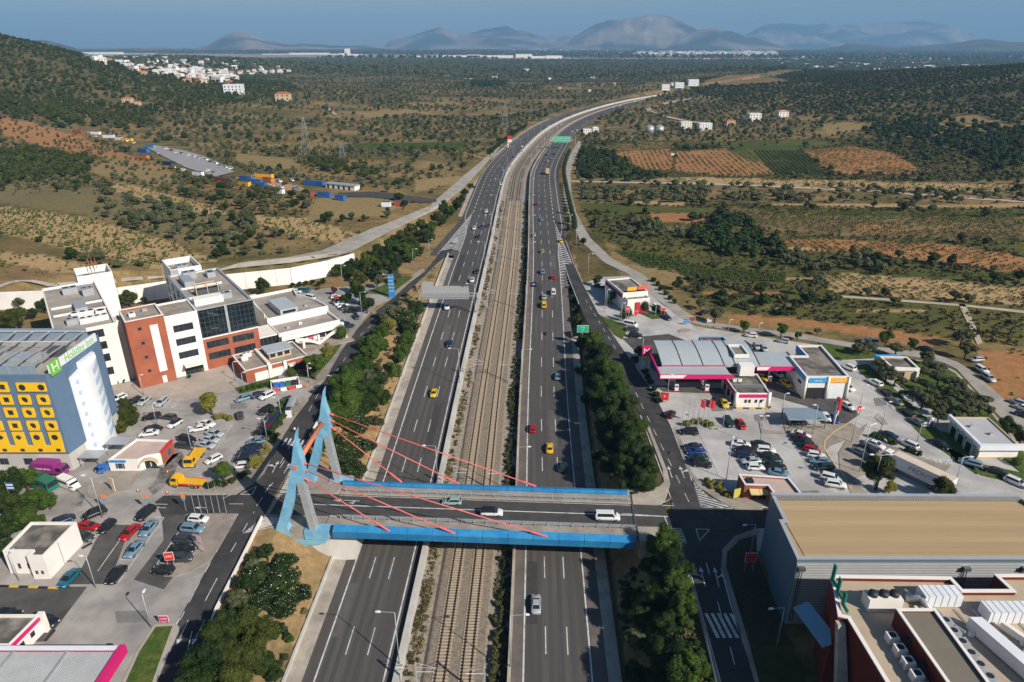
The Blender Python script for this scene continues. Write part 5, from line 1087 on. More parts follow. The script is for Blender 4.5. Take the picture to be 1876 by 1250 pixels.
# ------------------------------------------------------------------ warehouse and mall, lower right
WH = bld('warehouse','huge warehouse with sand-coloured flat roof and blue-grey side wall','warehouse',46,102)
wp = [(45.0,85.0),(45.6,94.6),(46.4,94.6),(46.8,102.2),(91.0,101.6),(98.0,85.0)]
plan(WH,wp,4.0,19.7,'metalb','sand',.8,.5,coping='clad')
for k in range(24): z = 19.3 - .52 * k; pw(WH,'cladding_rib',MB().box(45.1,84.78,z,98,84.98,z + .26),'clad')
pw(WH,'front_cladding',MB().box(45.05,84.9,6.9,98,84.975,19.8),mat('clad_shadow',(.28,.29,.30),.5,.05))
for k in range(150): x = 46.6 + .295 * k; pw(WH,'parapet_rib',MB().box(x,101.0 - .012 * (x - 46.6),19.75,x + .12,101.2 - .012 * (x - 46.6),20.9),'clad')
for x in (45.4,71.5,80.8):
 pw(WH,'downpipe_box',MB().box(x - .2,84.2,18.6,x + .9,84.77,19.2),'steeld')
 for k in range(2): pw(WH,'ladder',MB().box(x + .1 + .4 * k,84.5,8,x + .22 + .4 * k,84.62,18.6),'steeld')
for k in range(11):
 y0,y1 = 85.7 + 1.38 * k,85.7 + 1.38 * (k + 1) - .05; pw(WH,'roof_sheet',MB().prism([(46.9,y0),(90.6 + (101 - y0) * .37,y0),(90.6 + (101 - y1) * .37,y1),(46.9,y1)],19.71,19.78 + .012 * (k % 3)),'sand' if k % 3 else mat('flat_roof_sand_worn',(.43,.31,.18),.9,.09,.25,streak=(.1,1.5,1)))
ML = bld('shopping_building','pale roofed retail building with dark red walls and rooftop air units','building',50,83)
plan(ML,[(49.4,45),(49.0,75.2),(47.8,75.6),(50.4,84.0),(69.0,83.6),(69.2,80.9),(76.6,80.9),(76.2,84.2),(100,84.2),(100,45)],1.5,17.4,'darkred',mat('roof_buff',(.46,.37,.27),.95,.09,.3,rgb2=(.40,.32,.24)),.7,.45,coping='white')
pw(ML,'portal_leg',MB().add([(47.5,74.6,17.3),(48.6,74.6,17.3),(48.4,66.0,2),(46.4,66.0,2),(47.5,75.6,17.3),(48.6,75.6,17.3),(48.4,67.4,2),(46.4,67.4,2)],[(0,1,2,3),(7,6,5,4),(0,3,7,4),(1,5,6,2),(0,4,5,1)]),'conc')
plan(ML,[(55.4,50),(60.6,50),(60.8,74.6),(55.2,74.6)],17.4,20.2,'darkred',mat('roof_olive',(.19,.165,.13),.95,.06,.3),.35,.35,coping='white')
for y in (58,62,66,70): pw(ML,'window',MB().box(55.0,y,18.3,55.35,y + 1.1,19.3),'glass')
for k in range(9): ac(ML,53.6 + .02 * k,71.6 - 2.1 * k,17.42,1.4,1.3,1.3,'white',1)
for k in range(10): ac(ML,62.4 + .05 * k,74.0 - 1.9 * k,17.42,1.6,1.3,1.7,'steel',1)
ac(ML,55.4,78.2,17.42,5.0,2.2,2.2,'white',3)
for k in range(3): b = MB(); b.smooth = True; pw(ML,'fan_drum',b.tube([(53.8 + 1.6 * k,78.2,19.62),(53.8 + 1.6 * k,78.2,20.2)],.68,14),'black')
for x,y,sx in ((64.5,79.2,5.6),(73.2,76.0,7.8),(78.5,75.2,4.5)):
 g = ac(ML,x,y,17.5,sx,2.4,2.0,'whitec',0)
 for k in range(int(sx)): pw(ML,'duct_seam',MB().box(x - sx / 2 + k * 1.02 + .5,y - 1.24,17.6,x - sx / 2 + k * 1.02 + .56,y + 1.24,19.54),'steel')
b = MB(); b.smooth = True; pw(ML,'air_duct',b.tube([(59.5,79,18.3),(61.5,78.6,18.6),(61.8,76.6,18.2)],.55,10),'steel')
for k in range(14):
 x,y = 50.6 + (k * 7.3) % 26,79.8 - (k * 3.7) % 14
 if 54 < x < 62 and y < 76: x += 17
 pw(ML,'roof_vent',MB().box(x,y,17.42,x + .5 + .1 * (k % 4),y + .5,17.9 + .1 * (k % 3)),'steel' if k % 2 else 'whitec')
for k in range(5): pw(ML,'roof_pipe',MB().tube([(63.5 + 2.6 * k,77.5,17.6),(63.9 + 2.6 * k,73.5 - k,17.6),(66 + 2.6 * k,73.4 - k,17.6)],.09,5),'steel')
pw(ML,'long_duct',MB().add([(65.6,74.0,17.6),(67.4,74.0,17.6),(70.4,63,17.6),(68.6,63,17.6),(65.6,74,19.6),(67.4,74,19.6),(70.4,63,19.6),(68.6,63,19.6)],[(0,1,2,3)[::-1],(4,5,6,7),(0,4,7,3),(1,2,6,5),(0,1,5,4),(2,3,7,6)][0:1] + [(4,7,6,5),(0,3,7,4),(1,5,6,2),(0,4,5,1),(3,2,6,7)]),'whitec')
pw(ML,'upper_wall',MB().box(70.5,69,17.45,100,69.3,20.5),'white'); pw(ML,'slanting_beam',MB().add([(70.5,74,17.5),(71.3,74,17.5),(77,62,17.5),(76.2,62,17.5),(70.5,74,18.6),(71.3,74,18.6),(77,62,18.6),(76.2,62,18.6)],[(4,7,6,5),(0,3,7,4),(1,5,6,2),(0,4,5,1),(3,2,6,7)]),'white')
for x in (74,79): pw(ML,'window',MB().box(x,68.85,17.7,x + 2.6,68.99,19.6),'glass2')
pw(ML,'pipe_rail',MB().tube([(60.2,80.8,18.2),(64.5,72.5,18.2)],.18,6),'steel')
pw(ML,'glass_lean_to',MB().add([(45.2,83.5,12),(47.4,83.5,13.2),(49.0,75.5,13.2),(46.6,75.5,12),(45.2,83.5,11.8),(46.6,75.5,11.8)],[(0,3,2,1),(0,4,5,3)]),mat('blue_sheet',(.16,.30,.42),.5,.05))
ML.location = (47.35,78.6,11.66); ML.scale = (.947,.947,.947)      # roof level checked against the shadow it throws
GT_ = bld('green_letter_sign','green rooftop letter sign standing on the red retail building corner','sign',48.6,80,17.5); GT_.scale = (.947,.947,.947)
for k in range(3): y = 83.2 - 2.6 * k; pw(GT_,'letter',MB().box(49.9 - .35 * k,y - .8,18.2,50.1 - .35 * k,y,21.2 - .25 * k).box(49.9 - .35 * k,y - 2.0,18.2,50.1 - .35 * k,y - .81,18.8),mat('letter_green',(.01,.20,.14),.5,.04))
pw(GT_,'frame',MB().tube([(50.2,84,17.6),(48.8,75.8,17.6)],.06,4),'steel')
GT_.location = (46.02,75.76,21.6)
# ------------------------------------------------------------------ vehicles
def loft(rings,cap=True):
 mb = MB(); n = len(rings[0])
 for r_ in rings: mb.v += [tuple(p) for p in r_]
 for i in range(len(rings) - 1):
  for k in range(n): k2 = (k + 1) % n; mb.f.append((i*n + k,(i+1)*n + k,(i+1)*n + k2,i*n + k2))
 if cap: mb.f.append(tuple(range(n))); mb.f.append(tuple(range((len(rings)-1)*n,len(rings)*n))[::-1])
 return mb
def wheel_mesh(r,w,name='wheel'):
 mb = MB(); n = 14
 for y in (-w / 2,w / 2): mb.v += [(r * math.cos(2*math.pi*k/n),y,r * math.sin(2*math.pi*k/n)) for k in range(n)]
 mb.f = [(k,(k+1) % n,n + (k+1) % n,n + k) for k in range(n)] + [tuple(range(n))[::-1],tuple(range(n,2*n))]
 b0 = len(mb.v)
 for y in (-w / 2 - .01,w / 2 + .01): mb.v += [(r * .62 * math.cos(2*math.pi*k/n),y,r * .62 * math.sin(2*math.pi*k/n)) for k in range(n)]
 mb.f += [tuple(b0 + k for k in range(n))[::-1],tuple(b0 + n + k for k in range(n))]
 me = bpy.data.meshes.new(name); me.from_pydata(mb.v,[],mb.f); me.materials.append(M['tyre']); me.materials.append(M['rim'])
 me.polygons[-1].material_index = 1; me.polygons[-2].material_index = 1; return me
WHEEL = wheel_mesh(.33,.22); BIGW = wheel_mesh(.48,.3)
def make_car(kind,L,W,H,hood,boot,belt,rake_f,rake_r,ride=.2):
 t = thing('parked_car','car','car'); w = W / 2; xr,xf = -L / 2,L / 2
 st = [(xr,.42,belt * .72,w * .80),(xr + .08,.30,belt * .92,w * .90),(xr + .35,ride,belt * (1.0 if boot < .3 else .99),w * .97),(xr + L * .3,ride,belt,w),(xf - hood - .2,ride,belt,w),(xf - hood + .35,ride,belt * .97,w * .99),
          (xf - .45,ride,belt * .86,w * .95),(xf - .12,.26,belt * .76,w * .87),(xf,.38,belt * .60,w * .74)]
 rings = []
 for x,z0,z1,hw in st:
  rings.append([(x,-hw * .9,z0),(x,-hw,z0 + (z1 - z0) * .35),(x,-hw * .985,z1 * .88),(x,-hw * .86,z1),(x,hw * .86,z1),(x,hw * .985,z1 * .88),(x,hw,z0 + (z1 - z0) * .35),(x,hw * .9,z0)])
 b = loft(rings); b.smooth = True; b.build('body',M['carpaint'],t)
 c0,c1 = xr + boot,xf - hood; r0,r1 = c0 + rake_r,c1 - rake_f; zb,zt = belt - .02,H; bw,tw = w * .86,w * .68
 q = [(c0,-bw,zb),(c1,-bw,zb),(c1,bw,zb),(c0,bw,zb),(r0,-tw,zt - .05),(r1,-tw,zt - .07),(r1,tw,zt - .07),(r0,tw,zt - .05),(r0 + .12,-tw * .82,zt),(r1 - .2,-tw * .82,zt),(r1 - .2,tw * .82,zt),(r0 + .12,tw * .82,zt)]
 MB().add(q,[(0,1,5,4),(1,2,6,5),(2,3,7,6),(3,0,4,7),(4,5,9,8),(5,6,10,9),(6,7,11,10),(7,4,8,11),(8,9,10,11)]).build('cabin',M['carpaint'],t)
 def pane(nm,a,b_,c,d,nn,k=.06,off_=.015):
  P_ = [Vector(v) for v in (a,b_,c,d)]; m = sum(P_,Vector()) / 4; nv = Vector(nn).normalized() * off_; P_ = [m + (p - m) * (1 - k * 2) + nv for p in P_]; MB().add(P_,[(0,1,2,3)]).build(nm,M['cglass'],t)
 Q = [Vector(v) for v in q]
 pane('windscreen',Q[1],Q[2],Q[6],Q[5],(1,0,.9),.03); pane('rear_window',Q[3],Q[0],Q[4],Q[7],(-1,0,.7),.06)
 for s,(a,b_,c,d) in ((-1,(0,1,5,4)),(1,(2,3,7,6))):
  pane('side_window',Q[a],Q[b_],Q[c],Q[d],(0,s,.35),.08)
 for x in (xr + .78,xf - .82):
  for s in (-1,1): o = bpy.data.objects.new('wheel',WHEEL); col.objects.link(o); o.parent = t; o.location = (x,s * (w - .1),.33)
 for s in (-1,1):
  MB().box(xf - .16,s * w * .62 - .16,belt * .62,xf - .02,s * w * .62 + .16,belt * .74).build('headlight',M['lampw'],t); MB().box(xr - .01,s * w * .66 - .13,belt * .66,xr + .1,s * w * .66 + .13,belt * .86).build('tail_light',M['lampr'],t)
  MB().box(c1 - .55,s * (w + .0) - .07,belt - .02,c1 - .4,s * (w + .0) + .07,belt + .13).build('door_mirror',M['carpaint'],t)
 return t
CARS = dict(h=make_car('h',4.05,1.76,1.46,.95,.12,.92,.62,.32),s=make_car('s',4.65,1.82,1.44,1.15,.75,.93,.78,.62),u=make_car('u',4.55,1.90,1.68,1.05,.10,1.06,.6,.34,.28),e=make_car('e',4.7,1.82,1.47,1.1,.1,.92,.7,.4),v=make_car('v',5.0,1.92,1.92,.75,.03,1.08,.55,.10,.26))
COLS = dict(W=(.75,.75,.74),S=(.42,.45,.48),B=(.018,.019,.022),N=(.015,.03,.075),G=(.16,.18,.20),D=(.05,.055,.06),R=(.42,.012,.015),Mr=(.12,.01,.015),T=(.01,.13,.19),L=(.16,.27,.36),Y=(.80,.50,.02),V=(.28,.42,.40),O=(.42,.36,.16),DG=(.015,.045,.04),Z=(.015,.05,.22),Or=(.6,.14,.03))
def ground_at(p):
 return ht(p.x,p.y)
def car(tile,x,y,dx,dy,kind,c,label,z=7.03,c2=None,group=None,cat='car',nm=None,surf=None):
 px,py = T(tile,x,y); zz = z
 if surf == 'm':
  for _ in range(6): g = G(px,py,zz + .7); zz = float(zm(g.y)) + .02
 if surf == 't': g = GT(px,py,.8); zz = ht(g.x,g.y) + .15
 a = G(px,py,zz + .7) if surf != 't' else g; s = .35 * 4 / TILES[tile][2]; d = math.hypot(dx,dy); b_ = G(px + dx / d * 6,py + dy / d * 6,a.z)
 o = place(CARS[kind],USED,(a.x,a.y,zz),math.atan2(b_.y - a.y,b_.x - a.x),label,group); o['category'] = cat
 if nm: o.name = nm
 for ch in o.children:
  if ch.name.startswith(('body','door_mirror')): ch.color = (*COLS[c],1)
  if ch.name.startswith('cabin'): ch.color = (*COLS[c2 or c],1)
 return o
A_CARS = [
 ('A',680,225,-120,40,'e','L','steel blue estate car leaving the row beside the brick pavilion hedge'),('A',800,195,100,-35,'s','N','dark navy car half hidden behind the white one by the red barriers'),('A',875,205,-100,45,'u','W','white car next to the red and white plastic barriers'),
 ('A',1035,245,-120,40,'h','D','dark grey car parked just behind the bus shelter'),('A',865,330,-95,50,'u','B','black car with red rear lights at the head of the hedge row'),('A',645,370,-12,-65,'h','D','small dark car driving alone up the upper car park aisle'),
 ('A',945,362,-95,12,'h','D','dark grey hatchback topmost of the row along the hedge'),('A',920,402,-120,14,'s','N','navy saloon second from the top of the hedge row'),('A',895,438,-130,14,'s','N','navy saloon just above the dark red one in the hedge row'),
 ('A',880,468,-130,16,'s','Mr','dark red saloon in the row along the hedge'),('A',835,510,-140,18,'s','B','black saloon below the dark red one in the hedge row'),('A',790,590,-140,22,'s','L','steel blue saloon below the empty bay in the hedge row'),
 ('A',745,640,-130,14,'s','B','black saloon directly below the steel blue one in the hedge row'),('A',722,668,-130,14,'s','N','navy car third below the empty bay of the hedge row'),('A',692,700,-130,14,'e','N','dark blue estate in the lower part of the hedge row'),
 ('A',665,735,-120,14,'h','B','black hatchback directly above the white one in the hedge row'),('A',648,797,-110,12,'h','W','white hatchback at the bottom end of the hedge row'),
 ('A',362,440,130,28,'s','W','white saloon, upper of the two white cars mid car park'),('A',298,482,-120,22,'s','W','white saloon, lower of the two white cars mid car park'),('A',430,525,130,26,'s','S','silver saloon, uppermost of three silver cars nose to tail aisle'),
 ('A',392,575,140,26,'s','S','silver saloon in the middle of the three silver cars'),('A',358,622,130,26,'s','S','silver saloon lowest of the three silver cars, above the tow truck'),('A',200,575,140,28,'u','B','black off-roader with roof rack left of the silver cars'),
 ('A',178,628,140,16,'e','D','charcoal estate below the black off-roader'),('A',420,742,-95,45,'h','W','white hatchback alone beside the yellow flatbed truck'),('A',92,440,-75,45,'h','W','white city car with dark roof left of the big leafy tree','B'),
 ('A',44,385,-90,-12,'h','D','dark grey hatchback with pale roof stripe near the hotel hedge'),('B',1130,160,-110,50,'e','B','black estate at the left end of the top row by the offices'),('B',1220,155,-80,68,'s','S','silver saloon beside the black estate in the top row'),
 ('B',1370,165,-75,72,'e','S','silver estate standing alone in the top row by the offices'),('B',1010,130,-70,30,'h','W','white car half hidden behind the hotel hedge'),('B',1285,293,-150,20,'u','B','black off-roader nearest the hotel hedge'),
 ('B',1300,388,-160,-14,'s','B','black saloon behind the white car above the bank roof'),('B',1262,430,-140,20,'s','W','white saloon directly behind the white bank'),
 ('B',800,1110,-150,60,'u','B','black people carrier on the forecourt kerb above the dark red saloon'),('B',1235,1110,-100,82,'u','B','black off-roader standing below the orange-topped pole sign'),('B',545,1160,110,-40,'h','N','dark blue car half hidden behind the white outbuilding'),
 ('C',612,162,140,18,'s','R','dark red saloon behind the white outbuilding'),('C',740,165,-70,65,'h','B','black hatchback right of the dark red saloon'),('C',588,232,90,30,'h','D','dark grey car tucked against the white outbuilding wall'),
 ('C',900,205,-85,82,'s','R','bright red saloon in the lower left car park'),('C',1030,178,-75,88,'s','L','pale steel blue saloon right of the bright red one'),('C',932,322,-85,95,'s','L','pale steel blue saloon below the bright red one'),
 ('C',480,522,-95,100,'s','T','teal saloon by the yellow and black kerb'),('C',806,500,-85,100,'s','B','black saloon at the lower end of the middle stalls'),('C',1375,112,140,10,'h','W','white hatchback at the top of the lower right stalls'),
 ('C',1335,182,150,14,'u','L','silver blue off-roader with roof rails in the lower stalls'),('C',1285,255,120,6,'h','D','dark grey hatchback below the silver blue off-roader'),('C',1268,320,140,14,'s','B','black saloon beside the slanting banner'),
 ('C',1250,385,110,-6,'u','D','dark off-roader partly behind the small red sign'),('C',1130,468,-130,-6,'h','B','black hatchback with red lights at the lower end by the kerb'),('C',318,812,80,30,'s','B','black car behind the petrol shop, bottom left'),('C',50,770,90,4,'s','B','black car roof showing above the petrol shop roof'),
 ('D',1085,430,110,-24,'h','W','white hatchback at the top of the annex row'),('D',1112,446,110,-24,'h','Or','orange and dark car just below the topmost white one, annex row'),('D',1096,470,110,-24,'s','D','dark grey car third from the top of the annex row'),('D',1128,487,110,-24,'s','W','white saloon fourth from the top of the annex row'),
 ('D',1150,506,120,-26,'s','W','white saloon directly above the black one of the annex row'),('D',1170,524,110,-26,'s','D','charcoal saloon in the middle of the annex row'),('D',1212,552,110,-6,'s','B','black saloon below the middle of the annex row'),('D',1262,600,40,50,'h','N','dark car with white bonnet mark at the lower end of the annex row'),
 ('D',1118,645,-100,22,'h','L','pale blue hatchback left of the two dark blue cars by the round bush'),('D',1152,665,-90,34,'s','N','dark blue saloon between two others by the round bush'),('D',1190,684,-90,30,'s','N','dark blue saloon nearest the street by the round bush'),
 ('D',825,380,90,4,'v','T','teal van at the far end behind the annex'),('D',757,386,70,4,'h','W','white car beside the teal van behind the annex'),('D',866,437,-60,-14,'v','W','white van driving behind the curved annex wall'),('D',400,432,110,-20,'e','W','white car parked behind the annex, by the dry bank')]
for r_ in A_CARS: car(*r_[:8],c2=r_[8] if len(r_) > 8 else None,z=7.03)
B_CARS = [
 ('H',325,365,50,-62,'h','Mr','dark red hatchback turning in from the right frontage road'),('H',685,268,-30,60,'h','B','black car driving across the petrol forecourt beside its own shadow'),('H',785,270,20,50,'s','Y','yellow taxi at the corner of the petrol shop'),
 ('H',822,435,60,88,'u','DG','dark teal off-roader beside the red car by the flagpole bed'),('H',925,450,55,75,'s','R','red saloon beside the dark teal off-roader'),('H',480,517,-160,-6,'u','B','black estate standing alone at the corner by the flagpoles'),
 ('H',515,645,-150,6,'s','N','navy saloon topmost in the left column of the right car park'),('H',540,688,-130,4,'s','Z','bright blue saloon in the left column of the right car park'),('H',560,740,-140,4,'s','DG','dark teal saloon below the bright blue one'),('H',590,792,140,16,'u','B','black off-roader at the bottom of the left column'),
 ('H',925,620,140,16,'s','W','white saloon topmost of the middle double row, left side'),('H',1095,626,150,20,'s','B','black saloon topmost of the middle double row, right side'),('H',958,670,-150,-8,'s','B','black saloon second in the middle row, left side'),('H',1140,676,150,12,'u','W','white off-roader second in the middle row, right side'),
 ('H',968,720,160,22,'e','N','dark navy estate third in the middle row, left side'),('H',1172,722,140,8,'s','B','black car third in the middle row, right side'),('H',1012,766,-140,6,'s','S','silver saloon fourth in the middle row, left side'),('H',1195,762,-150,8,'s','DG','dark green saloon fourth in the middle row, right side'),
 ('H',1052,820,140,4,'h','W','white hatchback at the lower end of the middle row, left side'),('H',1230,818,140,4,'u','B','black off-roader with red lamp, middle row right side'),('H',1250,868,120,24,'s','L','pale blue and white saloon just above the kiosk roof'),
 ('H',1440,540,120,36,'s','W','white-roofed maroon car topmost of the right slanting row','W'),('H',1450,570,130,40,'s','Mr','maroon saloon second in the right slanting row'),('H',1470,600,130,40,'s','B','black saloon third in the right slanting row'),('H',1502,632,130,36,'s','DG','dark green saloon fourth in the right slanting row'),
 ('H',1535,670,130,36,'h','R','red hatchback in the right slanting row'),('H',1570,715,130,20,'h','W','white hatchback below the red one in the slanting row'),('H',1608,766,-150,-14,'s','L','pale blue saloon below the white hatchback'),('H',1635,818,-140,4,'e','DG','dark green estate at the lower end of the slanting row'),
 ('H',1700,915,150,40,'u','W','white car, upper of the last two near the warehouse'),('H',1738,968,160,24,'u','W','white car, lower of the last two near the warehouse'),('H',1112,52,60,30,'s','Y','yellow taxi under the edge of the right petrol canopy'),('H',1315,100,60,50,'s','Y','yellow taxi nearest the garage bays'),
 ('H',1240,16,60,40,'s','W','white car in the shade behind the yellow taxi'),('H',1840,292,60,40,'s','W','white car behind the tall red and white mast'),('H',1842,135,60,30,'s','W','white car right of the garage front column'),('H',1728,400,40,70,'s','Z','dark blue car beside the carport roof'),('H',1655,388,40,70,'s','W','white car nose out from under the carport roof'),('H',1410,440,140,0,'e','B','black car in the shade under the carport'),
 ('I',495,397,-90,-40,'u','W','white off-roader behind the garage at the lawn edge'),('I',702,515,-90,-45,'e','W','white estate at the kerb by the olive grove'),('I',796,595,-80,-60,'s','B','black saloon below the white estate at the olive grove kerb'),('I',866,663,-80,-50,'s','G','grey saloon between the black cars at the grove kerb'),('I',965,752,-80,-60,'s','B','black saloon below the grey one at the grove kerb'),('I',1040,828,-80,-50,'s','G','slate grey saloon beside the portable toilet'),
 ('I',802,930,-110,-40,'s','N','dark navy saloon above the island hedge'),('I',968,998,-110,-50,'e','W','white estate between the two island hedges'),('I',1222,1002,90,50,'s','B','black saloon with red lamps driving past the bungalow lawn'),('I',702,1003,120,50,'s','W','white saloon topmost of the short row by the trailer'),('I',650,1036,120,50,'s','B','black saloon in the short row by the trailer'),('I',590,1068,120,56,'s','G','slate saloon lowest of the short row by the trailer'),
 ('I',1455,1148,-150,-40,'e','L','light blue estate at the kerb below the bungalow'),('J',1610,607,-150,-40,'s','B','black saloon behind the light blue estate'),('J',1808,708,130,56,'e','W','white estate at the right edge kerb'),
 ('K',1482,720,-90,-10,'h','W','small white hatchback on the service road'),('K',1757,768,-90,-14,'h','S','silver hatchback on the service road behind the petrol station'),('K',1450,810,60,40,'h','D','dark hatchback left of the three behind the canopy'),('K',1530,815,30,50,'h','S','silver hatchback in the middle of the three behind the canopy'),('K',1592,834,40,44,'h','S','pale hatchback right of the three behind the canopy'),
 ('K',448,628,100,20,'v','W','white van with rounded roof beside the clipped trees'),('K',460,668,100,6,'s','D','dark car parked right below the white van'),('K',490,722,120,4,'u','B','black pickup beside the dark hedge'),('K',755,566,70,40,'s','N','dark navy car nosing out by the restaurant lawn'),('K',728,532,50,30,'h','R','red car half behind the clipped trees'),
 ('K',662,472,30,20,'h','W','white car behind the round bushes of the restaurant'),('K',178,298,110,20,'s','B','black car in the shade left of the restaurant')]
for r_ in B_CARS: car(*r_[:8],c2=r_[8] if len(r_) > 8 else None,z=7.06)
for r_ in [('I',1505,337,-90,4,'h','S','silver hatchback on the dry verge under the field trees'),('I',1542,417,90,50,'u','W','white off-roader, upper of two on the country road verge'),('I',1597,483,80,50,'u','S','silver off-roader, lower of two on the country road verge'),('I',1826,672,-90,-30,'h','S','silver hatchback at the right edge on the bare soil'),('I',1866,716,-90,-30,'h','W','white car at the far right edge, upper one'),('I',1872,768,-90,-30,'h','D','dark car at the far right edge below the white one'),('I',662,202,-120,-10,'v','W','white van half hidden by olive trees on the country road'),('I',1100,252,-110,-30,'s','B','black saloon on the country road bend'),('K',1080,524,60,-20,'s','B','black car under the olive tree by the country road')]: car(*r_,surf='t')
# motorway traffic
MW = [
 ('P',976,784,0,-1,'h','R','dark red hatchback by the inner line beyond the bridge'),('P',1007,820,0,-1,'s','Y','yellow taxi in the middle of the right carriageway near the bridge'),('P',1031,855,2,-10,'h','DG','dark green hatchback just beyond the bridge'),('P',982,1106,0,-1,'s','S','silver saloon on the right carriageway in front of the bridge'),
 ('F',485,697,-6,30,'s','N','dark navy car in the middle lane beyond the sign gantry'),('F',350,1122,-10,40,'s','Y','yellow taxi coming down the left carriageway'),('F',465,383,-4,20,'u','W','white car passing under the back of the sign gantry'),('F',1416,978,2,-20,'s','L','steel blue saloon in the right lane beyond the trees'),
 ('E',692,165,-5,14,'s','W','white car left of the grey one, far left carriageway'),('E',740,196,-5,14,'s','L','grey blue car right of the white one, far left carriageway'),('E',556,358,-8,20,'s','W','white car beside the tip of the left striped gore'),('E',640,345,-6,16,'h','N','navy car right of the white one by the left gore'),('E',716,331,-6,16,'h','Mr','dark maroon car in the inner left lane'),
 ('E',600,457,-6,18,'s','B','black car in the outer left lane beside the gore'),('E',586,856,-6,20,'s','B','black car in the inner lane short of the sign gantry'),('E',531,952,-4,20,'s','W','white car directly behind the sign gantry'),
 ('E',1260,86,0,-1,'h','Mr','dark maroon hatchback by the inner line of the right carriageway'),('E',1326,260,1,-20,'s','L','dark steel car above the yellow one, right carriageway'),('E',1240,437,0,-1,'s','S','pale silver car hugging the right inner line'),('E',1335,623,1,-20,'h','O','olive gold car in the middle lane near the right gore'),
 ('E',1337,858,1,-20,'u','L','steel blue off-roader left of the small red car'),('E',1461,920,1,-20,'h','R','small red car beside the right striped gore'),('E',1245,998,0,-1,'s','N','dark navy saloon in the inner right lane'),('E',1460,1092,1,-20,'v','W','white van in the outer right lane'),('E',1355,1146,1,-20,'s','S','silver saloon in front of the yellow van'),('E',1352,1240,0,-1,'v','Y','yellow delivery van in the middle right lane'),('E',1548,507,-8,-20,'s','Y','yellow taxi on the right slip road'),
 ('G',366,487,-20,20,'s','W','white car on the bend, nearer of two white ones'),('G',366,448,-20,14,'s','W','white car on the bend, farther of two white ones'),('G',282,587,-14,18,'s','Y','yellow taxi on the left carriageway bend'),('G',232,613,-14,20,'s','L','pale blue car left of the yellow taxi on the bend'),('G',222,709,-12,20,'s','W','white car below the pale blue one on the bend'),
 ('G',590,498,6,-20,'h','D','dark car in the outer lane before the green gantry'),('G',541,550,4,-20,'u','O','tan car in front of the box lorry'),('G',306,520,-14,18,'h','B','dark car on the left bend between lamp posts'),('G',534,504,6,-20,'h','B','dark car in the inner lane before the green gantry'),
 ('G',713,346,14,-10,'s','W','white car beyond the green gantry, left of two'),('G',746,336,14,-10,'s','W','white car beyond the green gantry, right of two'),('G',638,298,-20,8,'s','W','white car far along the left carriageway curve'),('L',1413,472,6,-20,'s','L','light blue car between two dark ones before the gantry'),('L',1465,395,6,-20,'s','D','dark grey car just before the green gantry'),('G',1000,177,-20,4,'s','W','white car near the far green gantry, left of two'),('G',1044,168,-20,4,'s','W','white car near the far green gantry, right of two')]
for r_ in MW: car(*r_,surf='m',nm='driving_car')
# cars on the bridge deck
car('P',828,918,-1,0,'h','V','mint green hatchback crossing the bridge leftwards',z=7.03,nm='driving_car'); car('P',901,938,1,.02,'u','W','white off-roader with black roof crossing the bridge',z=7.03,c2='B',nm='driving_car'); car('P',1113,946,1,.02,'v','W','white van crossing the bridge towards the right',z=7.03,cat='van',nm='driving_van')

def at(tile,x,y,dx,dy,z=7.03,surf=None):
 px,py = T(tile,x,y); zz = z
 if surf == 'm':
  for _ in range(6): g = G(px,py,zz); zz = float(zm(g.y)) + .02
 if surf == 't': a = GT(px,py); zz = a.z + .1
 a = G(px,py,zz); d = math.hypot(dx,dy); b_ = G(px + dx / d * 6,py + dy / d * 6,zz); return Vector((a.x,a.y,zz)),math.atan2(b_.y - a.y,b_.x - a.x)
def P_(t,name,x0,y0,z0,x1,y1,z1,m): return MB().box(x0,y0,z0,x1,y1,z1).build(name,M[m] if isinstance(m,str) else m,t)
def wheels(t,xs,w,me=BIGW,r=.48):
 for x in xs:
  for s in (-1,1): o = bpy.data.objects.new('wheel',me); col.objects.link(o); o.parent = t; o.location = (x,s * (w - .15),r)
def cab(t,x0,x1,w,z0,z1,m,rake=.35):
 b = MB(); b.add([(x0,-w,z0),(x1,-w,z0),(x1,w,z0),(x0,w,z0),(x0,-w,(z0+z1)/2),(x1 + .05,-w,(z0+z1)/2),(x1 + .05,w,(z0+z1)/2),(x0,w,(z0+z1)/2),(x0,-w*.93,z1),(x1 - rake,-w*.93,z1),(x1 - rake,w*.93,z1),(x0,w*.93,z1)],
      [(0,3,2,1),(0,1,5,4),(1,2,6,5),(2,3,7,6),(3,0,4,7),(4,5,9,8),(5,6,10,9),(6,7,11,10),(7,4,8,11),(8,9,10,11)]); b.build('cab',M[m],t)
 zm_,zt = (z0 + z1) / 2 + .06,z1 - .12; f = lambda z: x1 + .05 - (rake + .05) * (z - (z0 + z1) / 2) / ((z1 - z0) / 2) + .02
 MB().add([(f(zm_),-w*.88,zm_),(f(zm_),w*.88,zm_),(f(zt),w*.84,zt),(f(zt),-w*.84,zt)],[(0,1,2,3)]).build('windscreen',M['cglass'],t)
 for s in (-1,1): MB().add([(x0 + .25,s*(w+.012),zm_),(x1 - .1,s*(w+.012),zm_),(x1 - rake - .05,s*(w*.94+.012),zt),(x0 + .25,s*(w*.94+.012),zt)],[(0,1,2,3)]).build('side_window',M['cglass'],t)
 for s in (-1,1): P_(t,'headlight',x1 + .05,s*w*.75 - .15,z0 + .15,x1 + .09,s*w*.75 + .15,z0 + .4,'lampw')
p,rz = at('B',450,780,290,25); t = thing('box_truck','purple box truck with white lettering beside the hotel','lorry',p,rz)
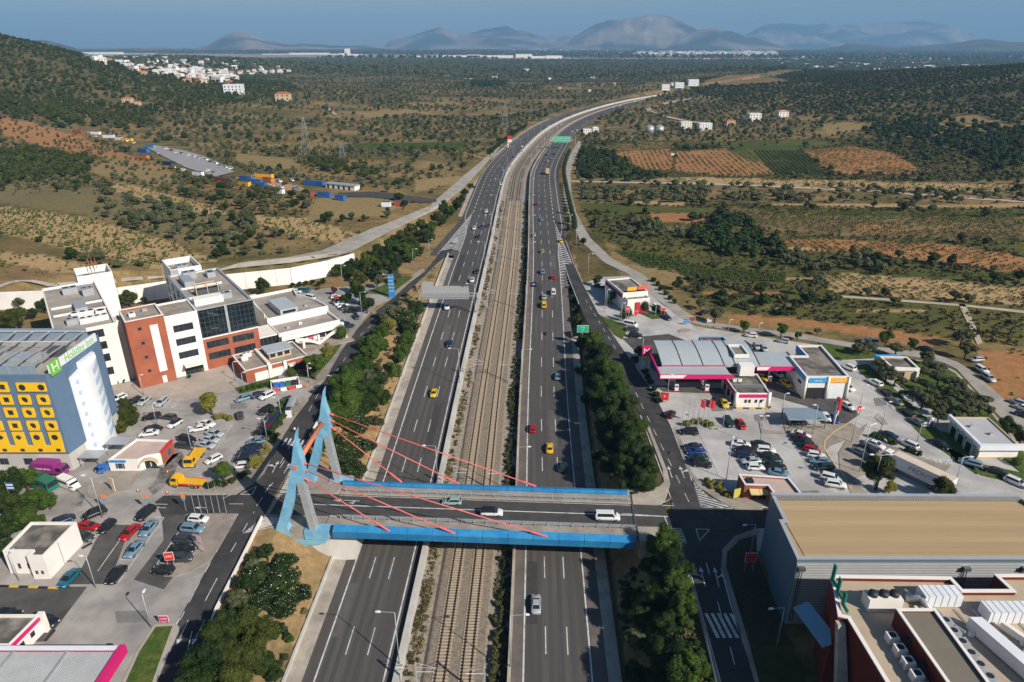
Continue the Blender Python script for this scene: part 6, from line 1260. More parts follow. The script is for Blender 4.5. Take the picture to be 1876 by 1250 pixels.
P_(t,'box',-3.6,-1.25,.9,1.7,1.25,3.3,'purple'); cab(t,1.8,3.6,1.15,.6,2.5,'purple'); wheels(t,(-2.3,2.7),1.2); P_(t,'chassis',-3.5,-.5,.5,3.2,.5,.89,'black')
text('CARRIER SERVICE',.5,'white',(-1,-1.27,2.0),(math.pi / 2,0,0),'lettering',t,.01)
p,rz = at('B',395,905,110,40); t = thing('green_bus','green coach half hidden by trees beside the hotel','bus',p,rz); P_(t,'body',-5,-1.25,.5,2.6,1.25,2.9,mat('bus_green',(.01,.16,.11),.4,.03)); P_(t,'windscreen',2.601,-1.1,1.4,2.63,1.1,2.6,'cglass'); wheels(t,(-3.4,1.4),1.25)
for s in (-1,1): P_(t,'side_window',-4.6,s * 1.26 - .01,1.6,2.3,s * 1.26 + .01,2.4,'cglass')
p,rz = at('B',590,890,200,80); t = thing('minibus','white minibus parked beside the green coach','van',p,rz); b = loft([[(x,-w_,z0),(x,-w_,z1 * .6),(x,-w_ * .9,z1),(x,w_ * .9,z1),(x,w_,z1 * .6),(x,w_,z0)] for x,z0,z1,w_ in ((-2.7,.5,2.2,.95),(-2.6,.35,2.35,1.0),(1.0,.35,2.35,1.0),(1.5,.35,2.1,1.0),(2.1,.35,1.35,.97),(2.7,.4,1.0,.88))]); b.build('body',M['white'],t); wheels(t,(-1.7,1.8),.98,WHEEL,.33)
MB().add([(1.05,-.86,2.33),(1.05,.86,2.33),(2.1,.9,1.4),(2.1,-.9,1.4)],[(0,1,2,3)][::-1]).build('windscreen',M['cglass'],t).location = (.04,0,.04)
for s in (-1,1): P_(t,'side_window',-2.3,s * 1.0 - .02,1.45,1.1,s * 1.0 + .02,2.0,'cglass')
def tow(tile,x,y,dx,dy,lab):
 p,rz = at(tile,x,y,dx,dy); t = thing('flatbed_truck',lab,'lorry',p,rz)
 cab(t,1.7,3.4,1.1,.6,2.5,'truckY'); P_(t,'flatbed',-3.8,-1.2,1.05,1.3,1.2,1.2,'truckY'); P_(t,'chassis',-3.4,-.45,.5,3,.45,1.04,'black'); P_(t,'headboard',1.35,-1.1,1.05,1.5,1.1,2.2,'truckY'); P_(t,'beacon_bar',2.2,-.7,2.51,2.4,.7,2.65,'amber')
 for s in (-1,1): P_(t,'side_rail',-3.8,s * 1.22 - .05,.95,1.3,s * 1.22 + .05,1.3,'red' if lab.startswith('second') else 'truckY')
 wheels(t,(-2.4,-1.5,2.5),1.1)
tow('B',1655,670,-120,165,'yellow flatbed truck with raised tilted bed behind the bank'); tow('B',1600,880,-290,-20,'second yellow flatbed truck with red rails facing the street kerb')
p,rz = at('B',905,745,-90,45); t = thing('small_truck','small blue open truck beside the bank','lorry',p,rz); P_(t,'load_bed',-2,-.85,.5,.6,.85,1.5,'binb'); cab(t,.7,2.0,.85,.4,1.7,'binb'); wheels(t,(-1.2,1.3),.85,WHEEL,.33)
p,rz = at('J',890,690,-560,-270); t = thing('articulated_lorry','white articulated lorry with faded red trailer lettering','lorry',p,rz)
P_(t,'trailer',-7.2,-1.28,1.1,5.4,1.28,4.0,'whitec'); P_(t,'trailer_roof',-7.2,-1.28,4.001,5.4,1.28,4.05,mat('trailer_roof_buff',(.62,.52,.42),.8,.06)); cab(t,6.0,8.0,1.2,.7,3.3,'white'); P_(t,'wind_deflector',6.2,-.9,3.31,7.4,.9,3.8,'white'); wheels(t,(-5.8,-4.6,-3.4,4.2,7.0),1.25); P_(t,'chassis',-7,-.5,.6,7,.5,1.09,'black')
text('PRONTO',1.5,mat('faded_red',(.40,.16,.18),.7,.1),(-1.5,1.29,2.5),(math.pi / 2,0,math.pi),'lettering',t,.01)
p,rz = at('P',1003,319,1,-20,surf='m'); t = thing('box_lorry','lorry with beige box body on the far right carriageway','lorry',p,rz); P_(t,'box',-4.5,-1.25,1,2,1.25,3.8,'cream'); cab(t,2.2,4.0,1.2,.6,2.8,'sky_blue'); wheels(t,(-3,3),1.2)
# motorcycles and their rider
def figure(name,label,joints,edges,m,cat='person',loc=(0,0,0),rz=0,group=None):
 me = bpy.data.meshes.new(name); me.from_pydata([j[:3] for j in joints],edges,[]); o = bpy.data.objects.new(name,me); col.objects.link(o)
 md = o.modifiers.new('skin','SKIN'); o.modifiers.new('sub','SUBSURF').levels = 1
 for i,j in enumerate(joints): me.skin_vertices[0].data[i].radius = (j[3],j[3])
 me.skin_vertices[0].data[0].use_root = True
 dg = bpy.context.evaluated_depsgraph_get(); m2 = bpy.data.meshes.new_from_object(o.evaluated_get(dg)); bpy.data.objects.remove(o); m2.materials.clear(); m2.materials.append(m)
 o = bpy.data.objects.new(name,m2); col.objects.link(o); o.location = loc; o.rotation_euler = (0,0,rz); tag(o,label,cat,group); return o
def standing(label,loc,rz,shirt,trousers):
 J = [(0,0,.95,.14),(0,0,1.2,.13),(0,0,1.42,.15),(0,0,1.52,.055),(.01,0,1.66,.10),(0,.2,1.4,.06),(.03,.27,1.15,.045),(.1,.28,.92,.035),(0,-.2,1.4,.06),(.03,-.27,1.15,.045),(.1,-.28,.92,.035),(0,.1,.88,.09),(.06,.12,.5,.065),(0,.12,.08,.045),(.14,.12,.04,.04),(0,-.1,.88,.09),(-.04,-.12,.5,.065),(-.08,-.12,.08,.045),(.06,-.12,.04,.04)]
 E_ = [(0,1),(1,2),(2,3),(3,4),(2,5),(5,6),(6,7),(2,8),(8,9),(9,10),(0,11),(11,12),(12,13),(13,14),(0,15),(15,16),(16,17),(17,18)]
 o = figure('person',label,J,E_,shirt,loc=loc,rz=rz); o.data.materials.append(trousers); o.data.materials.append(mat('skin_tone',(.42,.25,.17),.7,.02)); o.data.materials.append(mat('dark_hair',(.03,.02,.015),.8,.05))
 for f in o.data.polygons:
  c = f.center
  if c.z < .95: f.material_index = 1
  if c.z > 1.48: f.material_index = 2 if c.x > -.0 and c.z < 1.7 else 3
  if abs(c.y) > .22 and c.z < 1.2: f.material_index = 2
 return o
g = G(541,794); standing('person in white top and dark trousers standing on the pavement by the bus stop hedge',(g.x,g.y,7.14),2.0,M['white'],M['black'])
def motorbike(p,rz,label,m='black',group=None):
 t = thing('motorcycle',label,'motorcycle',p,rz,group)
 for x in (-.7,.7): o = bpy.data.objects.new('wheel',WHEEL); col.objects.link(o); o.parent = t; o.location = (x,0,.33); o.scale = (1,.55,1)
 b = loft([[(x,-w_,z0),(x,-w_,z1),(x,w_,z1),(x,w_,z0)] for x,z0,z1,w_ in ((-.8,.6,.78,.08),(-.3,.4,.8,.16),(.25,.4,.98,.18),(.55,.6,.95,.1))]); b.build('body',M[m],t)
 MB().tube([(.62,0,.35),(.48,0,1.05)],.04,5).build('fork',M['steeld'],t); MB().tube([(.4,-.35,1.08),(.48,0,1.02),(.4,.35,1.08)],.025,5).build('handlebar',M['steeld'],t); P_(t,'seat',-.6,-.14,.8,.1,.14,.88,'black'); return t
p,rz = at('F',1315,625,2,-30,surf='m'); mb_ = motorbike(p,rz,'motorcycle riding alone up the right carriageway')
J = [(-.15,0,.92,.15),(-.05,0,1.2,.15),(.05,0,1.4,.16),(.1,0,1.5,.06),(.15,0,1.64,.13),(.1,.22,1.36,.06),(.3,.3,1.2,.05),(.42,.3,1.1,.045),(.1,-.22,1.36,.06),(.3,-.3,1.2,.05),(.42,-.3,1.1,.045),(-.05,.16,.88,.09),(.28,.22,.75,.07),(.1,.22,.4,.05),(-.05,-.16,.88,.09),(.28,-.22,.75,.07),(.1,-.22,.4,.05)]
E_ = [(0,1),(1,2),(2,3),(3,4),(2,5),(5,6),(6,7),(2,8),(8,9),(9,10),(0,11),(11,12),(12,13),(0,14),(14,15),(15,16)]
o = figure('person','rider with white helmet and dark clothes on the motorcycle',J,E_,M['black'],loc=p,rz=rz); o.data.materials.append(M['white'])
for f in o.data.polygons:
 if f.center.z > 1.5: f.material_index = 1
for tl,x,y,l in (('B',975,6,'motorcycle leftmost of three by the office wall'),('B',1015,4,'motorcycle in the middle of three by the office wall'),('B',1060,0,'motorcycle rightmost of three by the office wall'),('D',930,376,'motorcycle parked beside the teal van behind the annex'),('D',950,372,'second motorcycle farther from the teal van behind the annex')): p,rz = at(tl,x,y,30,-30); motorbike(p,rz,l)
p,rz = at('W',845,372,30,10); motorbike(p,rz,'motorcycle parked at the lawn edge behind the garage'); p,rz = at('I',850,1010,1,0)
# scrapyard containers, lorries and machines on the left
CONT = [(395,318,430,332,'r','long rust red container at the end of the grey yard'),(441,323,462,330,'b','blue container leftmost in the stacked group'),(455,330,480,336,'b','blue container in the middle of the stacked group'),(468,336,488,342,'b','blue container at the right of the stacked group'),(470,318,500,325,'a','orange machine frame behind the blue containers'),(558,331,580,338,'b','blue container left of the long white shed'),(580,334,594,340,'b','short blue container against the white shed'),(555,346,572,358,'r','red and white container standing on end below the shed'),(583,352,606,360,'b','blue skip below the white shed'),(616,359,632,366,'b','blue tipper body right of the skip'),(722,370,738,376,'r','red cab with grey load near the road junction'),(225,252,243,258,'y','yellow container on the upper yard'),(190,245,210,252,'w','white box body on the upper yard'),(212,250,225,256,'w','second white box body beside the yellow container'),(255,270,272,278,'b','blue tarpaulined lorry by the grey yard'),(268,266,284,271,'l','pale blue vehicle at the top of the grey yard'),(300,296,320,302,'n','dark blue container on the yard edge'),(355,315,372,321,'w','white tank body below the grey yard'),(255,282,272,290,'o','orange digger arm beside the trees'),(135,238,150,243,'r','red lorry cab far up the yard'),(168,240,184,246,'w','white lorry far up the yard'),(484,325,500,333,'o','orange lorry cab in the jumble'),(440,333,458,340,'y','yellow machine in front of the blue containers'),(505,348,520,354,'w','white pickup body among the olive trees'),(700,374,716,379,'w','grey tanker body near the junction')]
CC = dict(r=mat('rust_red',(.30,.06,.035),.8,.15,.6),b=M['binb'],a=M['amber'],y=M['truckY'],w=M['whitec'],l=M['sky_blue'],n=mat('deep_navy',(.012,.025,.08),.7,.05),o=mat('plant_orange',(.55,.16,.03),.7,.1))
for x0,y0,x1,y1,c,l in CONT:
 a,b_ = GT(x0,y1),GT(x1,y1 + (y1 - y0) * .3); L_ = (b_ - a).length; m = (a + b_) / 2; t = thing('shipping_container',l,'container',(m.x,m.y,ht(m.x,m.y) + .1),math.atan2(b_.y - a.y,b_.x - a.x))
 P_(t,'body',-L_ / 2,-1.25,.15,L_ / 2,1.25,2.7,CC[c]); P_(t,'roof_rim',-L_ / 2 - .05,-1.3,2.7,L_ / 2 + .05,1.3,2.8,'steeld')
 for k in range(int(L_ / 1.2)): P_(t,'rib',-L_ / 2 + .3 + 1.2 * k,-1.32,.2,-L_ / 2 + .42 + 1.2 * k,-1.251,2.6,CC[c])
g1,g2 = GT(597,344),GT(650,350); t = thing('white_shed','long low white shed with pale roof beside the scrapyard','shed',((g1 + g2) / 2),math.atan2((g2 - g1).y,(g2 - g1).x)); L_ = (g2 - g1).length; P_(t,'wall',-L_ / 2,0,-.5,L_ / 2,5,2.6,'white'); P_(t,'roof',-L_ / 2 - .3,-.4,2.61,L_ / 2 + .3,5.4,2.9,'steel');
for k in range(5): P_(t,'door',-L_ / 2 + 1.2 + k * L_ / 5.5,-.06,.0,-L_ / 2 + 2.6 + k * L_ / 5.5,-.002,2.1,'glass2')
YV = [(232,258),(246,262),(288,280),(304,272),(314,276),(322,279),(334,282),(345,284),(356,286),(366,289),(378,292),(386,296),(396,299),(404,303),(414,306),(422,309),(160,243),(176,250),(204,256),(380,312),(392,316),(335,312),(318,306),(500,330),(512,332),(522,336),(535,330),(542,346),(515,343),(498,341)]
for i,(x,y) in enumerate(YV): car('P',x,y,1,.3 * (-1)**i,'vuh'[i % 3],['W','W','S','W','Mr','W','L'][i % 7],(q := ['white','white','silver','white','maroon','white','pale blue'][i % 7] + ' ' + ['van','off-roader','small car'][i % 3] + ' parked in the scrapyard on the left hillside'),surf='t',group=q + ', alike',nm='scrap_vehicle')

# ------------------------------------------------------------------ street furniture
def lamp(p,h,arm,rz,label,group=None,double=False,ball=False):
 t = thing('street_lamp',label,'street lamp',p,rz,group)
 b = MB(); b.smooth = True; b.tube([(0,0,0),(0,0,h)],[.11,.055],6); b.build('pole',M['steel'],t)
 for s in ((1,-1) if double else (1,)):
  b = MB(); b.tube([(0,0,h - .05),(s * arm * .9,0,h + .12)],.05,5); b.build('arm',M['steel'],t)
  b = loft([[(x,-w_,h + z0),(x,w_,h + z0),(x,w_,h + z1),(x,-w_,h + z1)] for x,w_,z0,z1 in ((s * arm * .85,.08,.05,.18),(s * (arm * .85 + .3),.19,.05,.24),(s * (arm * .85 + .85),.14,.07,.2))]); b.build('lamp_head',M['whitec'],t)
 return t
def lampcopy(src,p,rz,label,group=None): o = copy_tree(src); o.location = p; o.rotation_euler = (0,0,rz); o['label'] = label;
_ord = ['nearest the camera','just beyond the bridge','third along beyond the bridge','level with the left sign gantry','beside the striped gores','fifth beyond the bridge']
YL = [82,131,181,230,278,326] + [374 + 48 * k for k in range(14)]
for side in (-1,1):
 src = None
 for i,y in enumerate(YL):
  x,y2 = off(y,side * 9.2); p = Vector((x,y2,float(zm(y)) + .9)); sd_ = 'left' if side < 0 else 'right'
  lab = f'tall lamp on the wall of the {sd_} carriageway, {_ord[i]}' if i < 6 else f'distant lamp post on the {sd_} motorway wall along the bend'; grp = None if i < 6 else f'distant lamp posts, {sd_} motorway wall'
  if src is None: src = lamp(p,11.2,2.6,math.pi if side < 0 else 0,lab)
  else:
   o = copy_tree(src); o.location = p; o['label'] = lab
   if grp: o['group'] = grp
# street lamps near the roads: pole foot (tile, x, y), height, arm length, arm direction
LM = [('Y',645,250,9,1.6,0,'lamp at the annex car park exit beside the small tree'),('D',1150,360,9,1.2,0,'lamp on the verge behind the annex car park'),('D',1540,440,9,1.2,180,'lamp beside the blue totem sign'),('D',1748,205,9,1.4,0,'lamp on the merging slip road left of the motorway'),('D',862,1165,4.5,.4,0,'short lamp on the pavement beside the big green tree'),('D',315,1245,6,.4,0,'short lamp in front of the brick pavilion hedge'),('D',240,1150,6,.4,0,'short lamp in front of the brick pavilion side wall'),
 ('A',1235,100,6,.3,0,'short lamp at the bend near the plastic barriers'),('A',1000,400,6,.9,180,'lamp behind the bus shelter over the hedge'),('A',878,590,6,.9,180,'lamp over the middle of the hedge row'),('A',234,665,6,.3,0,'lamp between the charcoal estate and the tow truck'),('B',1330,360,6,.3,0,'lamp between the two black cars near the hotel hedge'),('B',1220,110,6,.3,0,'lamp at the foot of the brick tower'),('B',1625,575,6,.3,0,'lamp at the top end of the tow truck bed'),('B',870,1148,10,1.2,180,'tall lamp in front of the black people carrier'),
 ('C',132,545,6,.4,90,'lamp in front of the white outbuilding wall'),('C',665,595,7,.5,180,'lamp on the island below the black saloon, lower left'),('C',1050,870,7,.3,90,'lamp at the tip of the green triangle, lower left'),
 ('H',295,205,6,.3,0,'short lamp by the red corner sign of the petrol forecourt'),('H',550,470,7,.3,0,'lamp amid the flagpoles'),('H',768,490,7,.3,0,'lamp left of the dark teal off-roader'),('H',800,930,10,1.0,60,'tall lamp above the yellow-green bed'),('H',1085,640,8,.4,0,'lamp in the middle double row of parked cars'),('H',1275,372,6,.3,0,'lamp left of the carport'),('H',1540,540,8,.5,180,'lamp right below the carport'),
 ('I',570,760,8,.4,0,'lamp on the kerb tip beside the red square sign'),('I',745,900,8,.3,0,'lamp above the navy saloon and island hedge'),('I',515,990,9,.9,20,'tall lamp at the island corner above the trailer cars'),('I',1035,985,5,.3,0,'lamp beside the white estate on the island'),('J',370,620,12,1.0,20,'tall lamp between the lane and the pine tree'),('J',1255,700,6,1.6,0,'lamp behind the lorry trailer end'),('T',805,65,9,1.9,0,'double-armed lamp rising behind the warehouse roof'),
 ('K',222,525,10,1.4,180,'left pole of the pair at the restaurant entrance'),('K',238,490,7,.3,0,'right, shorter pole of the restaurant entrance pair'),('K',362,640,8,.3,0,'lamp beside the clipped trees'),('K',80,230,10,1.4,0,'lamp on the dry verge beside the slip road'),('K',540,960,8,.8,180,'lamp behind the petrol price totem'),('K',658,575,5,.2,0,'short lamp at the restaurant lawn tip'),('K',1285,690,4,.2,0,'short lamp on the service road verge, left one'),('K',1540,720,4,.2,0,'short lamp on the service road verge beside the white hatchback'),
 ('Q',945,500,7,2.0,190,'lamp over the shaded bend beside the warehouse'),('Q',1100,1035,8,2.2,190,'lamp over the shaded street near the warehouse corner'),('E',45,720,9,1.2,0,'lamp on the slip road bank, nearest the white wall end'),('E',1650,440,10,.4,0,'lamp on the right verge beside the cypress trees'),('E',1718,640,10,.4,0,'lamp on the right dry verge beyond the yellow taxi')]
for tl,x,y,h,arm,d,l in LM:
 px,py = T(tl,x,y); g = G(px,py,7.05); lamp(g,h,arm,R(d),l,double=('double' in l))
# catenary masts and wires
src = None
for i,y in enumerate([77 + 54 * k for k in range(14)]):
 for side in (-1,1):
  x,y2 = off(y,side * 5.35); z = float(zm(y)) - 1.2; grp = f'catenary masts {"left" if side < 0 else "right"} of the tracks'
  lab = f'catenary mast on the {"left" if side < 0 else "right"} of the railway tracks'
  if i == 0: lab += ', nearest the camera'; g_ = None
  elif i == 1: lab += ', just behind the bridge'; g_ = None
  else: g_ = grp; lab += ', farther up the line'
  if src is None:
   src = t = thing('catenary_mast',lab,'mast',(x,y2,z)); P_(t,'post',-.13,-.13,0,.13,.13,8.2,'steel'); MB().tube([(0,0,7.2),(3.2,0,7.0)],.06,5).build('bracket',M['steel'],t); MB().tube([(0,0,8.1),(3.2,0,7.0)],.04,5).build('stay',M['steel'],t); MB().tube([(0,0,6.2),(2.9,0,6.2)],.04,5).build('registration_arm',M['whitec'],t); t.rotation_euler.z = 0 if side < 0 else math.pi
  else:
   o = copy_tree(src); o.location = (x,y2,z); o.rotation_euler = (0,0,0 if side < 0 else math.pi); o['label'] = lab
   if g_: o['group'] = g_
for oc,l in ((-2.35,'thin overhead contact wire above the left track'),(1.95,'thin overhead contact wire above the right track')):
 b = MB(); yy = np.arange(40,700,13.5); b.tube([(*off(y,oc),float(zm(y)) + 5.2) for y in yy],.022,3,False); w_ = b.build('contact_wire',M['steeld'],label=l,cat='wire')
# gantry seen from behind
gy = 232.0
def vx(px,py): return V(px,py,gy)
t = thing('sign_gantry','grey sign gantry seen from behind over the left carriageway','gantry',(-33,gy,5)); L = t.location
(x0,zt),(x1,_),(_,zb_),(xp,zp) = vx(772,516),vx(859,524),vx(800,548),vx(874,534)
zl = vx(800,524)[1]
n = 17
for k in range(n): a = x0 + (x1 - x0) * k / n; c = x0 + (x1 - x0) * (k + 1) / n - .04; pw(t,'sign_panel',MB().box(a,gy - .1,zb_,c,gy + .02,zt if k < 4 else zl),mat('sign_back',(.42,.43,.44),.45,.05,1,metal=.2))
for z in (zb_ + 1.4,zb_ + 2.5):
 for yy in (gy - .3,gy - 1.0): pw(t,'truss_chord',MB().tube([(x0 - .8,yy,z),(xp,yy,z)],.08,5),'steel')
for k in range(20): a = x0 + (xp - x0) * k / 20; pw(t,'truss_brace',MB().tube([(a,gy - 1,zb_ + 1.4),(a + .5,gy - .3,zb_ + 2.5)],.035,4),'steel')
for x,zz in ((x0 - .8,2.5),(xp,float(zm(gy)) + .8)): pw(t,'post',MB().box(x - .2,gy - .85,zz,x + .2,gy - .45,zb_ + 2.6),'steel')
def greensign(px0,py0,px1,py1,Y,lines,lab,post):
 (x0,z1_),(x1,z0_) = V(px0,py0,Y),V(px1,py1,Y); t = thing('direction_sign',lab,'sign',(x0,Y,7)); pw(t,'panel',MB().box(x0,Y,z0_,x1,Y + .15,z1_),'green'); pw(t,'border',MB().box(x0 - .08,Y + .02,z0_ - .08,x1 + .08,Y + .13,z1_ + .08),'white')
 for p in post: pw(t,'post',MB().box(p - .15,Y + .16,p_z,p + .15,Y + .4,z1_),'steel')
 if len(post) > 1: pw(t,'beam',MB().box(min(post),Y + .16,(z0_ + z1_) / 2,max(post),Y + .4,(z0_ + z1_) / 2 + .3),'steel')
 h = (z1_ - z0_) / (len(lines) + .6)
 for k,s in enumerate(lines): L = t.location; text(s,h * .8,'white',((x0 + x1) / 2 - L.x,-.03,z1_ - h * (k + .8) - L.z),(math.pi / 2,0,0),'lettering',t,.01)
p_z = 6.5
greensign(1013.5,250,1044,261,640,['ΑΕΡΟΔΡΟΜΙΟ AIRPORT','ΜΑΡΚΟΠΟΥΛΟ Markopoulo'],'green overhead direction sign across the right carriageway before the bend',[V(1008,260,640)[0],V(1054,260,640)[0]])
greensign(1157,186,1176,192.5,1180,['ΕΞΟΔΟΣ EXIT','AIRPORT'],'farthest green overhead sign where the motorway curves away',[V(1155,192,1180)[0],V(1178,192,1180)[0]])
p_z = 1.0
greensign(1058,597,1077.5,609,206,['EXIT','18'],'small green sign above the shrubs beside the right carriageway',[V(1067,605,206)[0]])
# totems
t = thing('totem_sign','tall blue totem sign on the lawn at the annex exit','sign',(-45.4,243.3,7)); b = MB(); b.prism([(-46.4,243),(-44.2,243),(-44.2,243.4),(-46.4,243.4)],7,lambda x,y: 16.2 + .25 * (x + 45.3)); pw(t,'panel',b,mat('totem_blue',(.03,.24,.52),.5,.04));
for k in range(5): text(['OFFICE','PARK','CLINIC','BANK','CAFE'][k],.7,'white',(.1,-.32,8.0 - 1.35 * k),(math.pi / 2,0,0),'lettering',t,.01)
t = thing('price_totem','petrol price totem with magenta and white top beside the left canopy','sign',(38.9,181.5,7)); (xa,zta),(xb2,zba) = V(1184,633,181.5),V(1194,677,181.5); xa,xb2 = 38.0,40.6
pw(t,'pillar',MB().box(xa,181.3,7,xb2,181.8,11.2),'whitec'); pw(t,'emblem',MB().box(xa,181.25,11.21,xb2,181.8,14.3),'magenta'); pw(t,'yellow_band',MB().box(xa,181.22,9.9,xb2,181.29,11.0),'amber')
text('M',2.6,'white',(.4,-.28,5.7),(math.pi / 2,0,R(0)),'emblem_letter',t,.01)
for k in range(4): text(['1.569','1.389','1.729','0.829'][k],.55,'black',(.4,-.24,2.6 - .68 * k),(math.pi / 2,0,0),'price',t,.01)
g = G(1527,779); t = thing('mast_sign','tall white mast with red and white emblem beside the carport','sign',g); b = MB(); b.smooth = True; b.tube([(0,0,0),(0,0,6.8)],[.22,.30],10); b.build('mast',M['white'],t)
P_(t,'emblem',-.1,-.9,4.2,.5,.9,7.6,'red'); P_(t,'emblem_white',-.14,-1.0,3.4,.1,.3,4.6,'white'); text('4',2.6,'white',(-.12,0,5.9),(math.pi / 2,0,-math.pi / 2),'emblem_figure',t,.01)
g = GT(931,274); t = thing('mast_sign','white mast with red head beside the far left road','sign',g); P_(t,'mast',-.4,-.4,0,.4,.4,10,'white'); P_(t,'head',-.4,-1,6.5,3.2,1,12,'white'); P_(t,'red_top',-.3,-1.03,9,3.25,1.03,12.05,'red')
# flagpoles
for i in range(6):
 g = G(358 + 11.4 * i,942 - .3 * i,7.1); t = thing('flagpole',f'slender bare flagpole, {["leftmost", "second from left", "third from left", "third from right", "second from right", "rightmost"][i]} of six by the lower car park','flagpole',g); MB().tube([(0,0,0),(0,0,7.4)],[.06,.035],6).build('pole',M['steel'],t)
 MB().box(-.15,-.15,0,.15,.15,.08).build('base',M['steeld'],t)
for i,x in enumerate((415,462,505,552,592,632)):
 g = G(*T('H',x,490 + i * 1.5),7.1); t = thing('flagpole',f'flagpole {["leftmost", "second from left", "third from left", "third from right", "second from right", "rightmost"][i]} by the petrol forecourt bed','flagpole',g); MB().tube([(0,0,0),(0,0,8.6)],[.06,.035],6).build('pole',M['steel'],t)
 if i in (3,5):
  b = MB(); k_ = 6
  for j in range(k_): b.add([(.04 + .25 * j / k_ * 5.2,.08 * math.sin(j * 1.4),8.4 - .12 * j),(.04 + .25 * (j + 1) / k_ * 5.2,.08 * math.sin((j + 1) * 1.4),8.4 - .12 * (j + 1)),(.04 + .25 * (j + 1) / k_ * 5.2,.08 * math.sin((j + 1) * 1.4),6.2 - .12 * (j + 1)),(.04 + .25 * j / k_ * 5.2,.08 * math.sin(j * 1.4),6.2 - .12 * j)],[(0,1,2,3)])
  b.build('flag',M['red'],t)
g = G(27,935); t = thing('flagpole','flagpole with blue and white flag among the trees at the left edge','flagpole',g); MB().tube([(0,0,0),(0,0,7)],.05,6).build('pole',M['steel'],t)
for k in range(5): P_(t,'flag_stripe',.05,-.02,5.0 + .36 * k,1.4,.02,5.34 + .36 * k,'binb' if k % 2 == 0 else 'white')
# bus shelter
g = G(*T('A',1075,380)); g2_ = G(*T('A',1110,290)); t = thing('bus_shelter','glazed bus shelter with curved grey roof on the street pavement','bus shelter',(g.x,g.y,7.14),math.atan2((g2_ - g).y,(g2_ - g).x) )
b = MB();
for k in range(6): a0,a1 = math.pi * (.15 + .7 * k / 6),math.pi * (.15 + .7 * (k + 1) / 6); b.add([(0,1.1 * math.cos(a0),2.1 + .5 * math.sin(a0)),(5.5,1.1 * math.cos(a0),2.1 + .5 * math.sin(a0)),(5.5,1.1 * math.cos(a1),2.1 + .5 * math.sin(a1)),(0,1.1 * math.cos(a1),2.1 + .5 * math.sin(a1))],[(0,1,2,3)])
b.build('roof',M['steel'],t); P_(t,'back_panel',.1,.95,.2,5.4,1.0,2.2,'glass'); P_(t,'end_panel',-1.4,-.7,.1,-1.3,.8,2.2,'whitec'); P_(t,'bench',.6,.4,.4,4.6,.8,.5,'steeld')
for x in (.1,5.3): P_(t,'post',x,-.9,0,x + .1,-.8,2.4,'steeld')
# plastic barriers, bins, cones, small signs, toilet, billboards
for tl,x,y,m,l in (('A',950,175,'red','red plastic barrier next to the white parked car'),('A',1018,166,'white','white plastic barrier between two red ones'),('A',1085,154,'red','red plastic barrier in front of the bin enclosure'),('A',1148,142,'white','white plastic barrier at the right of the row'),('A',1212,132,'Or','small orange barrier beyond the white ones')):
 p,rz = at(tl,x,y,20,-4); t = thing('plastic_barrier',l,'barrier',p,rz); mm = mat('barrier_orange',(.62,.12,.06),.6,.05) if m == 'Or' else M[m]; s = .6 if m == 'Or' else 1
 b = MB(); b.add([(-.8*s,-.25*s,0),(.8*s,-.25*s,0),(.8*s,.25*s,0),(-.8*s,.25*s,0),(-.75*s,-.1*s,.9*s),(.75*s,-.1*s,.9*s),(.75*s,.1*s,.9*s),(-.75*s,.1*s,.9*s)],[(4,5,6,7),(0,1,5,4),(1,2,6,5),(2,3,7,6),(3,0,4,7)]); b.build('body',mm,t); P_(t,'foot',-.7*s,-.3*s,0,-.4*s,.3*s,.12*s,'steeld')
p,rz = at('M',645,1170,20,-3); t = thing('bin_enclosure','open white walled enclosure holding rubbish bins beside the pavilion','enclosure',p,rz); P_(t,'back_wall',-3.6,1.6,0,3.6,1.8,1.6,'white'); P_(t,'side_wall',-3.8,-1.4,0,-3.6,1.8,1.6,'white'); P_(t,'side_wall',3.6,-1.4,0,3.8,1.8,1.6,'white')
for dx,m,l in ((-2.4,'binb','blue wheeled skip leftmost in the bin enclosure'),(-.9,'binb','blue wheeled skip in the middle of the bin enclosure'),(.7,'bin','dark green wheeled skip in the bin enclosure'),(2.2,'black','black wheeled skip rightmost in the bin enclosure')):
 q = Vector((math.cos(rz) * dx,math.sin(rz) * dx,0)); u = thing('waste_container',l,'bin',p + q,rz); P_(u,'tub',-.65,-.5,.1,.65,.5,1.1,m); P_(u,'lid',-.68,-.53,1.101,.68,.53,1.3,m)
g = G(*T('I',1128,868)); t = thing('portable_toilet','small pale grey portable toilet beside the kerb','toilet',g); P_(t,'cabin',-.6,-.6,0,.6,.6,2.1,'whitec'); b = MB(); b.smooth = True; b.tube([(-.62,0,2.1),(.62,0,2.1)],.6,10); b.build('roof',M['steel'],t); P_(t,'door',-.4,-.63,.1,.4,-.601,2.0,'steeld')
for tl,x,y,l in (('B',1422,770,'orange and white traffic cone beside the tow trucks'),('B',1170,928,'orange and white traffic cone at the forecourt kerb, left one'),('B',1418,945,'orange and white traffic cone at the forecourt kerb, right one'),('A',32,860,'orange and white traffic cone left of the yellow cab')):
 g = G(*T(tl,x,y)); t = thing('traffic_cone',l,'traffic cone',g); MB().tube([(0,0,.05),(0,0,.75)],[.22,.04],8).build('cone',mat('cone_orange',(.75,.16,.04),.6,.05),t); P_(t,'base',-.28,-.28,0,.28,.28,.06,'black'); MB().tube([(0,0,.35),(0,0,.5)],[.145,.11],8).build('white_band',M['white'],t)
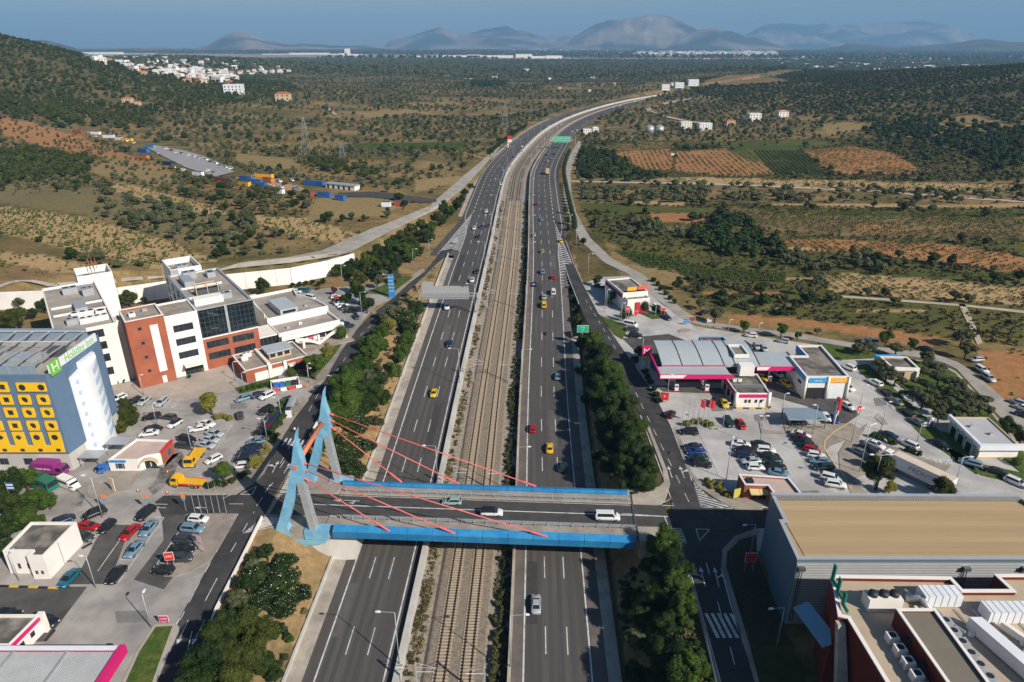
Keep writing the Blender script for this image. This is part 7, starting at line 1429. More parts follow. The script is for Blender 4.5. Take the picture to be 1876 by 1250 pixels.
def board(tl,x,y,w_,h,z0,m,lab,rz=0,txt=None,m2='white',tilt=0):
 g = G(*T(tl,x,y),7.1); t = thing('advertising_sign',lab,'sign',g,R(rz)); P_(t,'panel',-w_ / 2,-.06,z0,w_ / 2,.06,z0 + h,m); P_(t,'frame',-w_ / 2 - .06,-.04,z0 - .06,w_ / 2 + .06,.04,z0 + h + .06,m2)
 for s in (-1,1): P_(t,'leg',s * w_ * .35 - .05,.07,0,s * w_ * .35 + .05,.15,z0 + h * .8,'steel')
 if txt: text(txt,min(h * .55,w_ / max(1,len(txt)) * 1.2),m2,(0,-.08,z0 + h * .5),(math.pi / 2,0,0),'lettering',t,.01)
board('C',1400,345,1.3,3.4,.4,'white','tall white and pink banner sign leaning beside the black saloon',-30,'SALE','magenta'); board('C',1190,450,1.5,1.7,1.6,'red','small red sign on a post in the lower car park',10,'KFC'); board('C',1145,845,1.5,1.1,.6,'magenta','small magenta sign at the tip of the green triangle',0,'CAFE'); board('H',265,268,2.2,2.4,.6,'red','red and white corner sign of the petrol forecourt',-10,'+')
board('Q',935,600,2.0,2.0,2.2,'red','red square sign above the shaded planting',0); board('H',885,1095,1.6,2.2,.3,mat('poster_yellow',(.55,.45,.08),.7,.05),'yellow and green poster column by the brick kiosk',20,None,'bin'); board('I',570,770,1.0,1.6,.9,'red','small red and white square sign on the kerb tip',0,'-'); board('K',415,605,1.4,2.2,3.4,'red','red hanging sign above the white van',0,'M'); board('K',722,560,1.8,.9,2.2,'red','low red sign at the restaurant exit',10); board('K',492,560,1.2,1.6,.3,'red','small red board in front of the restaurant',0)
board('K',975,605,1.9,1.4,.3,mat('brown_red_sign',(.36,.07,.04),.7,.05),'brown red board on the country road verge',-10); board('K',925,632,2.3,.9,.5,'sky_blue','blue sign beside the small paved island',-8); board('K',1120,625,1.4,1.2,.8,'whitec','pale sign on the service road verge',0); board('B',970,930,.8,3.2,.2,mat('board_tan',(.62,.45,.33),.8,.05),'narrow tan board leaning on the paved island',-20); board('P',835,448,2.2,2.2,1.0,'steel','blank grey sign on the slip road nose',0,None,'steel')
for tl,x,y,l in (('B',912,1060,'pole sign with orange top and blue foot, leftmost of three'),('B',1262,1060,'pole sign with orange top above the black off-roader'),('B',1580,1055,'pole sign with orange top beside the flagpoles')):
 g = G(*T(tl,x,y + 40)); t = thing('lamp_banner',l,'sign',g); MB().tube([(0,0,0),(0,0,4.0)],.05,6).build('pole',M['steel'],t); P_(t,'orange_top',-.4,-.1,3.3,.4,.1,4.2,mat('banner_orange',(.75,.22,.04),.6,.05)); P_(t,'blue_foot',-.3,-.1,2.7,.3,.1,3.25,'sky_blue')
# electricity pylons
def lattice(px,py0,py1,lab,w_=7):
 g = GT(px,py0); ztop = V(px,py1,g.y)[1]; h = ztop - g.z; t = thing('electricity_pylon',lab,'pylon',g)
 b = MB(); n = 7
 def lv(k): f = k / n; return w_ / 2 * (1 - f) + .5 * f,h * f
 for sx,sy in ((-1,-1),(1,-1),(1,1),(-1,1)): MB().tube([(sx * lv(0)[0],sy * lv(0)[0],0),(sx * .5,sy * .5,h)],.09,4).build('leg',M['steel'],t)
 for k in range(n):
  (a,za),(c,zc) = lv(k),lv(k + 1)
  for p,q in (((-a,-a,za),(c,-c,zc)),((a,-a,za),(-c,-c,zc)),((-a,a,za),(c,c,zc)),((a,a,za),(-c,c,zc))): b.tube([p,q],.045,3,False)
 b.build('bracing',M['steel'],t,kind='stuff')
 for f,L_ in ((.7,7),(.82,5.5),(.94,4)): MB().tube([(-L_,0,h * f),(0,0,h * f + 1),(L_,0,h * f)],.07,4).build('cross_arm',M['steel'],t)
lattice(563,286,215,'tall lattice electricity pylon above the left olive fields'); lattice(925,240,186,'lattice electricity pylon just left of the motorway bend'); lattice(1062,178,150,'distant lattice pylon beyond the motorway curve')
lattice(628,290,262,'short lattice pylon right of the tall one in the olive fields',5)
# ------------------------------------------------------------------ vegetation
def leafmat(name,c,v=.35,c2=None,rough=.65):
 m = bpy.data.materials.new(name); m.use_nodes = True; n = m.node_tree; b = n.nodes['Principled BSDF']; b.inputs['Roughness'].default_value = rough; b.inputs['Specular IOR Level'].default_value = .12; N = n.nodes.new; L = n.links.new
 at = N('ShaderNodeAttribute'); at.attribute_name = 'tone'; oi = N('ShaderNodeObjectInfo'); geo = N('ShaderNodeNewGeometry'); nz = N('ShaderNodeTexNoise'); nz.inputs['Scale'].default_value = .11; nz.inputs['Detail'].default_value = 3; L(geo.outputs['Position'],nz.inputs['Vector'])
 mx = N('ShaderNodeMix'); mx.data_type = 'RGBA'; mx.inputs[6].default_value = (*c,1); mx.inputs[7].default_value = (*(c2 or tuple(min(1,q * 1.8 + .01) for q in c)),1)
 mr = N('ShaderNodeMapRange'); mr.inputs[1].default_value = .38; mr.inputs[2].default_value = .64; L(nz.outputs[0],mr.inputs[0])
 ad = N('ShaderNodeMath'); ad.operation = 'MULTIPLY_ADD'; ad.inputs[1].default_value = .6; L(oi.outputs['Random'],ad.inputs[0]); m2 = N('ShaderNodeMath'); m2.operation = 'MULTIPLY'; m2.inputs[1].default_value = .5; L(mr.outputs[0],m2.inputs[0]); L(m2.outputs[0],ad.inputs[2]); L(ad.outputs[0],mx.inputs[0])
 hs = N('ShaderNodeHueSaturation'); L(mx.outputs[2],hs.inputs['Color']); L(at.outputs['Fac'],hs.inputs['Value']); L(hs.outputs[0],b.inputs['Base Color']); MATS[name] = m; return m
LM_ = dict(olive=leafmat('olive_leaf',(.062,.078,.034),c2=(.125,.13,.064)),dark=leafmat('dark_leaf',(.015,.033,.008),c2=(.038,.062,.014)),pine=leafmat('pine_leaf',(.026,.044,.009),c2=(.07,.08,.016)),bright=leafmat('bright_leaf',(.03,.066,.008),c2=(.07,.11,.018)),
           yellow=leafmat('yellow_green_leaf',(.15,.15,.025),c2=(.24,.21,.045)),vine=leafmat('vine_leaf',(.06,.10,.022),c2=(.10,.14,.035)),weed=leafmat('weed_leaf',(.10,.10,.04),c2=(.20,.16,.08)),purple=leafmat('plum_leaf',(.05,.012,.02)),scrub=leafmat('scrub_leaf',(.04,.05,.018),c2=(.10,.09,.038)))
FLOWER = mat('white_flower',(.75,.70,.62),.8,.1)
def crown_mesh(name,m,leaves,size,blobs=9,flat=.8,spread=.55,br=(.34,.55),flowers=0,seed=0,upright=0):
 g = np.random.default_rng(seed); k = 0; cs = []
 while len(cs) < blobs:
  p = g.uniform(-1,1,3)
  if np.linalg.norm(p) < 1: cs.append(p * np.array([spread,spread,spread * flat]))
 cs = np.array(cs); rs = g.uniform(*br,blobs) * (1 - .25 * np.abs(cs[:,2])); cs[:,2] += flat
 w_ = rs**2 / (rs**2).sum(); bi = g.choice(blobs,leaves,p=w_); d = g.normal(size=(leaves,3)); d[:,2] += .25; d /= np.linalg.norm(d,axis=1)[:,None]
 P = cs[bi] + d * (rs[bi] * g.uniform(.82,1.12,leaves))[:,None] * np.array([1,1,flat])
 keep = P[:,2] > .06; P,d,bi = P[keep],d[keep],bi[keep]; n = len(P)
 nn = d + g.normal(size=(n,3)) * .55; nn /= np.linalg.norm(nn,axis=1)[:,None]; t = np.cross(nn,g.normal(size=(n,3))); t /= np.linalg.norm(t,axis=1)[:,None]; u = np.cross(nn,t); s = g.uniform(.6,1.4,n)[:,None] * size
 V4 = np.stack([P - t * s,P + u * s * .7,P + t * s,P - u * s * .7],1); V4[:,1] += nn * s * .25
 verts = [tuple(v) for v in V4.reshape(-1,3)]; faces = [(4*i,4*i+1,4*i+2,4*i+3) for i in range(n)]; tone = list(np.repeat(g.uniform(.62,1.38,n),4)); mi = [0] * n
 for c,r_ in zip(cs,rs):                          # solid heart of each clump, so no light leaks through
  b0 = len(verts); seg = 7; rr = r_ * .84
  for a in range(1,5):
   ph = math.pi * a / 5
   for q in range(seg): th = 2 * math.pi * q / seg; j = g.uniform(.85,1.12); verts.append((c[0] + rr * j * math.sin(ph) * math.cos(th),c[1] + rr * j * math.sin(ph) * math.sin(th),c[2] + rr * flat * math.cos(ph))); tone.append(g.uniform(.55,.95))
  for a in range(3):
   for q in range(seg): q2 = (q + 1) % seg; faces.append((b0 + a*seg + q,b0 + (a+1)*seg + q,b0 + (a+1)*seg + q2,b0 + a*seg + q2)); mi.append(0)
  faces.append(tuple(b0 + q for q in range(seg))[::-1]); mi.append(0); faces.append(tuple(b0 + 3*seg + q for q in range(seg))); mi.append(0)
 if flowers:
  fi = g.choice(n,flowers)
  for i in fi:
   if d[i][2] < -.1: continue
   c = P[i] + d[i] * size * .8; b0 = len(verts); f = size * .55
   verts += [tuple(c - t[i] * f),tuple(c + u[i] * f),tuple(c + t[i] * f),tuple(c - u[i] * f)]; tone += [1] * 4; faces.append((b0,b0+1,b0+2,b0+3)); mi.append(1)
 me = bpy.data.meshes.new(name); me.from_pydata(verts,[],faces); me.materials.append(LM_[m]); me.materials.append(FLOWER); me.polygons.foreach_set('material_index',mi)
 a = me.attributes.new('tone','FLOAT','POINT'); a.data.foreach_set('value',np.array(tone,dtype=np.float32)); return me
def trunk_mesh(h,r,lean=.06,limbs=3):
 b = MB(); b.tube([(0,0,-.3),(lean,0,h * .5),(0,lean,h)],[r,r * .8,r * .55],6)
 for k in range(limbs): a = 2 * math.pi * k / limbs; b.tube([(0,0,h * .7),(.45 * math.cos(a),.45 * math.sin(a),h * 1.3)],[r * .5,r * .2],4)
 me = bpy.data.meshes.new('trunk'); me.from_pydata(b.v,[],b.f); me.materials.append(M['wood']); return me
PK = dict(
 olive=[crown_mesh('crown','olive',2300,.042,13,.74,.62,(.22,.42),seed=i) for i in (1,2,3)],
 dark=[crown_mesh('crown','dark',5200,.034,20,.85,.66,(.2,.4),seed=i) for i in (4,5,35)],
 bright=[crown_mesh('crown','bright',5200,.034,20,.95,.64,(.2,.4),seed=i) for i in (6,7)],
 pine=[crown_mesh('crown','pine',5000,.034,18,.9,.66,(.2,.4),seed=i) for i in (8,9)],
 oleander=[crown_mesh('crown','dark',5200,.032,18,.62,.68,(.22,.4),flowers=330,seed=i) for i in (10,11)],
 yellow=[crown_mesh('crown','yellow',2200,.05,10,.75,.55,(.3,.5),seed=12)],
 round=[crown_mesh('crown','bright',2600,.038,1,.95,0.01,(.98,1.0),seed=13)],
 topiary=[crown_mesh('crown','dark',2400,.038,1,1.35,0.01,(.98,1.0),seed=14)],
 plum=[crown_mesh('crown','purple',900,.07,6,1.0,.5,(.4,.5),seed=15)],
 weed=[crown_mesh('crown','weed',260,.12,5,.6,.6,(.3,.5),seed=16)],
 shrub=[crown_mesh('crown','scrub',900,.06,9,.7,.6,(.25,.45),seed=i) for i in (17,18)])
LOW = dict(olive=[crown_mesh('crown','olive',110,.15,5,.72,.5,(.36,.55),seed=i) for i in (21,22)],dark=[crown_mesh('crown','dark',110,.15,5,.72,.5,(.36,.55),seed=23)],pine=[crown_mesh('crown','pine',130,.14,6,.8,.5,(.34,.52),seed=24)],scrub=[crown_mesh('crown','scrub',80,.16,5,.6,.6,(.3,.5),seed=25)],
           vine=[crown_mesh('crown','vine',26,.3,3,.7,.5,(.3,.5),seed=26)],weed=[crown_mesh('crown','weed',40,.2,4,.6,.6,(.25,.45),seed=27)])
TR = trunk_mesh(1,.09)
def tree(x,y,z,r,kind,label,group=None,hs=1.0,trunk=True,clear=.25,nm='tree',cat='tree'):
 t = thing(nm,label,cat,(x,y,z),random.uniform(0,6.28),group); me = random.choice(PK[kind]); h0 = clear * r * 2 if trunk else -.08 * r
 c = bpy.data.objects.new('crown',me); col.objects.link(c); c.parent = t; c.location = (0,0,h0); s = random.uniform(.92,1.08); c.scale = (r * s,r * random.uniform(.92,1.08),r * hs)
 if trunk: o = bpy.data.objects.new('trunk',TR); col.objects.link(o); o.parent = t; q = h0 + .5 * r * hs; o.scale = (r * 1.2,r * 1.2,q)
 return t
def gz(x,y):
 h = ht(x,y); return h
DENSE = {}
def T_(tile,x,y,wpx,kind,label,group=None,hs=1.0,trunk=None,clear=.2,nm=None,z=None):
 """tree whose crown was measured in the photo: centre and width"""
 px,py = T(tile,x,y); flat = dict(olive=.74,dark=.85,bright=.95,pine=.9,oleander=.62,yellow=.75,round=.95,topiary=1.35,plum=1,weed=.6,shrub=.7)[kind]
 trunk = kind in ('olive','dark','bright','pine','plum','topiary') if trunk is None else trunk
 zg = 7.0 if z is None else z
 for _ in range(8):
  zc_h = zg + 1.5 if _ == 0 else zg + hc; g = G(px,py,zc_h); r = wpx * .56 * depth(g.x,g.y,zc_h) / F_PX; hc = (clear * 2 * r if trunk else 0) + flat * r * hs * .9; zg = gz(g.x,g.y) if z is None else z
 nm = nm or (dict(olive='olive_tree',pine='pine_tree',dark='evergreen_tree',bright='leafy_tree').get(kind,'tree') if trunk else 'oleander_bush' if kind == 'oleander' else 'shrub')
 for rep in range(DENSE.get(group,0)): a = random.uniform(0,6.28); x_,y_ = g.x + r * .8 * math.cos(a),g.y + r * .8 * math.sin(a); tree(x_,y_,min(ht(x_,y_),zg + .3),r * random.uniform(.5,.8),kind,label,group,hs,trunk,clear,nm,'tree' if trunk else 'shrub')
 return tree(g.x,g.y,zg,r,kind,label,group,hs,trunk,clear,nm,'tree' if trunk else 'shrub')
g1_ = 'shrubs and trees on the bank below the lower left street'; g2_ = 'dense shrubs on the left bank beyond the bridge'; g3_ = 'tall dark trees on the right bank beyond the bridge'; g4_ = 'shaded trees on the right bank in front of the bridge'; g5_ = 'green thicket below the upper left country road'; g6_ = 'olive trees round the cream building'; g7_ = 'trees at the left edge beside the hotel'
DENSE = {g1_: 2,g2_: 2,g3_: 1,g4_: 1,g5_: 1,g7_: 1}
for px,py,w_,k,l in ((500,1062,112,'oleander','huge white-flowering oleander beside the pylon foot'),(545,1085,60,'oleander','white-flowering oleander at the right of the huge one'),(520,1032,66,'oleander','white-flowering oleander touching the blue pylon foot'),(512,1108,66,'oleander','flowering oleander below the huge one'),(476,1062,60,'oleander','flowering oleander at the left of the huge one'),(470,1098,60,'oleander','flowering oleander at the lower left of the huge one'),(462,1036,30,'olive','small grey tree by the street barrier near the pylon foot'),(436,1098,46,'olive','grey-green tree leaning over the street barrier'),(488,1010,34,'dark','dark shrub between the street parapet and the pylon foot'),(452,1068,40,'dark','dark shrub at the street parapet beside the oleanders')): T_('P',px,py,w_,k,l)
for px,py,w_,k in ((468,1150,88,'pine'),(415,1142,60,'dark'),(398,1180,84,'pine'),(448,1198,88,'pine'),(372,1222,84,'dark'),(425,1250,100,'pine'),(352,1262,80,'dark'),(480,1215,50,'dark'),(400,1290,100,'pine'),(510,1150,34,'oleander')): T_('P',px,py,w_,k,'dark bushy tree in the mass on the lower left bank',g1_)
for px,py,w_,k in ((520,1205,22,'shrub'),(548,1190,16,'weed'),(500,1235,24,'weed'),(560,1120,16,'weed'),(530,1170,20,'bright')): T_('P',px,py,w_,k,'small dry shrub on the bare slope, lower left bank','small shrubs on the lower left slope',trunk=False)
for px,py,w_,k in ((642,858,60,'oleander'),(628,815,64,'oleander'),(660,815,50,'oleander'),(598,792,48,'bright'),(650,775,62,'oleander'),(615,760,52,'bright'),(636,735,66,'bright'),(668,742,52,'dark'),(682,768,30,'shrub'),(624,708,64,'bright'),(664,716,62,'dark'),(643,694,52,'bright'),(685,700,50,'dark'),(690,722,30,'bright'),(655,860,40,'oleander'),(620,868,36,'oleander'),(660,668,46,'bright'),(676,648,42,'bright'),(690,675,30,'shrub'),(684,628,40,'bright'),(697,607,34,'bright'),(712,592,30,'yellow'),(717,573,38,'olive'),(676,690,40,'olive')): T_('P',px,py,w_,k,'dense green shrub in the thicket between street and left carriageway',g2_,trunk=k == 'olive')
for px,py,w_,k,l in ((738,580,58,'oleander','large pale-flowering oleander under the sign gantry post'),(750,602,46,'oleander','white-flowering oleander just below the gantry one'),(762,566,38,'dark','dark shrub right beside the left gantry post')): T_('P',px,py,w_,k,l)
for px,py,w_,k in ((746,622,36,'bright'),(740,640,32,'bright'),(730,655,30,'bright'),(722,676,32,'bright'),(712,668,16,'shrub'),(718,640,14,'weed'),(725,625,14,'weed'),(710,650,14,'weed'),(704,700,18,'weed'),(722,610,14,'weed'),(700,640,12,'weed'),(730,700,14,'weed'),(690,750,14,'weed'),(700,790,12,'weed')): T_('P',px,py,w_,k,'low shrub on the dry slope beside the left carriageway','low shrubs on the dry slope',trunk=False)
for px,py,w_,k in ((1040,527,18,'shrub'),(1050,545,24,'oleander'),(1057,566,26,'shrub'),(1060,585,26,'dark'),(1076,602,30,'shrub'),(1068,625,30,'dark'),(1088,622,38,'bright'),(1102,645,44,'dark'),(1084,655,40,'dark'),(1098,672,52,'dark'),(1116,676,44,'bright'),(1090,700,44,'dark'),(1115,704,56,'dark'),(1135,708,40,'bright'),(1103,735,56,'dark'),(1132,738,56,'dark'),(1152,742,40,'dark'),(1118,772,60,'dark'),(1150,778,60,'dark'),(1172,780,36,'bright'),(1128,812,56,'dark'),(1160,818,62,'dark'),(1120,850,56,'dark'),(1150,862,64,'dark'),(1185,862,56,'dark'),(1184,835,44,'dark'),(1105,800,36,'dark'),(1180,885,44,'dark')): T_('P',px,py,w_,k,'dark tree in the dense row between right carriageway and frontage road',g3_,clear=.1)
for px,py,w_,k in ((1222,992,60,'bright'),(1232,1030,62,'dark'),(1218,1050,50,'dark'),(1240,1065,56,'bright'),(1250,1108,56,'bright'),(1195,1040,46,'dark'),(1205,1085,60,'dark'),(1180,1135,60,'dark'),(1225,1140,56,'dark'),(1165,1175,50,'olive'),(1205,1190,56,'dark'),(1245,1190,56,'oleander'),(1258,1232,84,'bright'),(1210,1240,76,'dark'),(1165,1235,56,'dark'),(1270,1280,80,'bright'),(1200,1290,80,'dark'),(1155,1090,34,'dark'),(1148,1130,30,'shrub')): T_('P',px,py,w_,k,'shaded tree in the mass on the lower right bank',g4_,clear=.1)
for px,py,w_ in ((612,499,18),(625,492,26),(645,487,32),(652,474,28),(672,478,34),(690,466,36),(668,462,30),(712,470,34),(715,452,34),(736,458,34),(700,485,30),(735,438,34),(757,446,32),(725,488,24),(752,424,32),(775,430,30),(792,418,28),(772,412,24),(808,402,26),(822,388,26),(836,376,22),(750,470,24),(770,458,24),(845,364,18),(812,375,22),(800,384,18),(852,352,14),(862,340,12),(685,500,20),(640,502,16)): T_('P',px,py,w_,random.choice(['bright','dark','pine']),'dense green tree in the thicket below the country road',g5_,clear=.05)
for t_ in ((480,523,30,'dark','round dark tree in front of the white panelled wall'),(659,538,36,'dark','dark tree at the top of the annex car park row'),(650,522,24,'bright','bright green tree behind the annex car park'),(671,556,30,'dark','dark tree over the lower annex car park'),(635,546,22,'dark','dark shrub behind the topmost cars of the annex row'),(691,516,24,'olive','olive tree left of the blue totem, lower one'),(700,503,26,'olive','olive tree left of the blue totem, upper one'),(726,505,26,'olive','olive tree right behind the blue totem'),(626,609,24,'round','clipped bright green round tree beside the annex'),(574,668,46,'bright','bright green leafy tree beside the brick pavilion'),(551,672,26,'plum','dark plum-leaved tree left of the bright green one'),
           (611,531,15,'plum','small purple-leaved tree behind the annex'),(534,682,18,'round','round olive-coloured shrub beside the pavilion door'),(384,736,46,'yellow','big yellow-green leafy tree in the upper car park'),(408,860,38,'bright','green tree beside the second tow truck'),(464,846,28,'yellow','yellow-green tree at the lower end of the hedge'),(237,544,30,'pine','tall light green tree between the office wings'),(222,550,24,'pine','light green tree close to the left office wing'),(264,550,14,'dark','small dark tree in the shade of the office wing'),(33,554,24,'olive','grey tree in front of the white wall, far left'),(80,558,28,'dark','dark tree by the left office wing'),(22,582,48,'pine','wide green tree behind the hotel'),(58,574,20,'dark','dark shrub behind the hotel on red soil'),(-10,590,40,'pine','green tree at the left edge behind the hotel'),
           (370,677,11,'yellow','yellowish tree at the office entrance planter'),(347,690,8,'dark','small shrub left of the office entrance'),(1142,578,13,'topiary','clipped oval tree left of two by the white van'),(1152,574,13,'topiary','clipped oval tree right of two by the white van'),(1182,562,13,'topiary','clipped oval tree in front of the restaurant'),(1205,567,11,'topiary','clipped tree at the restaurant lawn, right'),(1198,566,9,'topiary','smaller clipped bush at the restaurant lawn, left of the right one'),(1121,542,22,'bright','green shrub cluster along the restaurant side wall'),(1113,552,16,'dark','dark shrub along the restaurant side wall'),(1094,513,20,'dark','dark tree shading the restaurant car park'),(1171,643,22,'dark','dark tree behind the price totem'),(1163,660,18,'dark','dark tree under the price totem'),
           (1612,862,62,'pine','large green pine between the lane and the lorry'),(1602,842,30,'pine','top of the pine group beside the lorry cab'),(1630,893,28,'yellow','pale feathery shrub at the foot of the large pine'),(1730,892,46,'pine','round green pine behind the warehouse roof edge'),(1365,596,22,'bright','street tree on the service road verge, left one'),(1432,603,26,'bright','street tree on the service road verge, middle one'),(1462,614,15,'bright','small street tree near the garage, right one'),(1626,618,30,'bright','green tree on orange soil above the white van'),(1671,629,24,'bright','green tree on orange soil left of the black saloon'),(1498,606,15,'olive','small olive tree on the orange field edge'),(1772,640,34,'olive','grey olive tree beside the field track'),(1765,614,42,'olive','broad olive tree above the grey one by the track'),(1312,575,32,'olive','olive tree over the black car beside the country road'),(1284,556,22,'olive','olive shrub left of the one over the black car'),
           (1849,780,36,'dark','dark tree behind the bungalow'),(1872,800,30,'dark','dark tree at the right edge behind the bungalow'),(1862,846,16,'round','round clipped bush at the right edge by the bungalow'),(1069,442,14,'dark','round bush on the dry verge beside the country road'),(1036,384,9,'topiary','narrow cypress beside the right carriageway, farther one'),(1040,402,14,'bright','green tree beside the right carriageway cypresses'),(1043,416,12,'dark','dark tree nearest the yellow slip road taxi'),(898,278,16,'dark','round dark tree left of the concrete road'),(450,402,26,'olive','olive tree in the field above the white wall')):
 px,py,w_,k,l = t_; T_('P',px,py,w_,k,l,trunk=k not in ('yellow','round') or w_ > 20)
for i,(px,py) in enumerate(((1812,835),(1821,829),(1829,836))): T_('P',px,py,9,'round',f'ball-shaped shrub, {["left", "top", "right"][i]} of three in front of the bungalow',trunk=False)
for px,py,w_ in ((1612,666,30),(1627,680,32),(1642,692,28),(1655,700,22),(1575,637,28),(1593,634,30),(1642,638,28),(1698,653,28),(1704,668,26),(1724,675,28),(1719,691,32),(1747,702,34),(1763,706,30),(1694,680,22),(1677,719,34),(1692,732,34),(1714,724,30),(1719,744,34),(1740,738,32),(1749,719,30),(1770,720,30),(1779,741,34),(1795,744,28),(1805,732,26),(1765,750,30),(1722,761,26),(1700,705,26),(1735,715,26),(1785,728,26),(1750,760,24),(1782,762,24),(1655,720,20),(1812,752,24)): T_('P',px,py,w_,'olive','olive tree in the grove between the cream building and the bungalow',g6_)
for px,py,w_,k in ((15,885,66,'dark'),(45,878,46,'bright'),(62,915,46,'bright'),(25,925,56,'pine'),(10,965,56,'dark'),(42,950,46,'bright'),(68,955,30,'bright'),(8,1005,44,'dark'),(-20,920,70,'dark')): T_('P',px,py,w_,k,'leafy tree in the clump beside the coach at the left edge',g7_,clear=.1)
for px,py,w_ in ((232,745,30),(228,762,34),(240,770,28),(222,782,30),(238,752,26),(226,735,18),(248,762,20)): T_('P',px,py,w_,'bright' if px % 2 else 'pine','shrub in the hedge beside the hotel stair tower','shrubs beside the hotel stair tower',trunk=False)
hed = [(p,'bright',13) for p in ((500,752),(506,757),(498,763),(513,746),(520,740),(527,735))] + [(p,'bright',15) for p in ((512,775),(505,783),(516,768),(520,760),(498,792),(508,798),(500,806))] + [(p,'yellow',16) for p in ((492,806),(488,818),(482,830),(478,842),(490,826),(472,852))] + [(p,'dark',16) for p in ((398,884),(410,886),(425,880),(440,872),(388,888),(452,866),(380,890))]
for (px,py),k,w_ in hed: T_('P',px,py,w_,k,'low shrub in the hedge around the upper left car park','hedge shrubs round the upper left car park',trunk=False)
for (px,py),k,w_ in [(p,'yellow',15) for p in ((395,764),(405,762),(415,764),(422,766))] + [(p,'bright',12) for p in ((445,714),(455,710),(466,707),(478,706),(490,703),(500,700))] + [(p,'dark',12) for p in ((535,523),(548,521),(560,519),(572,517),(584,520),(592,515))] + [(p,'yellow',13) for p in ((600,632),(608,637),(601,642),(594,640),(598,650),(606,648))]: T_('P',px,py,w_,k,'small garden shrub around the office complex','garden shrubs round the office complex',trunk=False)
for (px,py),k,w_ in [(p,'yellow',17) for p in ((1258,776),(1270,772),(1282,771),(1294,774),(1303,778))] + [(p,'yellow',16) for p in ((1296,880),(1306,884),(1301,890),(1316,893),(1325,900),(1334,906),(1320,886))]: T_('P',px,py,w_,k,'yellow-green shrub in a planted bed of the right car park','yellow-green bedding shrubs on the right',trunk=False)
for (px,py),k,w_ in [(p,'bright',13) for p in ((1598,797),(1608,798),(1619,802),(1630,806),(1638,810))] + [(p,'dark',13) for p in ((1664,823),(1674,827),(1684,831))] + [(p,'dark',14) for p in ((1187,690),(1192,700),(1198,712),(1203,722),(1208,733),(1182,680))] + [(p,'dark',12) for p in ((1205,520),(1212,528),(1220,536),(1228,545),(1236,552),(1197,512))]: T_('P',px,py,w_,k,'dark clipped hedge shrub on the right-hand side','clipped hedge shrubs on the right-hand side',trunk=False)
for y in np.arange(345,620,8.5): x,y2 = off(float(y),auxR(float(y)) + 6.5); tree(x,y2,ht(x,y2),1.6,'topiary','narrow cypress in the roadside row along the right carriageway bend','cypresses along the right carriageway bend',.95,True,.1)
for y in np.arange(600,800,11): x,y2 = off(float(y),-34); tree(x,y2,ht(x,y2),2.4,'dark','dark tree in the row along the outside of the left carriageway bend','trees along the outside of the left bend',1.2,True,.1)

# scatters: the largest individually, the rest as stuff
POLYS = [(s,p,r) for s,p,r in PW]
def blocked(x,y,pad=0):
 o = x - C(y); m = (np.abs(o) < 36 + pad * .5) & (y < 2080)
 dev = pip(x,y,[Vector((-260,60)),Vector((-260,236)),Vector((-150,246)),Vector((-68,274)),Vector((-45,330)),Vector((-20,350)),Vector((45,300)),Vector((48,262)),Vector((60,226)),Vector((80,212)),Vector((112,196)),Vector((128,176)),Vector((140,120)),Vector((170,60))]); m |= dev
 for pl_,w_ in RD:
  for i in range(len(pl_) - 1):
   a,b_ = pl_[i],pl_[i+1]; dx,dy = b_.x - a.x,b_.y - a.y; L2 = dx * dx + dy * dy + 1e-6; t = np.clip(((x - a.x) * dx + (y - a.y) * dy) / L2,0,1); m |= np.hypot(x - a.x - t * dx,y - a.y - t * dy) < w_
 return m
RD = [([GT(*p) for p in q],w_) for q,w_ in (
 ([(-60,530),(91,526),(214,520),(309,510),(419,497),(531,481),(640,453),(700,425),(760,398),(800,375),(850,330),(900,282),(921,263)],7.5),([(1063,260),(1047,290),(1038,319),(1040,356),(1060,414),(1072,440),(1114,478),(1165,503),(1213,548),(1262,580),(1330,599),(1450,615),(1600,640),(1719,655),(1760,672),(1830,745),(1880,800)],6),
 ([(1040,332),(1400,341),(1876,370)],3),([(1525,543),(1876,572)],2.6),([(275,268),(330,290),(400,318)],17),([(600,350),(700,358),(790,369)],9),([(130,240),(200,252),(280,272)],9),([(430,322),(500,335),(600,350)],12),([(1186,203),(1310,230)],5),([(205,184),(265,192)],14))]
def make_pts(y0,y1,cell,keep,seed,xl=.80):
 g = np.random.default_rng(seed); Y = np.arange(y0,y1,cell); out = []
 for y in Y:
  xs = np.arange(-xl * y - 60,xl * y + 60,cell); out.append(np.column_stack([xs + g.uniform(-.38,.38,len(xs)) * cell,y + g.uniform(-.38,.38,len(xs)) * cell]))
 P = np.vstack(out); x,y = P[:,0],P[:,1]
 n1 = np.array([noise.noise(Vector((a / 130,b_ / 90,3.3))) for a,b_ in P]) if cell < 20 else np.array([noise.noise(Vector((a / 420,b_ / 300,3.3))) for a,b_ in P])
 k = (g.uniform(0,1,len(P)) < np.clip(keep + n1 * 1.1,.04,1)) & ~blocked(x,y)
 return P[k],n1[k]
def hillmask(x,y): return (gauss(x,y,-1000,1050,270,330,127) > 7) | (gauss(x,y,1100,950,360,430,68) + gauss(x,y,800,1500,300,260,16) > 8)
def inparc(P,drop=True):
 m = np.zeros(len(P),bool)
 for s,p,r_ in POLYS:
  if s not in ('veg','fade'): m |= pip(P[:,0],P[:,1],p)
 return m
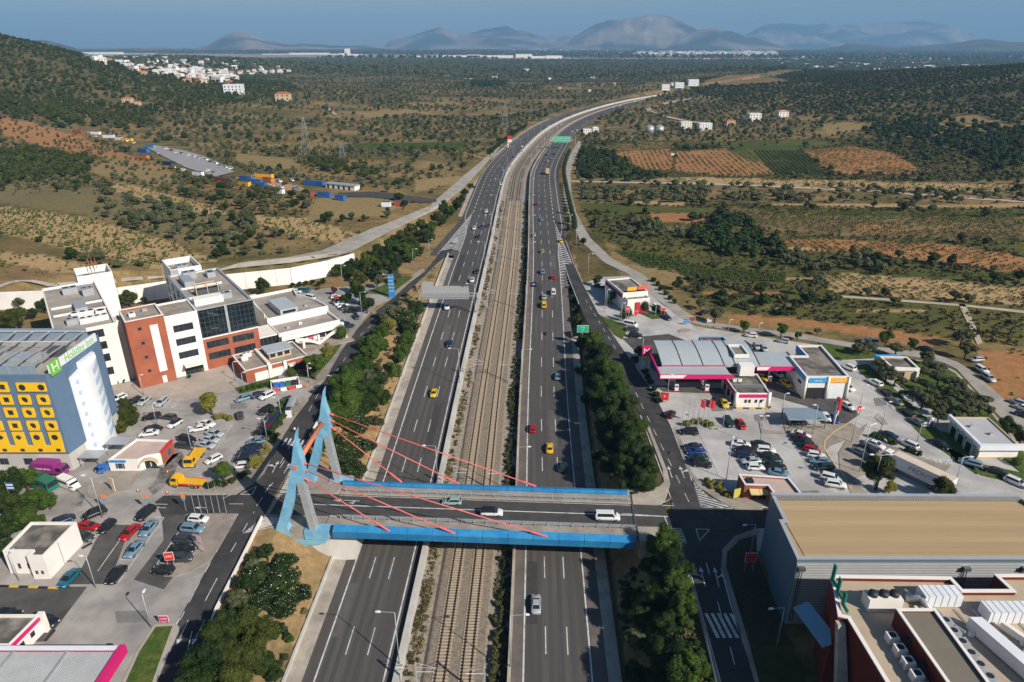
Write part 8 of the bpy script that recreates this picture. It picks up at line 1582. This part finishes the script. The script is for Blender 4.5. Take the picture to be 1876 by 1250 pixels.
def scatter(name,pts,sc,meshsrc,label=None):
 """one object of kind stuff: instances of a crown on measured ground points"""
 n = len(pts)
 if n == 0: return
 me = bpy.data.meshes.new(name); me.vertices.add(n); me.vertices.foreach_set('co',np.asarray(pts,dtype=np.float32).ravel())
 a = me.attributes.new('s','FLOAT','POINT'); a.data.foreach_set('value',np.asarray(sc,dtype=np.float32)); a = me.attributes.new('r','FLOAT','POINT'); a.data.foreach_set('value',RNG.uniform(0,6.28,n).astype(np.float32))
 o = bpy.data.objects.new(name,me); col.objects.link(o); o['kind'] = 'stuff'
 ng = bpy.data.node_groups.new(name,'GeometryNodeTree'); ng.interface.new_socket('Geometry',in_out='INPUT',socket_type='NodeSocketGeometry'); ng.interface.new_socket('Geometry',in_out='OUTPUT',socket_type='NodeSocketGeometry')
 N = ng.nodes.new; L = ng.links.new; i = N('NodeGroupInput'); u = N('NodeGroupOutput'); iop = N('GeometryNodeInstanceOnPoints'); oi = N('GeometryNodeObjectInfo'); oi.inputs['Object'].default_value = meshsrc; oi.inputs['As Instance'].default_value = True
 s_ = N('GeometryNodeInputNamedAttribute'); s_.data_type = 'FLOAT'; s_.inputs[0].default_value = 's'; r_ = N('GeometryNodeInputNamedAttribute'); r_.data_type = 'FLOAT'; r_.inputs[0].default_value = 'r'; cx = N('ShaderNodeCombineXYZ')
 L(i.outputs[0],iop.inputs['Points']); L(oi.outputs['Geometry'],iop.inputs['Instance']); L(s_.outputs['Attribute'],iop.inputs['Scale']); L(r_.outputs['Attribute'],cx.inputs[2]); L(cx.outputs[0],iop.inputs['Rotation']); L(iop.outputs[0],u.inputs[0])
 o.modifiers.new('scatter','NODES').node_group = ng; return o
SRC = {}
def src_obj(me,key,x,y,r):
 """a real small tree or shrub standing in the scene; its crown also feeds the scatters"""
 if key in SRC: return SRC[key]
 t = thing('shrub',f'small {key.replace("_", " ")} shrub standing at the edge of the olive fields','shrub',(x,y,ht(x,y)),0); c = bpy.data.objects.new('crown',me); col.objects.link(c); c.parent = t; c.scale = (r,r,r); SRC[key] = c
 # geometry nodes read the crown unscaled through a mesh of the same size
 b = me.copy(); q = bpy.data.objects.new('crown',b); col.objects.link(q); q.parent = t; q.location = (1.1,.6,0); SRC[key] = q; return q
keys = [('olive_grey',LOW['olive'][0]),('olive_pale',LOW['olive'][1]),('dark_leaved',LOW['dark'][0]),('pine_green',LOW['pine'][0]),('low_scrub',LOW['scrub'][0]),('green_vine',LOW['vine'][0]),('dry_weed',LOW['weed'][0])]
for i,(k,me) in enumerate(keys): src_obj(me,k,-150 + 9 * i,262 + 3 * i,1.3)
near,nn1 = make_pts(238,620,7.8,.48,1); near = near[~inparc(near)]; hm = hillmask(near[:,0],near[:,1]); near = near[~hm]
# only what the camera can see, nearest first
vis = (np.abs(near[:,0]) < .78 * near[:,1]); order = np.argsort(near[:,1] + 1e6 * ~vis)[:300]; rest = np.setdiff1d(np.arange(len(near)),order)
def zone(x,y):
 s = 'left' if x < C(y) else 'right'
 if s == 'left': return ('in the dry field just above the white panelled wall' if y < 330 else 'around the small vineyards below the scrapyard' if y < 420 else 'on the slope near the scrapyard yard')
 return ('on the scrubby plots just beyond the country road' if y < 300 else 'among the vineyards right of the motorway' if y < 380 else 'on the terraces farther right of the motorway')
for i in order:
 x,y = near[i]; zn = zone(x,y); k = random.choices(['olive','dark','pine','shrub'],[.62,.14,.12,.12])[0]; r = random.uniform(1.6,3.4) if k != 'shrub' else random.uniform(1,1.9)
 kd = dict(olive='grey-green olive tree',dark='dark green bushy tree',pine='yellowish green pine',shrub='low scrubby bush')[k]
 tree(x,y,ht(x,y),r,k,f'{kd} {zn}',f'{kd}s {zn}',1,k != 'shrub',.1,nm=dict(olive='olive_tree',dark='tree',pine='pine_tree',shrub='shrub')[k],cat='shrub' if k == 'shrub' else 'tree')
def put(name,P,smin,smax,key,seed=0,lift=0):
 if len(P) == 0: return
 z = hT(P[:,0],P[:,1]) + lift; g = np.random.default_rng(seed); scatter(name,np.column_stack([P,z]),g.uniform(smin,smax,len(P)),SRC[key])
def split(P,w_,seed):
 g = np.random.default_rng(seed); c = g.choice(len(w_),len(P),p=np.array(w_) / sum(w_)); return [P[c == i] for i in range(len(w_))]
for q,k,a,b_ in zip(split(near[rest],[.45,.3,.15,.1],5),('olive_grey','olive_pale','dark_leaved','pine_green'),(1.6,1.6,1.8,1.8),(3.3,3.0,3.8,3.6)): put('olive_grove',q,a,b_,k)
scr,_ = make_pts(238,620,5.0,.38,12); scr = scr[~inparc(scr)]
for q,k in zip(split(scr,[.6,.4],8),('low_scrub','dry_weed')): put('field_scrub',q,.5,1.5,k)
mid,_ = make_pts(620,2000,9.6,.62,2); mid = mid[~(inparc(mid) & (RNG.uniform(0,1,len(mid)) < .9))]; hm = hillmask(mid[:,0],mid[:,1])
for q,k,a,b_ in zip(split(mid[~hm],[.5,.25,.17,.08],6),('olive_grey','olive_pale','dark_leaved','pine_green'),(1.7,) * 4,(3.9,3.6,4.4,4.2)): put('olive_grove',q,a,b_,k)
hill,_ = make_pts(430,1900,7.6,.95,4,.95); hill = hill[hillmask(hill[:,0],hill[:,1]) & ~inparc(hill)]
for q,k,a,b_ in zip(split(hill,[.36,.34,.30],7),('pine_green','dark_leaved','low_scrub'),(1.8,1.8,1.4),(4.8,4.2,3.0)): put('hill_wood',q,a,b_,k)
far,_ = make_pts(2000,4200,20,.92,3,.78)
for q,k in zip(split(far,[.5,.3,.2],9),('olive_grey','olive_pale','dark_leaved')): put('distant_grove',q,5,9.5,k)
far2,_ = make_pts(4200,9000,60,.8,33,.78); far2 = far2[~inparc(far2)]
for q,k in zip(split(far2,[.6,.4],19),('olive_grey','dark_leaved')): put('distant_grove',q,9,18,k)
# denser woods outlined in the photo
WD = [('pine_green',6.0,3.0,4.6,[(0,285),(40,270),(180,290),(160,322),(40,335),(0,340)]),('pine_green',9,3,5.5,[(0,190),(120,190),(260,215),(300,232),(240,240),(120,226),(0,205)]),('dark_leaved',6.5,2.8,5.2,[(1265,405),(1350,392),(1400,435),(1450,478),(1330,470),(1262,440)]),
      ('dark_leaved',7,2.4,4.2,[(1060,272),(1120,282),(1170,318),(1230,325),(1180,334),(1052,330)]),('olive_grey',6.5,2.2,3.4,[(1060,346),(1380,352),(1500,360),(1500,372),(1260,372),(1060,366)]),('olive_grey',7,2.4,3.6,[(1080,400),(1200,410),(1260,440),(1170,440),(1100,425)]),('olive_grey',7.5,2.2,3.4,[(1180,336),(1480,342),(1800,352),(1876,362),(1876,370),(1500,352),(1180,343)]),
      ('olive_grey',7,2.4,3.6,[(1430,462),(1560,470),(1640,484),(1600,500),(1500,500),(1420,490)]),('dark_leaved',8,2.2,3.6,[(1290,545),(1440,555),(1480,585),(1400,585),(1310,570)]),('olive_grey',8,2.4,3.8,[(180,352),(330,372),(360,410),(250,412),(190,380)]),('olive_grey',8,2.4,3.6,[(300,420),(440,400),(500,440),(420,470)]),('pine_green',7,2.5,4,[(560,295),(680,300),(700,330),(600,318)]),('dark_leaved',9,3,5,[(1560,245),(1700,215),(1876,240),(1876,330),(1700,262)]),('dark_leaved',10,4,7,[(865,152),(925,152),(925,160),(865,160)])]
for s,p,r_ in PW:
 if s == 'veg': WD.append(('low_scrub',3.6,.5,1.5,p)); WD.append(('dry_weed',4.2,.5,1.3,p))
for key,cell,a,b_,poly_ in WD:
 p = gpoly(poly_) if not hasattr(poly_[0],'z') else poly_; x0,x1,y0,y1 = min(q.x for q in p),max(q.x for q in p),min(q.y for q in p),max(q.y for q in p); g = np.random.default_rng(int(x0 * 7) % 999)
 n = int((x1 - x0) * (y1 - y0) / cell**2); P = np.column_stack([g.uniform(x0,x1,n),g.uniform(y0,y1,n)]); P = P[pip(P[:,0],P[:,1],p)]; P = P[~blocked(P[:,0],P[:,1]) & ~inparc(P)] if key in ('low_scrub','dry_weed') else P[~blocked(P[:,0],P[:,1])]; put('thicket',P,a,b_,key,3)
# vine rows
for s,p,r_ in PW:
 if not r_: continue
 sp,deg,den = r_[:3]; key_ = r_[3] if len(r_) > 3 else 'green_vine'; tr_ = len(r_) > 3; x0,x1,y0,y1 = min(q.x for q in p),max(q.x for q in p),min(q.y for q in p),max(q.y for q in p); cx,cy = (x0 + x1) / 2,(y0 + y1) / 2; D = math.hypot(x1 - x0,y1 - y0) / 2
 u = np.arange(-D,D,sp if tr_ else 1.5 if den < 1.3 else 1.0); v = np.arange(-D,D,sp); U,W_ = np.meshgrid(u,v); c_,s_ = math.cos(R(deg)),math.sin(R(deg)); g = np.random.default_rng(int(abs(cx)))
 X = (cx + U * c_ - W_ * s_ + g.normal(0,.12,U.shape)).ravel(); Y = (cy + U * s_ + W_ * c_ + g.normal(0,.12,U.shape)).ravel(); n_ = np.array([noise.noise(Vector((a / 25,b_ / 25,7))) for a,b_ in zip(X,Y)]) if len(X) < 60000 else np.zeros(len(X))
 k = pip(X,Y,p) & (g.uniform(0,1,len(X)) < den * .75 + n_ * .7); P = np.column_stack([X,Y])[k]; P = P[~blocked(P[:,0],P[:,1])]; put('orchard' if tr_ else 'vineyard',P,1.4 if tr_ else .38,2.3 if tr_ else .95,key_,2)
# weeds along the railway and on the banks
def band(o0,o1,n,y0,y1,seed):
 g = np.random.default_rng(seed); y = y0 * (y1 / y0)**g.uniform(0,1,n); o = g.uniform(o0,o1,n); x = C(y) + o; k = np.array([noise.noise(Vector((a / 6,b_ / 14,seed))) for a,b_ in zip(x,y)]) > -.12; return x[k],y[k]
for o0,o1,n,key,sz,sd_ in ((-8.4,-6.4,900,'dry_weed',(.3,.75),1),(-8.2,-7.0,260,'low_scrub',(.3,.8),2),(5.7,7.2,700,'dry_weed',(.3,.7),3),(6.0,8.3,800,'low_scrub',(.5,1.2),4),(6.4,8.2,400,'dark_leaved',(.4,.9),5)):
 x,y = band(o0,o1,n,70,420,sd_); z = zm(y) - 1.25; g = np.random.default_rng(sd_); scatter('railway_weeds',np.column_stack([x,y,z]),g.uniform(*sz,len(x)),SRC[key])
for o0,o1,n,key,sz,sd_ in ((-50,-29,1500,'dry_weed',(.25,.8),11),(-50,-29,420,'low_scrub',(.3,.9),12),(-50,-36,900,'dark_leaved',(.5,1.7),15),(-50,-33,400,'pine_green',(.4,1.3),16),(29,40,700,'dry_weed',(.25,.8),13),(29,40,500,'dark_leaved',(.4,1.2),14)):
 x,y = band(o0,o1,n,70,330,sd_); k = (x < C(y) - 28.5) & (x > np.interp(y,*FLR) + 1) if o0 < 0 else (x > C(y) + 29.5) & (x < np.interp(y,*FRL) - 1); x,y = x[k],y[k]; k = ~((np.abs(y - 115) < 12) & ((x > -52) & (x < 40))); x,y = x[k],y[k]
 g = np.random.default_rng(sd_); scatter('bank_weeds',np.column_stack([x,y,hT(x,y)]),g.uniform(*sz,len(x)),SRC[key])

# ------------------------------------------------------------------ village, farms, airport
def house_proto(kind,wall,roofm,w_,d,h,pitched):
 t = thing('house','house','house'); P_(t,'wall',-w_ / 2,-d / 2,-1.5,w_ / 2,d / 2,h,wall)
 if pitched: b = MB(); b.add([(-w_/2 - .4,-d/2 - .4,h),(w_/2 + .4,-d/2 - .4,h),(w_/2 + .4,d/2 + .4,h),(-w_/2 - .4,d/2 + .4,h),(-w_/4,0,h + 1.8),(w_/4,0,h + 1.8)],[(0,1,5,4),(1,2,5),(2,3,4,5),(3,0,4),(3,2,1,0)]); b.build('roof',M[roofm],t)
 else: P_(t,'roof',-w_/2 - .2,-d/2 - .2,h,w_/2 + .2,d/2 + .2,h + .5,roofm)
 n = max(2,int(w_ / 4))
 for f in range(int(h // 3)):
  for k in range(n): x = -w_ / 2 + w_ * (k + .5) / n; P_(t,'window',x - .7,-d/2 - .06,f * 3 + .9,x + .7,-d/2 + .02,f * 3 + 2.3,'glass2')
 return t
M['paletile'] = mat('pale_tile',(.50,.27,.18),.9,.1,.4)
HP = [house_proto(0,'white','paletile',13,10,6.5,True),house_proto(1,'white','whitec',16,11,9.3,False),house_proto(2,'cream','tile',14,10,6.4,True),house_proto(3,'whitec','white',20,12,9.6,False),house_proto(4,'white','whitec',12,12,9.4,True)]
g = np.random.default_rng(5); HL = ['white two-storey house with pale tiled roof','white flat-roofed three-storey house','cream house with red tiled roof','long cool white apartment house','square white three-storey house']
VIL = gpoly([(170,113),(230,108),(320,108),(410,112),(445,118),(540,126),(552,134),(500,140),(420,136),(440,148),(430,158),(390,158),(330,148),(260,140)])
vx0,vx1,vy0,vy1 = min(q.x for q in VIL),max(q.x for q in VIL),min(q.y for q in VIL),max(q.y for q in VIL)
pts_ = []
while len(pts_) < 285:
 x,y = g.uniform(vx0,vx1),g.uniform(vy0,vy1)
 if pip(np.array([x]),np.array([y]),VIL)[0] and g.uniform() < .9: pts_.append((x,y))
for x,y in pts_:
 k = int(g.integers(0,5)); o = place(HP[k],USED,(x,y,ht(x,y)),g.uniform(-.5,.5),f'{HL[k]} in the hillside village on the left',f'{HL[k]}s in the village',scale=float(g.uniform(.55,.9)))
for px,py,s,k,l in ((235,188,1.3,2,'big cream house with red roof alone on the wooded left hill'),(252,192,.9,2,'smaller cream wing beside the house on the wooded left hill'),(1243,164,1.5,3,'large white factory block beyond the motorway curve'),(1268,162,1.8,3,'largest white factory block with several floors beyond the curve'),(1218,166,1.6,1,'white building left of the factory blocks'),(1380,222,1.5,1,'white farm building on the right plain'),(1337,229,1.2,2,'orange-roofed house left of the white farm building'),(1432,214,1.6,0,'long red-roofed house behind the white farm building'),(1255,236,1.3,1,'white shed right of the grey silos'),(1290,238,1.2,3,'low white shed farther right of the silos'),(1233,159,1.2,1,'white house just behind the factory blocks'),(430,172,2.2,3,'long white hall below the hillside village'),(520,184,2.4,2,'long cream hall right of the white one'),(1025,163,1.0,2,'small cream house beyond the motorway, middle distance'),(1105,158,1.0,2,'orange-roofed house among the far groves'),(1125,156,1.2,2,'pale orange house right of the roofed one'),(820,140,1.1,0,'white house in the far groves, left of centre'),(965,132,1.6,3,'white hall with red edge in the far groves'),(1075,246,.9,1,'white building beside the right carriageway bend'),(1090,243,.9,4,'second building beside the right carriageway bend'),(1232,286,.35,1,'tiny white hut between the vineyards'),(1080,168,.9,0,'small red and white building near the far gantry')):
 q = GT(px,py); place(HP[k],USED,(q.x,q.y,ht(q.x,q.y)),.1,l,scale=s * .6)
for px,py,l in ((1190,243,'left of two round grey silos'),(1208,243,'right of two round grey silos')):
 q = GT(px,py); t = thing('silo',l + ' on the right plain','silo',q); b = MB(); b.smooth = True; b.tube([(0,0,0),(0,0,6.5)],4.6,20); b.build('tank',M['steel'],t); b = MB(); b.tube([(0,0,6.5),(0,0,8.2)],[4.8,.5],20); b.build('roof',M['steel'],t)
b = MB(); g = np.random.default_rng(9)
def far_boxes(n,x0,x1,y0,y1,s0,s1,hh=(4,10)):
 for _ in range(n):
  px,py = g.uniform(x0,x1),g.uniform(y0,y1); q = G(px,py,7); w_ = g.uniform(s0,s1) * q.y / 3000; b.cbox(q.x,q.y,7 + g.uniform(*hh) / 2,w_,w_ * .6,g.uniform(*hh),g.uniform(-.3,.3))
far_boxes(240,1165,1420,97,103,14,34,(10,26)); far_boxes(150,720,1160,90,101,12,26); far_boxes(90,1420,1860,98,128,14,50); far_boxes(70,640,1300,112,150,8,16,(3,6)); far_boxes(60,1250,1700,108,140,14,60,(3,6)); far_boxes(30,560,700,125,180,6,12,(3,6))
b.build('distant_town',mat('distant_walls',(.66,.62,.56),.8,.12,.02),kind='stuff')
b = MB()
for px0,px1,py,h in ((145,218,101,22),(220,280,100,10),(480,640,102,12),(530,600,101,16),(622,636,103,20),(632,638,103,52),(640,660,104,16),(740,770,106,10),(800,940,106,14),(855,880,106,18),(945,975,106,22),(960,1000,107,12),(1000,1030,108,18)):
 q0,q1 = G(px0,py,7),G(px1,py,7); b.box(q0.x,q0.y,6,q1.x,q0.y + 80,7 + h)
b.build('airport_terminal',M['white'],label='long row of white airport buildings and control tower on the far plain',cat='airport')
# ------------------------------------------------------------------ haze: one closed box of even, pale air
def haze():
 b = MB(); b.box(-24000,-500,-60,24000,24500,900)
 m = bpy.data.materials.new('haze_air'); m.use_nodes = True; n = m.node_tree; n.nodes.clear()
 v = n.nodes.new('ShaderNodeVolumePrincipled'); v.inputs['Color'].default_value = (.32,.62,1,1); v.inputs['Density'].default_value = 8.5e-5
 v.inputs['Anisotropy'].default_value = 0
 o = n.nodes.new('ShaderNodeOutputMaterial'); n.links.new(v.outputs[0],o.inputs['Volume'])
 b.build('haze',m,kind='stuff')
haze()
